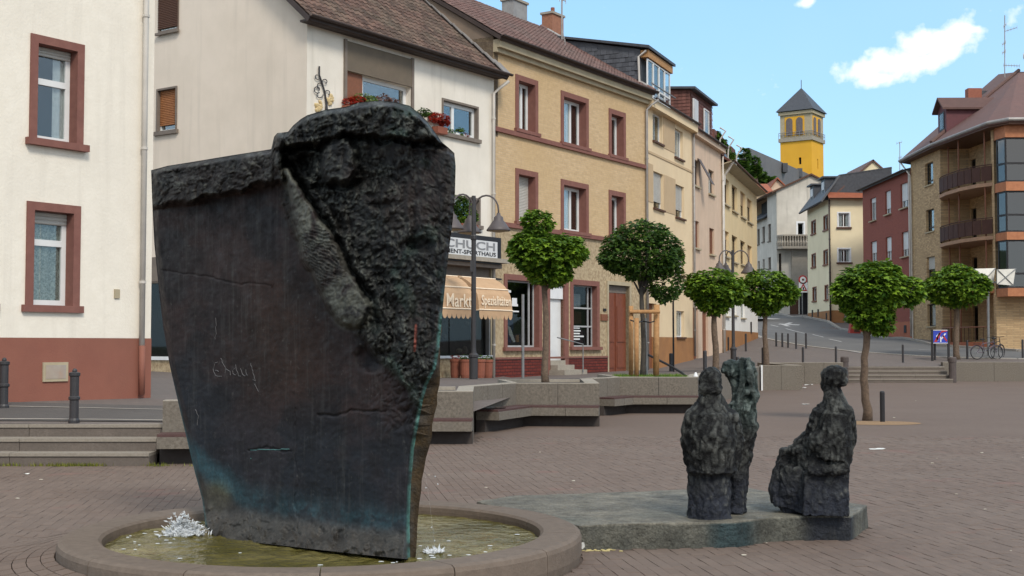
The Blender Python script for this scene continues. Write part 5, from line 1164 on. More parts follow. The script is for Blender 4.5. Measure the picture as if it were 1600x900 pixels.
MB().quad(FT.P(w_, -w_, 6), FT.P(0, -w_, 6), FT.P(0, -w_, zz(170)), FT.P(w_, -w_, zz(170))).build('tower_wall', m_yel, T); MB().quad(FT.P(0, -w_, 6), FT.P(0, 0, 6), FT.P(0, 0, zz(170)), FT.P(0, -w_, zz(170))).build('tower_wall', m_yel, T)
m_nave = mat('pale_slate_roof', (.15, .14, .145), (.12, .115, .12), 2, .7, .2, 8, c3=(.17, .16, .155), s3=.3)
NA, NB = at(1167, 231, 165), at(1290, 282, 200); NB.z = NA.z; EA, EB = at(1140, 292, 158), at(1262, 318, 190); EB.z = EA.z
slab(T, 'nave_roof', m_nave, [EA, EB, NB, NA], .3); EA2 = NA*2-EA; EA2.z = EA.z; EB2 = NB*2-EB; EB2.z = EB.z; slab(T, 'nave_roof', m_nave, [EA2, EB2, NB, NA], .3)
MB().prism([(EA.x, EA.y+.6), (EB.x, EB.y+.6), (EB2.x, EB2.y), (EA2.x, EA2.y)], 6, EA.z-.2).build('nave_wall', m_stone, T)
MB().extr([EA+Vector((.3, .3, 0)), EA2, NA-Vector((0, 0, .3))], (.3, .6, 0)).build('nave_gable', m_nave, T)
for px, py, Yd in ((1226, 258, 178), (1249, 266, 186)):
    p = at(px, py, Yd); MB().box(p.x-.35, p.x+.35, p.y-.4, p.y+1.2, p.z-1.0, p.z+.25).build('dormer', m_slate, T)
# little roofs between
F1 = Fac(at(1200, 290, 135).xy, (1, 0)); K1 = thing('peach_gabled_house', 'small peach gable end with red roof below the church nave', 'house', F1.P(0, 0, 6))
k0, k1_ = at(1198, 300, 135), at(1236, 300, 135); pk = at(1214, 281, 135)
MB().extr([Vector((k0.x, 135, 6)), Vector((k1_.x, 135, 6)), Vector((k1_.x, 135, k1_.z)), pk, Vector((k0.x, 135, k0.z))], (0, 6, 0)).build('wall', m_E, K1)
for e in (k0, k1_): MB().extr([Vector((e.x, 134.7, e.z-.1)), pk+Vector((0, -.3, .1)), pk+Vector((0, 6.3, .1)), Vector((e.x, 141.3, e.z-.1))], (0, 0, .15)).build('roof', m_tileR, K1)
K2 = thing('red_roofed_outhouse', 'low house with a red tiled roof behind the pale yellow house', 'house', (at(1190, 320, 128).x, 128, 5))
a, c = at(1176, 303, 128), at(1203, 303, 128); MB().box(a.x, c.x, 128, 134, 4, a.z).build('wall', m_D, K2)
MB().extr([Vector((a.x-.3, 127.6, a.z)), Vector((c.x+.3, 127.6, a.z)), Vector((c.x+.3, 131, a.z+1.2)), Vector((a.x-.3, 131, a.z+1.2))], (0, 0, .2)).build('roof', m_tileR, K2)
MB().extr([Vector((a.x-.3, 134.4, a.z)), Vector((c.x+.3, 134.4, a.z)), Vector((c.x+.3, 131, a.z+1.2)), Vector((a.x-.3, 131, a.z+1.2))], (0, 0, .2)).build('roof', m_tileR, K2)
# hill behind
vs = []; fs = []; nx, ny = 40, 24
for j in range(ny+1):
    for i in range(nx+1):
        x = -120+i*8; y = 128+j*9; h = 5+15*(1-math.exp(-(max(0, y-128))/45))+2*math.sin(x*.06)*min(1, (y-128)/40)
        vs.append((x, y, h if y > 129 else 2))
for j in range(ny):
    for i in range(nx): k = j*(nx+1)+i; fs.append((k, k+1, k+nx+2, k+nx+1))
m_hill = mat('green_hillside', (.05, .075, .03), (.035, .055, .022), .3, .95)
tag(MB().add(vs, fs).build('hill', m_hill, smooth=True), kind='structure')
# ------------------------------------------------------------------ bronze material driven by painted patina and relief shading
def bronzemat(name, bump=.6, bs=30, dark=1.0):
    M = bpy.data.materials.new(name); M.use_nodes = True; t = M.node_tree; N = t.nodes; L = t.links; p = N['Principled BSDF']
    at_ = N.new('ShaderNodeAttribute'); at_.attribute_name = 'patina_shade'; g = N.new('ShaderNodeNewGeometry')
    def nz(s, d=7, v=None):
        n = N.new('ShaderNodeTexNoise'); n.inputs['Scale'].default_value = s; n.inputs['Detail'].default_value = d; n.inputs['Roughness'].default_value = .65; L.new(v or g.outputs['Position'], n.inputs['Vector']); return n.outputs['Fac']
    def mix(f, a, b, bt='MIX'):
        n = N.new('ShaderNodeMix'); n.data_type = 'RGBA'; n.blend_type = bt
        for q, k in ((f, 'Factor'), (a, 'A'), (b, 'B')):
            if isinstance(q, (int, float)): n.inputs[k].default_value = q
            elif isinstance(q, tuple): n.inputs[k].default_value = col(q)
            else: L.new(q, n.inputs[k])
        return n.outputs['Result']
    def rng(v, a, b, c=0., d=1.):
        n = N.new('ShaderNodeMapRange'); L.new(v, n.inputs[0])
        for i, q in enumerate((a, b, c, d)): n.inputs[i+1].default_value = q
        return n.outputs[0]
    mp = N.new('ShaderNodeMapping'); mp.inputs['Scale'].default_value = (9, 9, .9); L.new(g.outputs['Position'], mp.inputs[0])
    c = mix(rng(nz(5), .35, .7), at_.outputs['Color'], tuple([.45]*3), 'MULTIPLY'); c = mix(rng(nz(45, 3), .45, .6, 0, .35), c, (.01, .01, .01))
    c = mix(rng(nz(1, 8, mp.outputs[0]), .56, .78, 0, .32), c, (.10, .10, .092))       # pale vertical runs
    mq = N.new('ShaderNodeMapping'); mq.inputs['Scale'].default_value = (34, 34, 1.6); L.new(g.outputs['Position'], mq.inputs[0])
    c = mix(rng(nz(1, 5, mq.outputs[0]), .55, .75, 0, .28), c, (.085, .085, .08))
    c = mix(rng(nz(22, 4), .62, .74, 0, .35), c, (.12, .12, .11))     # light specks and scratches
    L.new(c, p.inputs['Base Color']); L.new(rng(nz(9), .35, .65, .46, .8), p.inputs['Roughness'])
    p.inputs['Metallic'].default_value = .0; p.inputs['Specular IOR Level'].default_value = .24
    b = N.new('ShaderNodeBump'); L.new(rng(at_.outputs['Alpha'], 0, 1, 0, bump), b.inputs['Strength']); b.inputs['Distance'].default_value = .03; L.new(nz(bs, 8), b.inputs['Height']); L.new(b.outputs[0], p.inputs['Normal'])
    return M
m_bronze = bronzemat('dark_bronze', .6, 24)
m_bronze2 = bronzemat('rough_bronze', 1.0, 28)
def paint(o, cols):
    me = o.data; a = me.color_attributes.new('patina_shade', 'FLOAT_COLOR', 'POINT'); a.data.foreach_set('color', np.array(cols, dtype=np.float32).ravel())
def sm(a, b, x):
    t = min(1, max(0, (x-a)/(b-a))); return t*t*(3-2*t)
def lerp_c(a, b, t): return tuple(x+(y-x)*t for x, y in zip(a, b))
def pl(tab):
    X = [q[0] for q in tab]; Yv = [q[1] for q in tab]
    return lambda x: float(np.interp(x, X, Yv))
def segd(px, py, a, b):
    ax, ay, bx, by = *a, *b; t = ((px-ax)*(bx-ax)+(py-ay)*(by-ay))/((bx-ax)**2+(by-ay)**2); t = min(1, max(0, t))
    return math.hypot(px-ax-(bx-ax)*t, py-ay-(by-ay)*t), t
# ------------------------------------------------------------------ basin
RIM = .22; WZ = .13; NS = 14
basin = thing('fountain_basin', 'low round stone fountain basin with greenish water round the foot of the tall bronze slab', 'fountain', (BC[0], BC[1], 0))
m_rim = mat('worn_basin_stone', (.175, .135, .105), (.13, .10, .078), 14, .88, .35, 70, c3=(.145, .11, .085), s3=1.1, w3=.5)
RI = BR-.335
for s in range(NS):
    a0 = 2*math.pi*s/NS+.35; a1 = 2*math.pi*(s+1)/NS+.35-.004; n = 10; q = MB()
    prof = [(BR-.02, -.05), (BR, .06), (BR, RIM-.045), (BR-.012, RIM-.014), (BR-.045, RIM), (RI+.03, RIM-.006), (RI+.005, RIM-.025), (RI, RIM-.06), (RI, -.05)]
    vs = []
    for k in range(n+1):
        a = a0+(a1-a0)*k/n
        for r, z in prof: vs.append((BC[0]+r*math.cos(a), BC[1]+r*math.sin(a), z))
    m_ = len(prof); q.add(vs, [(k*m_+j, (k+1)*m_+j, (k+1)*m_+j+1, k*m_+j+1) for k in range(n) for j in range(m_-1)]+[tuple(range(m_)), tuple(reversed(range(n*m_, n*m_+m_)))])
    q.build('rim_stone', m_rim, basin, smooth=False)
MB().lathe((BC[0], BC[1], 0), [(0.01, .0), (RI+.02, .0), (RI+.02, .03)], 64).build('basin_floor', mat('algae_floor', (.10, .10, .03), (.16, .13, .04), 3, .9), basin)
Mw = bpy.data.materials.new('fountain_water'); Mw.use_nodes = True; t = Mw.node_tree; N = t.nodes; L = t.links; p = N['Principled BSDF']
g = N.new('ShaderNodeNewGeometry'); n1 = N.new('ShaderNodeTexNoise'); n1.inputs['Scale'].default_value = 1.6; n1.inputs['Detail'].default_value = 6; L.new(g.outputs['Position'], n1.inputs['Vector'])
cr = N.new('ShaderNodeValToRGB'); L.new(n1.outputs['Fac'], cr.inputs[0]); cr.color_ramp.elements[0].position = .35; cr.color_ramp.elements[1].position = .68
cr.color_ramp.elements[0].color = (.075, .065, .012, 1); cr.color_ramp.elements[1].color = (.19, .16, .06, 1); L.new(cr.outputs[0], p.inputs['Base Color'])
p.inputs['Roughness'].default_value = .09; p.inputs['IOR'].default_value = 1.33
n2 = N.new('ShaderNodeTexNoise'); n2.inputs['Scale'].default_value = 9; n2.inputs['Detail'].default_value = 4; L.new(g.outputs['Position'], n2.inputs['Vector'])
b = N.new('ShaderNodeBump'); b.inputs['Strength'].default_value = .9; b.inputs['Distance'].default_value = .05; L.new(n2.outputs['Fac'], b.inputs['Height']); L.new(b.outputs[0], p.inputs['Normal'])
vs = [(BC[0], BC[1], WZ)]; fs = []; nr_, na_ = 60, 200
for i in range(1, nr_+1):
    for j in range(na_):
        r = (RI+.01)*i/nr_; a = 2*math.pi*j/na_; x, y = BC[0]+r*math.cos(a), BC[1]+r*math.sin(a)
        d1_ = math.hypot(x+2.95, y-10.75); d2_ = math.hypot(x+.62, y-9.75)
        z = WZ+.006*noise.noise(Vector((x*5, y*5, 0)))+.012*math.exp(-d1_*1.2)*math.sin(d1_*26)+.010*math.exp(-d2_*1.1)*math.sin(d2_*28)+.004*noise.noise(Vector((x*14, y*14, 3)))
        vs.append((x, y, z))
for j in range(na_): fs.append((0, 1+j, 1+(j+1) % na_))
for i in range(nr_-1):
    for j in range(na_): a = 1+i*na_; fs.append((a+j, a+na_+j, a+na_+(j+1) % na_, a+(j+1) % na_))
MB().add(vs, fs).build('water', Mw, basin, smooth=True)
m_foam = mat('foam', (.62, .64, .66), (.5, .53, .55), 20, .35, spec=.5)
def splash(x, y, n, spread, hgt, seed):
    r_ = random.Random(seed); q = MB(); subs = [(x+r_.gauss(0, spread*.5), y+r_.gauss(0, spread*.3), r_.uniform(.3, 1), r_.uniform(-.6, .6)) for _ in range(7)]
    for k in range(n):
        cx, cy, hh, tl = r_.choice(subs); g = abs(r_.gauss(0, .42)); a = r_.uniform(0, 6.28); up = r_.random()**2*hgt*hh
        c = Vector((cx+g*spread*math.cos(a)+tl*up, cy+g*spread*.7*math.sin(a), WZ+.008+up*math.exp(-g)))
        s_ = r_.uniform(.002, .0075)*(1.7 if up < .03 else 1); dv = Vector((math.cos(a)*.7+tl, math.sin(a)*.7, r_.uniform(.0, 1.2))).normalized(); l = s_*r_.uniform(1, 4.5)
        q.tube([c-dv*l, c, c+dv*l], [.0006, s_, .0006], 4)
    return tag(q.build('splashing_water', m_foam, basin, smooth=True), kind='stuff')
splash(-2.72, 10.70, 1900, .14, .22, 5); splash(-.60, 9.74, 140, .07, .03, 8)
q = MB(); r_ = random.Random(4)
for k in range(420):
    a = r_.uniform(0, 6.28); rr = RI*math.sqrt(r_.random())*.97; x, y = BC[0]+rr*math.cos(a), BC[1]+rr*math.sin(a)
    if r_.random() > math.exp(-2.2*min(math.hypot(x+2.9, y-10.6), math.hypot(x+.5, y-9.7))): continue
    s_ = r_.uniform(.004, .013); q.ball((x, y, WZ+.006), s_*2, s_, .004, nu=5, nv=4)
tag(q.build('floating_foam', m_foam, basin), kind='stuff')
q = MB()   # thin threads of water falling at the right edge and the left foot
for k in range(1):
    x = r_.uniform(-.70, -.60); y = r_.uniform(9.8, 10.0); z = r_.uniform(.5, 1.15)
    q.tube([(x+.02*i, y, z-(z-WZ)*(i/5)**1.3) for i in range(6)], .0003, 4)
    for j in range(5): q.ball((x+r_.uniform(0, .12), y, r_.uniform(WZ, z)), .006, nu=5, nv=4)
for k in range(0):
    x = -3.0+r_.uniform(-.07, .1); q.tube([(x-.05*i, 11.1-.05*i, .72-.5*(i/5)**1.6+r_.uniform(0, .03)) for i in range(6)], .002, 4)
tag(q.build('falling_water', m_foam, basin), kind='stuff')
# ------------------------------------------------------------------ the tall bronze slab
LB, RB = Vector((-2.82, 11.2, 0)), Vector((-.78, 9.52, 0))
FS = Fac(LB.xy, (RB-LB).xy)
Lx = pl([(266,236),(320,238),(380,241),(450,248),(510,255),(570,265),(640,281),(690,293),(740,305),(780,316),(830,322),(900,322)])
Rx = pl([(230,709),(260,712),(300,711),(340,708),(380,703),(430,697),(490,691),(540,687),(575,681),(600,668),(625,661),(650,656),(700,647),(760,642),(820,640),(880,641)])
Ty = pl([(230,268),(236,266),(262,259),(300,253),(360,243),(424,233),(428,214),(433,208),(450,206),(458,196),(470,186),(480,180),(510,171),(540,167),(560,160),(590,157),(615,159),(640,165),(655,177),(668,190),(680,207),(690,222),(700,230),(712,241),(720,250)])
By = pl([(300,812),(322,824),(340,842),(420,850),(480,857),(560,866),(628,873),(645,874)])
NU, NV = 300, 400
ins = lambda px, py: None
def fn(x, y, s, o=5, z=0.0): return noise.fractal(Vector((x*s, y*s, z)), .9, 2.1, o)
def ridged(x, y, s, z=0.): return 1-abs(noise.noise(Vector((x*s, y*s, z))))*2
def crease(x, y, s, z=0.):
    d, _p = noise.voronoi(Vector((x*s, y*s, z))); return min(1., (d[1]-d[0])*2.2)
def relief(px0, py0):
    h = 0.0; rock = 0.0
    px = px0+7*noise.noise(Vector((px0*.03, py0*.03, 1)))+2.5*noise.noise(Vector((px0*.11, py0*.11, 2))); py = py0+7*noise.noise(Vector((px0*.03, py0*.03, 11)))+2.5*noise.noise(Vector((px0*.11, py0*.11, 12)))
    # beam along the top left
    top = Ty(px); lower = np.interp(px, [236, 300, 380, 430], [320, 311, 296, 284])
    if px < 445:
        b_ = sm(lower+5+4*fn(px, 0, .04), lower-3, py)*(1-sm(438, 448, px)); h += .17*b_; rock = max(rock, .5*b_)
    # rough right-hand mass, its border runs down to the right
    xb = np.interp(py, [200, 260, 320, 400, 480, 560, 640, 900], [430, 434, 446, 480, 536, 590, 650, 720])+12*fn(px, py, .02)
    m_ = sm(xb-9, xb+10, px); h += .08*m_; rock = max(rock, m_*(.30+.5*sm(120, 40, math.hypot((px-480)*.8, py-255))+.45*sm(90, 30, math.hypot((px-(560+(py-480)*.35))*.8, (py-480)*.35))+.22*sm(-.2, .5, fn(px, py, .012, 3, 8))))
    rock = min(1, rock)
    # crest block with a ledge and a dark crack under it
    cl = np.interp(px, [420, 430, 488, 502, 537, 570, 677, 715], [236, 231, 224, 228, 208, 214, 219, 236])+2.5*fn(px, 3, .05)
    c_ = sm(cl+2, cl-3, py)*sm(424, 434, px); h += .13*c_; rock = max(rock, .75*c_); h -= .06*sm(7, 1, abs(py-cl-5))*sm(430, 445, px)
    # boulder-like lump under the crest, hollow beside it
    bd_ = sm(36, 24, math.hypot((px-529)*1.02, (py-252)*.86)+4*noise.noise(Vector((px*.05, py*.05, 5)))); h += .13*bd_*(1-c_); rock = max(rock*(1-.4*bd_), .3*bd_)
    h -= .09*sm(20, 6, math.hypot(px-474, (py-254)*1.2))*(1-c_)*(1-bd_); h -= .06*sm(9, 2, abs(py-291+.1*(px-520)))*sm(486, 500, px)*sm(572, 556, px)
    # diagonal arm: widens downward, deep seam on its upper right side with a thin parallel ridge
    d1_, t1_ = segd(px, py, (450, 270), (502, 395)); d2_, t2_ = segd(px, py, (502, 395), (550, 484))
    d, tt = (d1_, t1_*.6) if d1_ < d2_ else (d2_, .6+.4*t2_); w = 9+22*sm(0, .65, tt)-4*sm(.8, 1, tt)
    arm = sm(w+3, w-5, d); h = h*(1-arm)+(.17+.05*math.sqrt(max(0, 1-(d/max(1, w))**2)))*arm; rock = rock*(1-arm)+.28*arm
    if .38 < tt < .85: h += .010*arm*sm(.38, .45, tt)*sm(.85, .75, tt)*math.sin((px*.35-py*.95)*1.25+4*fn(px, py, .05))
    dg, tg = segd(px, py, (448, 250), (592, 492)); h -= .11*sm(7, 1, dg)*sm(1.0, .75, tg); dr_, _ = segd(px, py, (458, 246), (604, 488)); h += .05*sm(7, 2, dr_)*sm(8, 0, abs(0))*(1-.5*tg)
    h -= .07*sm(17, 3, math.hypot((px-653)*.6, py-381)); h -= .06*sm(34, 4, math.hypot(px-580, (py-560)*1.3)); h -= .05*sm(12, 2, math.hypot((px-600)*.35, py-318))
    # vertical runs down the right flank
    h += m_*(1-arm)*.012*noise.noise(Vector((px*.09, py*.008, 4)))*2
    # relief textures
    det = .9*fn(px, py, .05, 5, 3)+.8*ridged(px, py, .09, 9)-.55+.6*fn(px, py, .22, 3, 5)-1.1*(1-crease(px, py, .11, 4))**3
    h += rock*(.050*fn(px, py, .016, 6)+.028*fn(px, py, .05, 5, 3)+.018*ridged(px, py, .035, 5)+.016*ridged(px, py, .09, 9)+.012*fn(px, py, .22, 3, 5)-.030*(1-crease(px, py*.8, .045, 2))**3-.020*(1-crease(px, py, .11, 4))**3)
    h += (1-rock)*(.006*fn(px, py, .02, 4)+.0022*fn(px, py, .12, 4, 2))
    rough2 = sm(560, 640, px)*sm(430, 520, py)*(1-rock)*(1-sm(640, 700, py)); h += rough2*(.02*fn(px, py, .06, 5)-.012*(1-crease(px, py, .08, 8))**3)
    # plate seams and the small rectangular hatch
    for a, b2 in (((391, 703), (452, 703)), ((498, 645), (600, 645))):
        d, _ = segd(px, py, a, b2); h -= .012*sm(2.6, .6, d)
    d, _ = segd(px, py, (462, 640), (464, 850)); h -= .006*sm(2.6, .6, d); d, _ = segd(px, py, (250, 420), (430, 452)); h -= .007*sm(2.2, .6, d)
    # spreading foot
    base = By(px); h += .20*sm(base-62, base+6, py)**2*(1-sm(628, 642, px)); h += .05*sm(base-50, base-20, py)*fn(px, py, .05)*(1-sm(625, 640, px))
    px, py = px0, py0; edge = min(px-Lx(py), Rx(py)-px); h -= .05*sm(10, 0, edge)+.015*sm(4, 0, edge)
    return h, rock, det
def patina_shade(px, py, rock, det):
    c = lerp_c((.012, .010, .012), (.032, .019, .018), sm(.0, .5, fn(px, py, .011)+.25))
    c = lerp_c(c, (.038, .019, .012), .75*sm(130, 20, math.hypot((px-445)*1.0, (py-530)*.75)))
    c = lerp_c(c, (.03, .019, .018), .5*sm(70, 10, math.hypot((px-330)*.8, (py-420)*.5)))
    c = lerp_c(c, lerp_c((.009, .011, .010), (.115, .125, .108), sm(-.45, .85, det)), min(1, rock*1.5)*.85)  # highlights on raised relief and shade in crevices put into the colour
    c = lerp_c(c, (.05, .085, .068), rock*.75*sm(.1, .5, fn(px, py, .02, 4, 7))*sm(560, 640, px))
    d1_, t1_ = segd(px, py, (450, 270), (502, 395)); d2_, t2_ = segd(px, py, (502, 395), (550, 484))
    d, tt = (d1_, t1_*.6) if d1_ < d2_ else (d2_, .6+.4*t2_); w = 9+22*sm(0, .65, tt); c = lerp_c(c, (.13, .135, .112), .9*sm(w+8, w-8, d)*sm(-.45, .25, fn(px, py, .05)+.12)*(1-.6*sm(.5, .6, tt)*sm(.85, .75, tt)))
    b = By(px); k = b-py
    # blue and turquoise tide marks near the foot
    tl = np.interp(px, [290, 330, 380, 450, 560, 645], [700, 742, 775, 790, 805, 815])
    c = lerp_c(c, (.017, .024, .034), .6*sm(190, 60, tl-py+0)*sm(-40, 40, tl-py+60))
    c = lerp_c(c, (.045, .115, .14), (.6*sm(34, 6, abs(py-(tl-2)+7*fn(px, 0, .06))))*(1-.75*sm(330, 430, px))+.28*sm(26, 4, abs(py-tl-5))*sm(-.3, .3, fn(px, py, .06)))
    c = lerp_c(c, (.12, .105, .045), .65*sm(34, 8, math.hypot(px-338, py-775)))
    c = lerp_c(c, (.075, .07, .06), .7*sm(tl+6, tl+32, py))
    e = Rx(py)-px; c = lerp_c(c, (.09, .22, .195), .85*sm(7, 2.0, e)*sm(430, 520, py)*sm(-.5, .2, fn(px*.3, py, .03)+.3))
    e = px-Lx(py); c = lerp_c(c, (.05, .12, .13), .6*sm(4, 1.2, e)*sm(560, 680, py))
    d, _ = segd(px, py, (650, 508), (648, 548)); c = lerp_c(c, (.35, .09, .06), .8*sm(2.4, .8, d))
    return c
def rayplane(px, py, d):
    r = pdir(px, py); c = Vector((0, 0, EYE)); return c+r*((FS.O+FS.N*d-c).dot(FS.N)/r.dot(FS.N))
BX = pl([(230,706),(300,708),(340,705),(430,694),(490,689),(530,688),(560,688),(600,686),(625,683),(645,680),(670,676),(700,671),(725,663),(760,658),(800,654),(835,651),(880,650)])
front = []; cols = []; P_ = []
for j in range(NV+1):
    t_ = j/NV; row = []
    for i in range(NU+1):
        s = i/NU; px = 240+s*440; py = 500
        for _ in range(5):
            py = By(px)+(Ty(px)-By(px))*t_; px = Lx(py)+s*(Rx(py)-Lx(py))
        u, z = FS.hit(px, py); h, rock, det = relief(px, py); edge = 4*s*(1-s)
        bulge = .10*math.sin(math.pi*s)*(.3+.7*t_)
        te = sm(0, .014, 1-t_); 
        p = rayplane(px, py, h*(.3+.7*te)+bulge); row.append((p, px, py, u, z)); front.append(p); cols.append((*patina_shade(px, py, rock, det), .10+.90*rock))
    P_.append(row)
nf = len(front); W1 = NU+1; fs = []
for j in range(NV):
    for i in range(NU): a = j*W1+i; fs.append((a, a+1, a+W1+1, a+W1))
# back sheet, coarser: follows the outline and swells away from the viewer; joined by a border strip
bi = list(range(0, NU+1, 10)); bj = list(range(0, NV+1, 10)); back = {}; vs = list(front)
for j in bj:
    t_ = j/NV
    for i in bi:
        s = i/NU; p, px, py, u, z = P_[j][i]
        thick = .12+.40*math.sin(math.pi*s)**.6*(.5+.5*t_)+.03*fn(px, py, .02)+.16*sm(.4, .8, t_)
        back[(i, j)] = len(vs); vs.append(rayplane(Lx(py)+7+s*(BX(py)-Lx(py)-7)+2.5*fn(py, px, .05)*(s > .9), py+5*t_*t_, -thick))
        cols.append((*lerp_c((.07, .045, .022), (.03, .028, .026), sm(.55, .75, t_)), 1))
for a, c in zip(bi[:-1], bi[1:]):
    for e, g_ in zip(bj[:-1], bj[1:]): fs.append((back[(a, e)], back[(a, g_)], back[(c, g_)], back[(c, e)]))
def strip(fr, bk):   # fr: fine index list, bk: coarse list (every 10th)
    for k in range(len(bk)-1):
        seg = fr[k*10:(k+1)*10+1]
        for a, b2 in zip(seg[:5], seg[1:6]): fs.append((a, b2, bk[k]))
        fs.append((seg[5], bk[k+1], bk[k]))
        for a, b2 in zip(seg[5:-1], seg[6:]): fs.append((a, b2, bk[k+1]))
dup = []
for j in range(NV+1):
    dup.append(len(vs)); vs.append(Vector(front[j*W1+NU])); g_ = noise.noise(Vector((0, j*.06, 0))); cols.append((*lerp_c((.075, .05, .024), (.04, .036, .03), sm(-.4, .4, g_)), 1))
strip(dup, [back[(NU, j)] for j in bj]); strip([j*W1 for j in range(NV, -1, -1)], [back[(0, j)] for j in reversed(bj)])
strip([NV*W1+i for i in range(NU, -1, -1)], [back[(i, NV)] for i in reversed(bi)]); strip(list(range(NU+1)), [back[(i, 0)] for i in bi])
slab_ = MB().add(vs, fs).build('bronze_slab', m_bronze, None, smooth=True, loc=(-1.8, 10.4, 0))
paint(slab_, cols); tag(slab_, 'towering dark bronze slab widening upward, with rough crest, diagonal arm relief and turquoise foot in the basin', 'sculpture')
# scratched word and chalk marks
m_scr = mat('scratch_pale', (.12, .115, .115), (.08, .078, .08), 60, .8)
def scr(name, strokes, r=.0035):
    q = MB()
    for st in strokes:
        pts = []
        for a, b2 in zip(st[:-1], st[1:]):
            n_ = max(2, int(math.dist(a, b2)/3))
            for k in range(n_): pts.append((a[0]+(b2[0]-a[0])*k/n_, a[1]+(b2[1]-a[1])*k/n_))
        pts.append(st[-1]); W_ = []
        for px, py in pts:
            t_ = (py-By(px))/(Ty(px)-By(px)); s = (px-Lx(py))/(Rx(py)-Lx(py)); jj, ii = t_*NV, s*NU
            j0, i0 = int(min(NV-1, jj)), int(min(NU-1, ii)); W_.append(P_[j0][i0][0].lerp(P_[j0+1][i0+1][0], .5)+FS.N*.001)
        q.tube(W_, r, 4)
    return q.build(name, m_scr, slab_)
s_ = lambda L_: [(320+x/15, 560+y/15) for x, y in L_]
scr('scratched_lettering', [s_([(300,80),(250,110),(205,200),(210,300),(250,400),(300,430),(395,420)]), s_([(240,270),(330,300)]), s_([(500,240),(480,350)]), s_([(500,240),(590,310),(610,400)]), s_([(700,230),(655,290),(660,360),(720,400),(760,350)]), s_([(735,140),(745,260),(790,390),(840,420)]), s_([(850,240),(880,360),(940,410)]), s_([(960,260),(980,380),(1000,400)]), s_([(1075,110),(1110,250),(1150,400),(1190,520),(1120,510),(1180,420)])])
scr('scratch', [[(337,497),(338,518),(336,530)], [(345,560),(352,575)], [(306,640),(310,650),(308,664)], [(398,600),(404,612)]], .003)
scr('hatch_seam', [[(391,703),(452,702)], [(392,716),(392.6,717)], [(419,707),(419.6,708)], [(455,714),(455.6,715)]], .0045).data.materials[0] = mat('green_seam', (.07, .17, .16), (.05, .12, .12), 20, .7)
# ------------------------------------------------------------------ bronze plinth slab and figures
def plpat(co):
    f = noise.fractal(Vector(co)*2.2, .8, 2, 5); c = lerp_c((.28, .255, .20), (.20, .185, .148), sm(-.3, .4, f))
    g_ = noise.noise(Vector(co)*1.3+Vector((5, 2, 1))); return lerp_c(c, (.18, .20, .165), .4*sm(.1, .5, g_))
q = MB(); n = len(SLABTOP); out_ = []
for i in range(n):
    a, b2 = SLABTOP[i], SLABTOP[(i+1) % n]; k = max(1, int((b2-a).length/.06))
    for s in range(k): p = a.lerp(b2, s/k); out_.append(p+Vector((.012*noise.noise(p*6), .012*noise.noise(p*6+Vector((9, 0, 0))), 0)))
ctr = sum(out_, Vector())/len(out_)
rings = []; vs = []; fs = []; cols = []
lev = [(1.0, -.04), (1.0, .03), (1.0, .09), (1.0, .15), (1.0, .19), (.997, .207), (.99, .21), (.93, .212), (.85, .212), (.7, .212), (.5, .212), (.3, .212), (.1, .212)]
for sc_, z in lev:
    for p in out_:
        w = Vector((ctr.x+(p.x-ctr.x)*sc_, ctr.y+(p.y-ctr.y)*sc_, z)); w += Vector((0, 0, .006*noise.noise(w*4))) if z > .2 else (w-ctr).normalized()*.01*noise.noise(w*9); vs.append(w)
        top = z > .205
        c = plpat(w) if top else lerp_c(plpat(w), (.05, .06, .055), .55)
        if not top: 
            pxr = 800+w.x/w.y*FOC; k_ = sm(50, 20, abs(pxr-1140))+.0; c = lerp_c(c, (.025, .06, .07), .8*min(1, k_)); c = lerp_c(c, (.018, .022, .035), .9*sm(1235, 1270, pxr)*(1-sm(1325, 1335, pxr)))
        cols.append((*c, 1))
m_ = len(out_)
for r in range(len(lev)-1):
    for i in range(m_): fs.append((r*m_+i, r*m_+(i+1) % m_, (r+1)*m_+(i+1) % m_, (r+1)*m_+i))
fs.append(tuple((len(lev)-1)*m_+i for i in range(m_)))
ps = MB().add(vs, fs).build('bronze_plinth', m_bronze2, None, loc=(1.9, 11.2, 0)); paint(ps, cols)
tag(ps, 'low irregular bronze slab running from the basin rim under the three bronze figures', 'plinth')
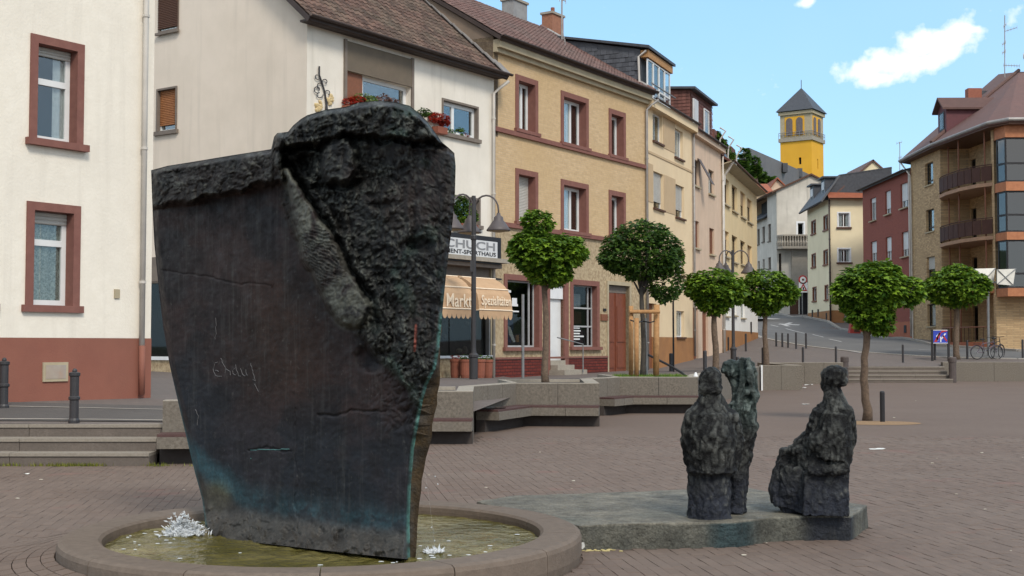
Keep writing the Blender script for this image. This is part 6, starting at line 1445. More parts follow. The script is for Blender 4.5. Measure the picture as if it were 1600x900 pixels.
def statue(name, label, prims, vox, pal, rough=1.0, loc=None, seed=0, disp=.0115):
    """prims: list of (kind, args) blobs fused by a voxel remesh into one continuous body, then kneaded like rough clay"""
    q = MB()
    for k, *a in prims:
        if k == 'b': q.ball(a[0], *a[1:4], nu=16, nv=10, ax=(a[4] if len(a) > 4 else None))
        elif k == 't': q.tube(a[0], a[1], 14)
        elif k == 'p': q.prism(a[0], a[1], a[2])
        elif k == 'e': q.extr(a[0], a[1])
    o = q.build(name, m_bronze2, None, loc=loc); mod = o.modifiers.new('r', 'REMESH'); mod.mode = 'VOXEL'; mod.voxel_size = vox
    s2 = o.modifiers.new('s', 'SMOOTH'); s2.factor = .6; s2.iterations = 3
    bpy.context.view_layer.update(); me = bpy.data.meshes.new_from_object(o.evaluated_get(bpy.context.evaluated_depsgraph_get()))
    o.modifiers.clear(); old = o.data; o.data = me; bpy.data.meshes.remove(old); me.name = name
    nv = len(me.vertices); co = np.empty(nv*3); me.vertices.foreach_get('co', co); co = co.reshape(-1, 3); nrm = np.empty(nv*3); me.vertices.foreach_get('normal', nrm); nrm = nrm.reshape(-1, 3)
    cols = []; base = Vector(loc)
    for i in range(nv):
        v = Vector(co[i])+base; sd_ = Vector((seed*3.1, 0, 0))
        vd = noise.voronoi(Vector((v.x*16, v.y*16, v.z*6))+sd_+Vector((noise.noise(v*8), 0, noise.noise(v*6))))[0]; cr_ = (1-min(1., (vd[1]-vd[0])*2.4))**2; d = disp*(noise.fractal(v*7+sd_, .8, 2.1, 4)*.8+.7*(abs(noise.noise(v*15+sd_))*-1.6+.4)-.85*cr_)+.35*disp*noise.noise(v*45)
        co[i] += nrm[i]*d*rough
        cols.append((*pal(v, d/disp), 1))
    me.vertices.foreach_set('co', co.ravel()); me.polygons.foreach_set('use_smooth', [True]*len(me.polygons)); me.update()
    if not me.materials: me.materials.append(m_bronze2)
    paint(o, cols); tag(o, label, 'statue', 'bronze figures on the plinth'); return o
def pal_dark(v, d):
    c = lerp_c((.009, .009, .0095), (.085, .088, .08), sm(-.7, .5, d)); c = lerp_c(c, (.03, .036, .055), .8*sm(.75, .3, v.z)); return lerp_c(c, (.17, .17, .155), .7*sm(.2, .8, d))  # ridges worn lighter; highlights and hollow shade painted into the colour
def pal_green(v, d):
    c = pal_dark(v, d); k = sm(.85, 1.15, v.z); g_ = lerp_c((.035, .055, .05), (.19, .235, .215), sm(-.5, .7, d)); return lerp_c(c, g_, .85*k)  # green tint also carries painted ridge highlights and hollow shade
S = .00555   # metres per picture pixel at the figures
def Q(px, py, dy=0.0, Y=11.15): return at(px, py, Y+dy)
# woman in a coat, seen from behind
f1 = [('b', Q(1110,593), .108, .12, .118), ('b', Q(1111,607,-.06), .112, .07, .062), ('b', Q(1098,608,-.07), .04,.03,.045), ('b', Q(1122,607,-.07), .04,.03,.045), ('t', [Q(1111,606,.02), Q(1111,632,.0)], [.075,.12]), ('t', [Q(1111,610,.02), Q(1111,622,.02), Q(1111,634,.03), Q(1111,648,.03)], [.075,.115,.16,.20]), ('b', Q(1092,645,.01), .09,.10,.07), ('b', Q(1131,645,.01), .09,.10,.07), 
      ('b', Q(1111,655), .235,.15,.125), ('b', Q(1084,655), .085,.11,.10), ('b', Q(1140,655), .085,.11,.10),
      ('t', [Q(1112,648), Q(1111,680,-.02), Q(1112,715), Q(1112,738)], [.18,.225,.215,.20]),
      ('t', [Q(1081,655), Q(1077,690,.02), Q(1081,726,.03)], [.075,.085,.07]), ('t', [Q(1144,655,.02), Q(1149,690,.03), Q(1144,728,.03)], [.075,.085,.07]),
      ('b', Q(1088,734,0), .10,.13,.05), ('b', Q(1135,734,.0), .10,.13,.05),
      ('t', [Q(1111,735,.03), Q(1110,770,.03), Q(1109,800,.03), Q(1109,815,.03)], [.165,.168,.175,.18]), ('t', [Q(1088,740,.03), Q(1088,800,.03), Q(1090,812)], [.08,.075,.09]), ('t', [Q(1128,740,.02), Q(1127,790,.02), Q(1126,813,-.02)], [.085,.085,.10]),
      ('e', [Q(1079,810,-.06), Q(1144,814,-.06), Q(1142,790,-.05), Q(1081,790,-.05)], (0, .26, 0))]
statue('standing_figure', 'bronze woman in a long coat with a hair bun, standing with her back turned', f1, .0105, pal_dark, 1.0, loc=(Q(1110, 815).x, 11.15, .21), seed=1)
# companion behind, greenish, holding a cloth high
Y2 = 11.45
K = lambda px, py, dy=0.: Q(px, py, dy, Y2)
f2 = [('b', K(1143,577,.05), .085,.10,.095), ('b', K(1134,571,.03), .045,.07,.045), ('b', K(1131,579,.0), .04,.05,.035), ('t', [K(1146,583,.05), K(1155,606,.06), K(1160,640,.04)], [.06,.075,.10]),
      ('e', [K(1152,566,-.02), K(1158,558,-.02), K(1168,559,-.02), K(1179,566,-.02), K(1183,575,-.02), K(1184,600,-.02), K(1187,618,-.02), K(1181,640,-.02), K(1184,652,-.02), K(1180,664,-.02), K(1166,676,-.02), K(1150,664,-.02), K(1148,640,-.02), K(1150,610,-.02), K(1154,590,-.02)], (.02, .16, 0)),
      ('t', [K(1154,566,-.03), K(1160,590,-.05), K(1157,612,-.03), K(1163,645,-.02)], [.02,.035,.03,.02]), ('t', [K(1168,560,-.03), K(1172,590,-.06), K(1178,618,-.04), K(1178,655,0)], [.025,.035,.03,.02]), ('t', [K(1153,632,-.03), K(1166,612,-.05), K(1180,600,-.03)], [.02,.04,.02]), ('t', [K(1156,590,-.04), K(1168,580,-.07), K(1181,576,-.03)], [.02,.03,.02]), ('t', [K(1152,655,-.03), K(1165,640,-.06), K(1176,628,-.03)], [.02,.035,.02]),
      ('t', [K(1158,628,.05), K(1163,665,.05), K(1160,700,.04), K(1156,740,.04), K(1154,775,.04), K(1153,800,.03)], [.12,.135,.105,.085,.075,.085]),
      ('t', [K(1140,640,.08), K(1142,690,.08), K(1144,760,.08), K(1144,800,.05)], [.09,.12,.10,.09]), ('t', [K(1152,738,.0), K(1155,770,-.02), K(1150,797,-.03)], [.07,.06,.06]), ('b', K(1148,798,0), .08,.13,.04)]
statue('leaning_figure', 'green-patinated bronze figure leaning close behind the coated woman and lifting a crumpled cloth', f2, .0105, pal_green, 1.15, loc=(K(1150, 800).x, Y2, .21), seed=5)
# seated woman on a block
Y3 = 11.25
J3 = lambda px, py, dy=0.: Q(px, py, dy, Y3)
f3 = [('b', J3(1301,588), .105, .12, .10), ('b', J3(1306,582,-.03), .105,.10,.065), ('b', J3(1315,596,-.05), .055,.06,.05), ('b', J3(1291,602,.03), .055,.06,.08), ('t', [J3(1301,604,.01), J3(1303,630,.0)], [.066,.10]), ('t', [J3(1302,612,.02), J3(1303,624,.02), J3(1304,640,.02)], [.07,.10,.15]), ('e', [J3(1224,702,.2), J3(1211,740,.2), J3(1204,768,.2), J3(1209,790,.2), J3(1256,802,.1), J3(1322,806,.1), J3(1325,700,.1), J3(1290,690,.12)], (0,.16,0)),
      ('b', J3(1304,648), .165,.12,.11), ('t', [J3(1304,645), J3(1303,680,.0), J3(1300,715,.02)], [.15,.165,.18]), ('b', J3(1284,645,.03), .065,.09,.09), ('b', J3(1325,648,-.02), .06,.09,.085),
      ('t', [J3(1281,642,.02), J3(1270,672,.06), J3(1258,700,.12), J3(1240,704,.2)], [.07,.065,.06,.055]), ('t', [J3(1326,650,-.02), J3(1329,685,.0), J3(1318,715,.05)], [.06,.062,.06]),
      ('t', [J3(1300,724,.05), J3(1268,716,.15), J3(1242,711,.26), J3(1234,712,.3)], [.18,.155,.10,.09]), ('b', J3(1252,704,.2), .13,.16,.07), ('b', J3(1276,698,.1), .12,.15,.09), ('b', J3(1290,690,.0), .17,.14,.13), ('t', [J3(1290,672,.06), J3(1266,690,.14), J3(1246,700,.2)], [.11,.10,.08]),
      ('t', [J3(1238,706,.28), J3(1230,735,.34), J3(1225,765,.38), J3(1223,784,.38)], [.10,.115,.125,.105]), ('t', [J3(1245,725,.2), J3(1240,760,.24), J3(1238,796,.3)], [.15,.16,.13]),
      ('e', [J3(1208,788,.35), J3(1252,803,.05), J3(1256,740,.05), J3(1214,735,.35)], (.06, .22, 0)),
      ('e', [J3(1255,806,-.03), J3(1327,808,-.10), J3(1329,725,-.09), J3(1256,738,-.02)], (.03, .34, 0)), ('b', J3(1322,712,-.02), .055,.10,.10), ('t', [J3(1262,735,-.02), J3(1300,733,-.08), J3(1326,728,-.09)], [.05,.06,.05])]
statue('seated_figure', 'bronze woman with wrapped hair sitting on a block in a long heavy skirt', f3, .0105, pal_dark, 1.0, loc=(J3(1300, 806).x, Y3, .21), seed=9)
# ------------------------------------------------------------------ trees
LEAF = [(0, 0, 0), (.34, .22, .02), (.5, .55, -.03), (.22, .62, .0), (0, 1.0, -.10), (-.22, .62, .0), (-.5, .55, -.03), (-.34, .22, .02)]
def leaves(blobs, n, size, seed, name='crown', m=None, parent=None, droop=.5, clump=.55, inner=.25):
    r = random.Random(seed); vs = []; fs = []; wt = [b[1]*b[2]+b[1]*b[3]+b[2]*b[3] for b in blobs]
    cl = [Vector((r.gauss(0, 1), r.gauss(0, 1), r.gauss(0, 1))).normalized() for _ in range(46)]
    for k in range(n):
        b = r.choices(blobs, wt)[0]
        while True:
            d = Vector((r.gauss(0, 1), r.gauss(0, 1), r.gauss(0, 1))).normalized()
            g_ = noise.noise(d*3.1+Vector((seed*1.7, b[1], 0)))
            if r.random() < .45+g_*1.2+.25: break
        rad = (1-inner*r.random()**1.6*1.3)*(1+.13*g_+.025*r.gauss(0, 1))-.03
        if d.z < -.3: rad *= .92
        p = b[0]+Vector((d.x*b[1], d.y*b[2], d.z*b[3]))*rad
        out_ = (d+Vector((r.gauss(0, .45), r.gauss(0, .45), r.gauss(0, .3)))).normalized()
        tip = (Vector((out_.x, out_.y, out_.z*.35-droop*r.uniform(.3, 1.1)))).normalized()
        side = tip.cross(Vector((out_.x, out_.y, out_.z+.6))).normalized() if abs(tip.dot(out_)) < .99 else tip.orthogonal().normalized()
        side = (side+Vector((r.gauss(0, .25), r.gauss(0, .25), r.gauss(0, .25)))).normalized(); nn = side.cross(tip).normalized()
        s = size*r.uniform(.65, 1.25); q0 = len(vs)
        for x, y, z in LEAF: vs.append(p+side*(x*s)+tip*(y*s)+nn*(z*s+abs(x)*s*.18))
        fs += [(q0, q0+1, q0+2, q0+3), (q0, q0+3, q0+4, q0+5), (q0, q0+5, q0+6, q0+7)]
    return MB().add(vs, fs).build(name, m or m_leaf, parent)
def tree(label, base, fork, blobs, n, size, seed, r0=.1, m=None, group='globe maples round the square', lean=0.0, trunkm=None, kink=.03, droop=.5, branches=14):
    t = thing('globe_maple' if m is None else 'young_street_tree', label, 'tree', base, group); r = random.Random(seed)
    top = Vector(fork); n_ = 9; pts = []
    for k in range(n_+1):
        f = k/n_; p = Vector(base).lerp(top, f); pts.append(p+Vector((kink*math.sin(f*5+seed)+r.uniform(-.3, .3)*kink, 0, 0)) if 0 < k < n_ else p)
    pts[0].z -= .06; q = MB().tube(pts, [r0*(1.35 if k == 0 else 1.1-.3*k/n_)*(1+r.uniform(-.06, .06)) for k in range(n_+1)], 12)
    tr = q.build('trunk', trunkm or m_bark, t, smooth=True)
    br = MB()
    for k in range(branches):
        b = blobs[k % len(blobs)]; d = Vector((r.gauss(0, 1), r.gauss(0, 1), r.uniform(-.3, 1))).normalized()
        e = b[0]+Vector((d.x*b[1], d.y*b[2], d.z*b[3]))*.72; s = pts[-1-(k % 2)]; md = s.lerp(e, .5)+Vector((r.uniform(-.08, .08), r.uniform(-.08, .08), .1))
        br.tube([s, s.lerp(md, .5)+Vector((0, 0, .03)), md, md.lerp(e, .5), e], [r0*.42, r0*.28, r0*.18, r0*.11, r0*.04], 6)
    br.build('branches', trunkm or m_bark, t, smooth=True)
    leaves(blobs, n, size, seed, 'crown', m, t, droop=droop); return t
def bl(px, py, Y, wx, wz, wy=None): c = at(px, py, Y); k = Y/FOC; return (c, wx*k, (wy or wx)*k, wz*k)
Y = 28.5; tb = at(853, 596, Y); tb.z = .84
tree('globe maple with a small tuft on its broad bright crown, in the nearest tree planter', tb, at(850, 440, Y), [bl(853,398,Y,56,33), bl(826,385,Y,28,24), bl(884,392,Y,32,26), bl(858,425,Y,36,22), bl(840,348,Y,23,20,20)], 6800, .125, 11, .072)
Y = 34.2; tb = at(1005, 583, Y); tb.z = .84
tree('taller darker tree with airy crown held by three timber stakes in the grass planter', tb, at(1003, 448, Y), [bl(1003,395,Y,62,46), bl(970,400,Y,36,28), bl(1040,405,Y,28,30), bl(1000,368,Y,44,24), bl(1040,440,Y,28,36)], 7600, .11, 12, .07, m=m_leafd, group='street trees beside the square', trunkm=m_galv if False else mat('smooth_grey_bark', (.075, .065, .055), (.05, .045, .038), 9, .9), branches=20)
tree_mid = bl(1045,440,Y-.6,24,38); 
Y = 47; tb = stand(1117, Y)
tree('globe maple with rounded crown just left of the lamp up the street', tb, at(1117, 488, Y), [bl(1116,450,Y,42,30), bl(1092,448,Y,22,22), bl(1140,455,Y,24,24), bl(1116,472,Y,26,20)], 4600, .17, 13, .12)
Y = 51; tb = stand(1196, Y)
tree('globe maple with light green crown right of the double-arm lamp, bollards behind', tb, at(1196, 490, Y), [bl(1196,453,Y,42,32), bl(1175,455,Y,24,24), bl(1222,458,Y,24,20), bl(1196,474,Y,24,18)], 4600, .18, 14, .11)
Y = 28.8; tb = onz(1355, 657, 0)
tree('solitary globe maple with a sturdy twisted trunk rising from a sandy patch', tb, at(1352, 510, Y), [bl(1362,452,Y,54,42), bl(1330,458,Y,28,28), bl(1372,430,Y,34,24), bl(1415,455,Y,28,24), bl(1358,488,Y,36,28), bl(1376,505,Y,20,18)], 7600, .135, 15, .092, kink=.05)
Y = 64.5; tb = stand(1494, Y)
tree('globe maple behind the long low wall, before the tan brick apartment block', tb, at(1494, 480, Y), [bl(1496,450,Y,48,32), bl(1470,452,Y,26,22), bl(1522,450,Y,24,22), bl(1496,428,Y,24,16)], 4200, .23, 16, .15)
MB_ = MB()
for a, s in ((1, 40),): pass
sp = MB(); r_ = random.Random(6); vs = []
cpt = onz(1370, 661, 0); nn_ = 26; ring_ = [(cpt.x+(.95+.18*noise.noise(Vector((k, 0, 1))))*math.cos(2*math.pi*k/nn_), cpt.y+(.75+.2*noise.noise(Vector((k, 3, 1))))*math.sin(2*math.pi*k/nn_)) for k in range(nn_)]
tag(sp.add([(cpt.x, cpt.y, .02)]+[(x, y, .004) for x, y in ring_], [(0, 1+k, 1+(k+1) % nn_) for k in range(nn_)]).build('sandy_patch', m_sandp), kind='structure')
# timber stakes round the second tree
for px, dy, top, lab in ((986, -.5, 478, 'peeled timber stake left of the young tree trunk'), (994.5, -.9, 497, 'front peeled timber stake just left of the tree trunk'), (1026, -.4, 476, 'thickest peeled timber stake right of the tree trunk')):
    a = at(px-1 if px > 1000 else px, 584, 34.2+dy); a.z = .84; b2 = at(px, top, 34.2+dy)
    s = MB().tube([a, b2], .062 if px < 1000 else .08, 10).build('timber_stake', m_post, None, smooth=True, loc=a); tag(s, lab, 'stake', 'timber stakes of the young tree')
a, b2 = at(984, 487, 33.6), at(1031, 487, 33.6)
tag(MB().tube([a, b2], .05, 8).build('stake_crossbar', m_post, None, loc=a), 'horizontal timber crossbar joining the stakes', 'crossbar')
tag(MB().tube([at(985,500,33.6), at(995,504,33.4), at(1005,502,33.9), at(1016,504,33.7), at(1028,500,33.8)], .018, 6).build('binding_rope', m_blk, None, loc=at(1005,502,33.8)), 'dark sagging rope binding the young tree to its stakes', 'rope')
p = at(1003, 560, 33.9); MBp = MB().tube([Vector((p.x+.18, p.y+.6, .84)), at(1008, 497, 34.5)], .045, 8).build('watering_pipe', m_galv, None, loc=(p.x, p.y, .84)); tag(MBp, 'pale grey tube standing beside the staked tree trunk', 'tube')
# grass in that planter and weeds at the steps
def grass(name, pts, n, h, seed, m, parent=None, loc=None):
    r = random.Random(seed); vs = []; fs = []
    for k in range(n):
        x, y, z = pts(r); a = r.uniform(0, 6.28); l = h*r.uniform(.5, 1.2); d = Vector((math.cos(a), math.sin(a), 0)); w = d.orthogonal().normalized()*.008; q0 = len(vs); b = Vector((x, y, z))
        vs += [b-w, b+w, b+d*l*.4+Vector((0, 0, l))]; fs.append((q0, q0+1, q0+2))
    return tag(MB().add(vs, fs).build(name, m, parent, loc=loc), kind='stuff')
grass('grass', lambda r: (r.uniform(2.75, 4.55), r.uniform(32.95, 35.2), .84), 3200, .11, 3, m_leaf, pl3)
grass('weeds', lambda r: ((lambda c: (c+r.gauss(0, .12), 18.2-abs(r.gauss(0, .05)), 0))(r.choice([-7.1,-6.35,-6.2,-6.05,-5.9,-5.0,-6.6,-3.9,-4.3]))), 500, .06, 4, leafmat('yellow_green_weed', (.12, .14, .02), (.3, .3, .05)))
# ------------------------------------------------------------------ trees beyond the roofs
def bush(label, px, py, Y, wx, wz, n, size, seed, cat='tree', group='trees on the hill', trunk=True, blobs=None):
    b = blobs or [bl(px, py, Y, wx, wz), bl(px-wx*.5, py+wz*.3, Y, wx*.6, wz*.7), bl(px+wx*.5, py+wz*.35, Y, wx*.6, wz*.65)]
    c = b[0][0]; t = thing('hillside_tree', label, cat, (c.x, c.y, c.z-b[0][3]-2), group)
    MB().tube([Vector((c.x, c.y, c.z-b[0][3]-4)), c], [.35, .15], 7).build('trunk', m_bark, t); leaves(b, n, size, seed, 'crown', m_leafd, t, droop=.2); return t
bush('slender dark tree poking up between the dormers and the church nave', 1162, 262, 150, 10, 26, 1500, .6, 31, blobs=[bl(1163,248,150,6,16), bl(1160,272,150,13,20), bl(1168,285,150,16,14)])
bush('small conifer standing before the pale nave roof', 1181, 262, 146, 5, 14, 500, .45, 32, blobs=[bl(1181,256,146,4,12), bl(1181,268,146,8,9)])
bush('broad dark green trees massed below the church nave', 1190, 284, 148, 20, 13, 2400, .6, 33, blobs=[bl(1180,282,148,17,15), bl(1200,288,148,14,11), bl(1166,290,148,14,12)])
tr_ = thing('roof_terrace_shrub', 'dark shrubs spilling over the roofline behind the pinkish house', 'shrub', at(1120, 240, 70)); leaves([bl(1117,212,69,6,8), bl(1124,224,70,7,7), bl(1131,232,72,6,7), bl(1140,243,74,7,6)], 900, .3, 34, 'foliage', m_leafd, tr_, droop=.8)
MB().tube([at(1118,240,69.5), at(1126,243,70.5), at(1140,252,73.5)], .12, 6).build('stem', m_bark, tr_)
# ------------------------------------------------------------------ street lamps
def lamp(label, px, Y, top_py, lamps, s=1.0):
    b = stand(px, Y, -.05); t = thing('street_lamp', label, 'street lamp', b, 'double-arm street lamps'); tz = at(px, top_py, Y).z
    MB().lathe(b, [(.13*s, 0), (.13*s, .7*s), (.16*s, .72*s), (.16*s, .78*s), (.09*s, .85*s), (.075*s, 1.0*s), (.07*s, tz-b.z-.4), (.06*s, tz-b.z)], 14).build('pole', m_iron, t, smooth=False)
    MB().lathe(Vector((b.x, b.y, tz-1.35*s)), [(.085*s, 0), (.1*s, .03), (.1*s, .12), (.085*s, .15)], 12).build('collar', m_iron, t)
    MB().box(b.x-.1, b.x-.02, b.y-.1, b.y+.02, b.z+3.3*s, b.z+3.65*s).build('control_box', m_iron, t)
    for dx, dy, drop in lamps:
        L_ = math.hypot(dx, dy); d = Vector((dx/L_, dy/L_, 0)); R_ = L_/2; pts = [Vector((b.x, b.y, tz-.9*s))+d*.02]
        c = Vector((b.x, b.y, tz-.45*s))+d*R_*1.0
        for k in range(11): a = math.pi-k/10*math.pi; pts.append(c+d*R_*math.cos(a)+Vector((0, 0, R_*1.15*math.sin(a))))
        e = c+d*R_+Vector((0, 0, -drop)); pts.append(e)
        MB().tube(pts, .028*s, 8).build('arm', m_lamp, t, smooth=True)
        sh = MB().lathe(e-Vector((0, 0, .52*s)), [(.36*s, 0), (.37*s, .03*s), (.30*s, .12*s), (.20*s, .27*s), (.15*s, .33*s), (.14*s, .42*s), (.07*s, .47*s), (.05*s, .55*s)], 20).build('lamp_shade', m_lamp, t, smooth=True)
        MB().lathe(e-Vector((0, 0, .56*s)), [(.10*s, 0), (.28*s, .03*s), (.33*s, .045*s)], 16).build('lamp_glass', m_stone, sh)
lamp('dark double-arm street lamp with bell shades in front of the shop, overlapping the shop sign', 740, 38, 306, ((.74, -.2, .12), (-.15, .75, .1), (-.62, -.5, .1)), .98)
lamp('dark double-arm street lamp with bell shades between two globe maples up the street', 1145.5, 58, 391, ((.74, .1, .1), (-.66, -.3, .1), (-.2, .7, .12)), .98)
# ------------------------------------------------------------------ bollards
def bollard(label, base, h=.85, r=.055, fancy=False, m=None, group='bollards along the street'):
    if fancy:
        t = thing('bollard', label, 'bollard', base, group)
        MB().lathe(base, [(r*1.25, 0), (r*1.25, .04), (r*1.02, .07), (r, h*.42), (r*1.28, h*.44), (r*1.28, h*.48), (r, h*.5), (r, h*.86), (r*1.25, h*.88), (r*1.25, h*.93), (r*.6, h*.95)], 14).build('shaft', m_iron, t)
        MB().ball(base+Vector((0, 0, h*.965)), r*.55, r*.55, r*.6).build('finial', m_iron, t); return t
    o = MB().lathe(base, [(r*1.05, 0), (r, .03), (r, h-.03), (r*.8, h), (0.001, h+.004)], 12).build('bollard', m or m_iron, None, loc=base); return tag(o, label, 'bollard', group)
bollard('dark iron bollard with ring collar by the left edge, before the red socle', stand(8, 21.3), .83, .07, True)
bollard('dark iron bollard with ring collar at the top of the three left steps', stand(118, 19.15), .80, .066, True)
for px, Y, h, lab in ((1212.5,72.5,.8,'first of the five slim posts at the kerb, beside the light green maple'),(1222,72,.8,'second of the five slim posts at the kerb'),(1231,71.5,.8,'middle one of the five slim kerb posts'),(1243.5,70.5,.92,'fourth and tallest of the five slim kerb posts'),(1259,71,.85,'last of the five slim kerb posts, farthest right of them'),
                      (1254,60.5,.78,'short dark post standing alone on the paving below the five kerb posts'),(1305.5,61,.85,'dark post just left of the top of the far steps'),(1410,62.5,.88,'dark post above the middle of the far steps'),(1165,68,.95,'dark post at the corner of the pale yellow house'),(1192,53,.85,'dark reddish post touching the trunk of the light green maple'),
                      (1487-27,64,.9,'dark post behind the blue poster sign'),(1510.5,64.5,.95,'dark post between the maple trunk and the bicycles'),(1597,64.5,.95,'dark post at the right edge beyond the bicycles'),(1152,49,.5,'short dark post left of the second lamp foot'),(1101,46,.8,'dark post with reflector in front of the pinkish house doors'),(1048,50,.7,'short dark post before the ochre socle')):
    bollard(lab, stand(px, Y), h, .055 if Y > 55 else .07)
bp_ = onz(1379, 660, 0); bollard('slim dark post standing on the sandy patch beside the solitary maple', bp_, .69, .055, m=m_blk)
for px, Y, h, lab in ((1319, 58.3, 1.2, 'stout square-topped post at the left end of the far steps'), (1487, 58.8, 1.18, 'stout square-topped post at the right end of the far steps')):
    b = Vector(((px-800)/FOC*Y, Y, 0)); tag(MB().lathe(b, [(.17, 0), (.17, h-.25), (.19, h-.24), (.19, h-.05), (.16, h)], 12).build('gate_post', mat('brown_grey_post', (.09, .07, .065), (.07, .055, .05), 5, .7) if px == 1319 else bpy.data.materials['brown_grey_post'], None, loc=b), lab, 'post', 'stout posts of the far steps')
b = Vector(((1090-800)/FOC*33.2, 33.2, 0)); t = thing('reflector_post', 'black post with white reflector tip at the end of the farthest bench', 'bollard', b)
MB().lathe(b, [(.07, 0), (.07, .82), (.05, .86)], 12).build('shaft', m_blk, t); MB().lathe(b+Vector((-.06, 0, .86)), [(.05, 0), (.06, .05), (.02, .15)], 8).build('reflector', m_whp, t)
# steel tube rail and slim post
tag(MB().tube([at(1008, 552, 37), at(1050, 573, 36), at(1066, 583, 35.5), at(1072, 588, 35.3)], .035, 8).build('handrail', m_blk, None, loc=at(1050, 573, 36)), 'black sloping handrail running down right of the staked tree', 'handrail')
a = stand(817, 39); tag(MB().lathe(a, [(.045, 0), (.045, at(817, 460, 39).z-a.z)], 10).build('grey_post', m_galv, None, loc=a), 'plain grey post in front of the left shop window', 'post')
a = stand(1052, 49); tag(MB().lathe(a, [(.035, 0), (.035, at(1052, 470, 49).z-a.z)], 8).build('dark_pole', m_blk, None, loc=a), 'thin dark pole before the cream house, under the tree crown', 'pole')
# terracotta pots by the shop
for px, Y, lab in ((712, 41.2, 'dark red clay pot beside the pebbled shop plinth'), (727, 40.9, 'clay pot just left of the lamp foot'), (750, 41.3, 'clay pot just right of the lamp foot'), (762, 41.9, 'last clay pot at the downpipe')):
    b = stand(px, Y); t = thing('clay_pot', lab, 'flower pot', b, 'tall clay pots in front of the shop')
    MB().lathe(b, [(.14, 0), (.16, .1), (.17, .5), (.19, .52), (.19, .58), (.165, .6)], 14).build('pot', m_terr, t, smooth=False); leaves([(b+Vector((0, 0, .66)), .14, .14, .09)], 40, .09, int(px), 'plant', m_red_fl if px < 720 else m_leafd, t)
# ------------------------------------------------------------------ flower boxes
def fbx(label, F, u0, u1, d, z, blobs, box=True):
    c = F.P((u0+u1)/2, d, z); t = thing('flower_box', label, 'flower box', c, 'flower boxes on the white house')
    if box: F.box(MB(), u0, u1, d-.13, d+.13, z-.22, z).build('box', m_terr, t)
    for i, (px, py, w, h, mm) in enumerate(blobs):
        u, zz_ = F.hit(px, py); leaves([(F.P(u, d, zz_), w, .16, h)], int(260*w*h/.06)+40, .09, 60+i+int(px), 'flowers' if mm is m_red_fl else 'leaves', mm, t)
uA, zA = FB.hit(533, 165); uB, _ = FB.hit(585, 165)
m_pinkg = leafmat('heather_pink', (.16, .09, .09), (.32, .2, .2)); m_pale = leafmat('pale_green_leaf', (.2, .28, .08), (.5, .55, .3))
fbx('terracotta window box with red, pale green and pink plants under the wide brown window', FB, uA, uB+1.2, .16, zA, [(540,160,.22,.12,m_red_fl),(552,158,.25,.14,m_red_fl),(560,156,.26,.2,m_pale),(571,158,.2,.14,m_leaf),(592,157,.25,.16,m_pinkg),(606,160,.2,.12,m_pinkg)])
uA, zA = FB.hit(672, 198); fbx('hanging pot of red flowers left of the small white window', FB, uA, uA+.5, .2, zA, [(672,184,.22,.16,m_red_fl),(681,186,.28,.17,m_red_fl),(686,192,.18,.12,m_red_fl),(655,176,.2,.12,m_leafd)])
r = rect(FB, 690, 747, 160, 215); fbx('row of green plants and red blooms inside the small white window', FB, r[0]+.4, r[1]-.3, -.3, r[2]+.1, [(707,206,.3,.16,m_leafd),(722,205,.3,.2,m_leaf),(733,210,.2,.12,m_red_fl)], box=False)
uA, zA = FB.hit(700, 350); fbx('leafy green balcony plant beside the bronze slab edge above the sign', FB, uA, uA+.9, .45, zA, [(706,332,.35,.4,m_leaf),(714,340,.35,.3,m_leafd),(700,320,.3,.3,m_leafd)])
# ------------------------------------------------------------------ signs
b = at(1468, 560, 63.6); g0 = ter(b.x, b.y); t = thing('poster_sign', 'blue poster sign with red and white strokes on two dark legs above the far wall', 'sign', (b.x, b.y, g0))
q0, q1 = at(1458, 536.5, 63.6), at(1480, 515.5, 63.6)
MB().box(q0.x, q1.x, q0.y-.03, q0.y+.03, q0.z, q1.z).build('sign_panel', m_blue, t)
for x in (q0.x-.05, q1.x+.05): MB().box(x-.05, x+.05, q0.y-.04, q0.y+.04, g0, q1.z+.02).build('leg', m_blk, t)
Fq = Fac((q0.x, q0.y-.031), (1, 0)); w_, h_ = q1.x-q0.x, q1.z-q0.z
for m2, pts in ((m_redp, [(.05,.1),(.25,.1),(.55,.75),(.4,.8)]), (m_redp, [(.5,.78),(.98,.9),(.98,.98),(.6,.98)]), (m_whp, [(.2,.55),(.42,.8),(.5,.7),(.32,.5),(.34,.2),(.24,.2)]), (m_whp, [(.52,.3),(.6,.3),(.9,.72),(.8,.75)]), (m_redp, [(.62,.55),(.92,.12),(.98,.2),(.72,.62)]), (m_whp, [(.48,.1),(.56,.1),(.56,.5),(.48,.5)])):
    MB().extr([Fq.P(u*w_, .0, q0.z+v*h_) for u, v in pts], Fq.N*.012).build('print', m2, t)
for pts in ([(0,0),(1,0),(1,.04),(0,.04)], [(0,.96),(1,.96),(1,1),(0,1)]): MB().extr([Fq.P(u*w_, .0, q0.z+v*h_) for u, v in pts], Fq.N*.016).build('border', m_whp, t)
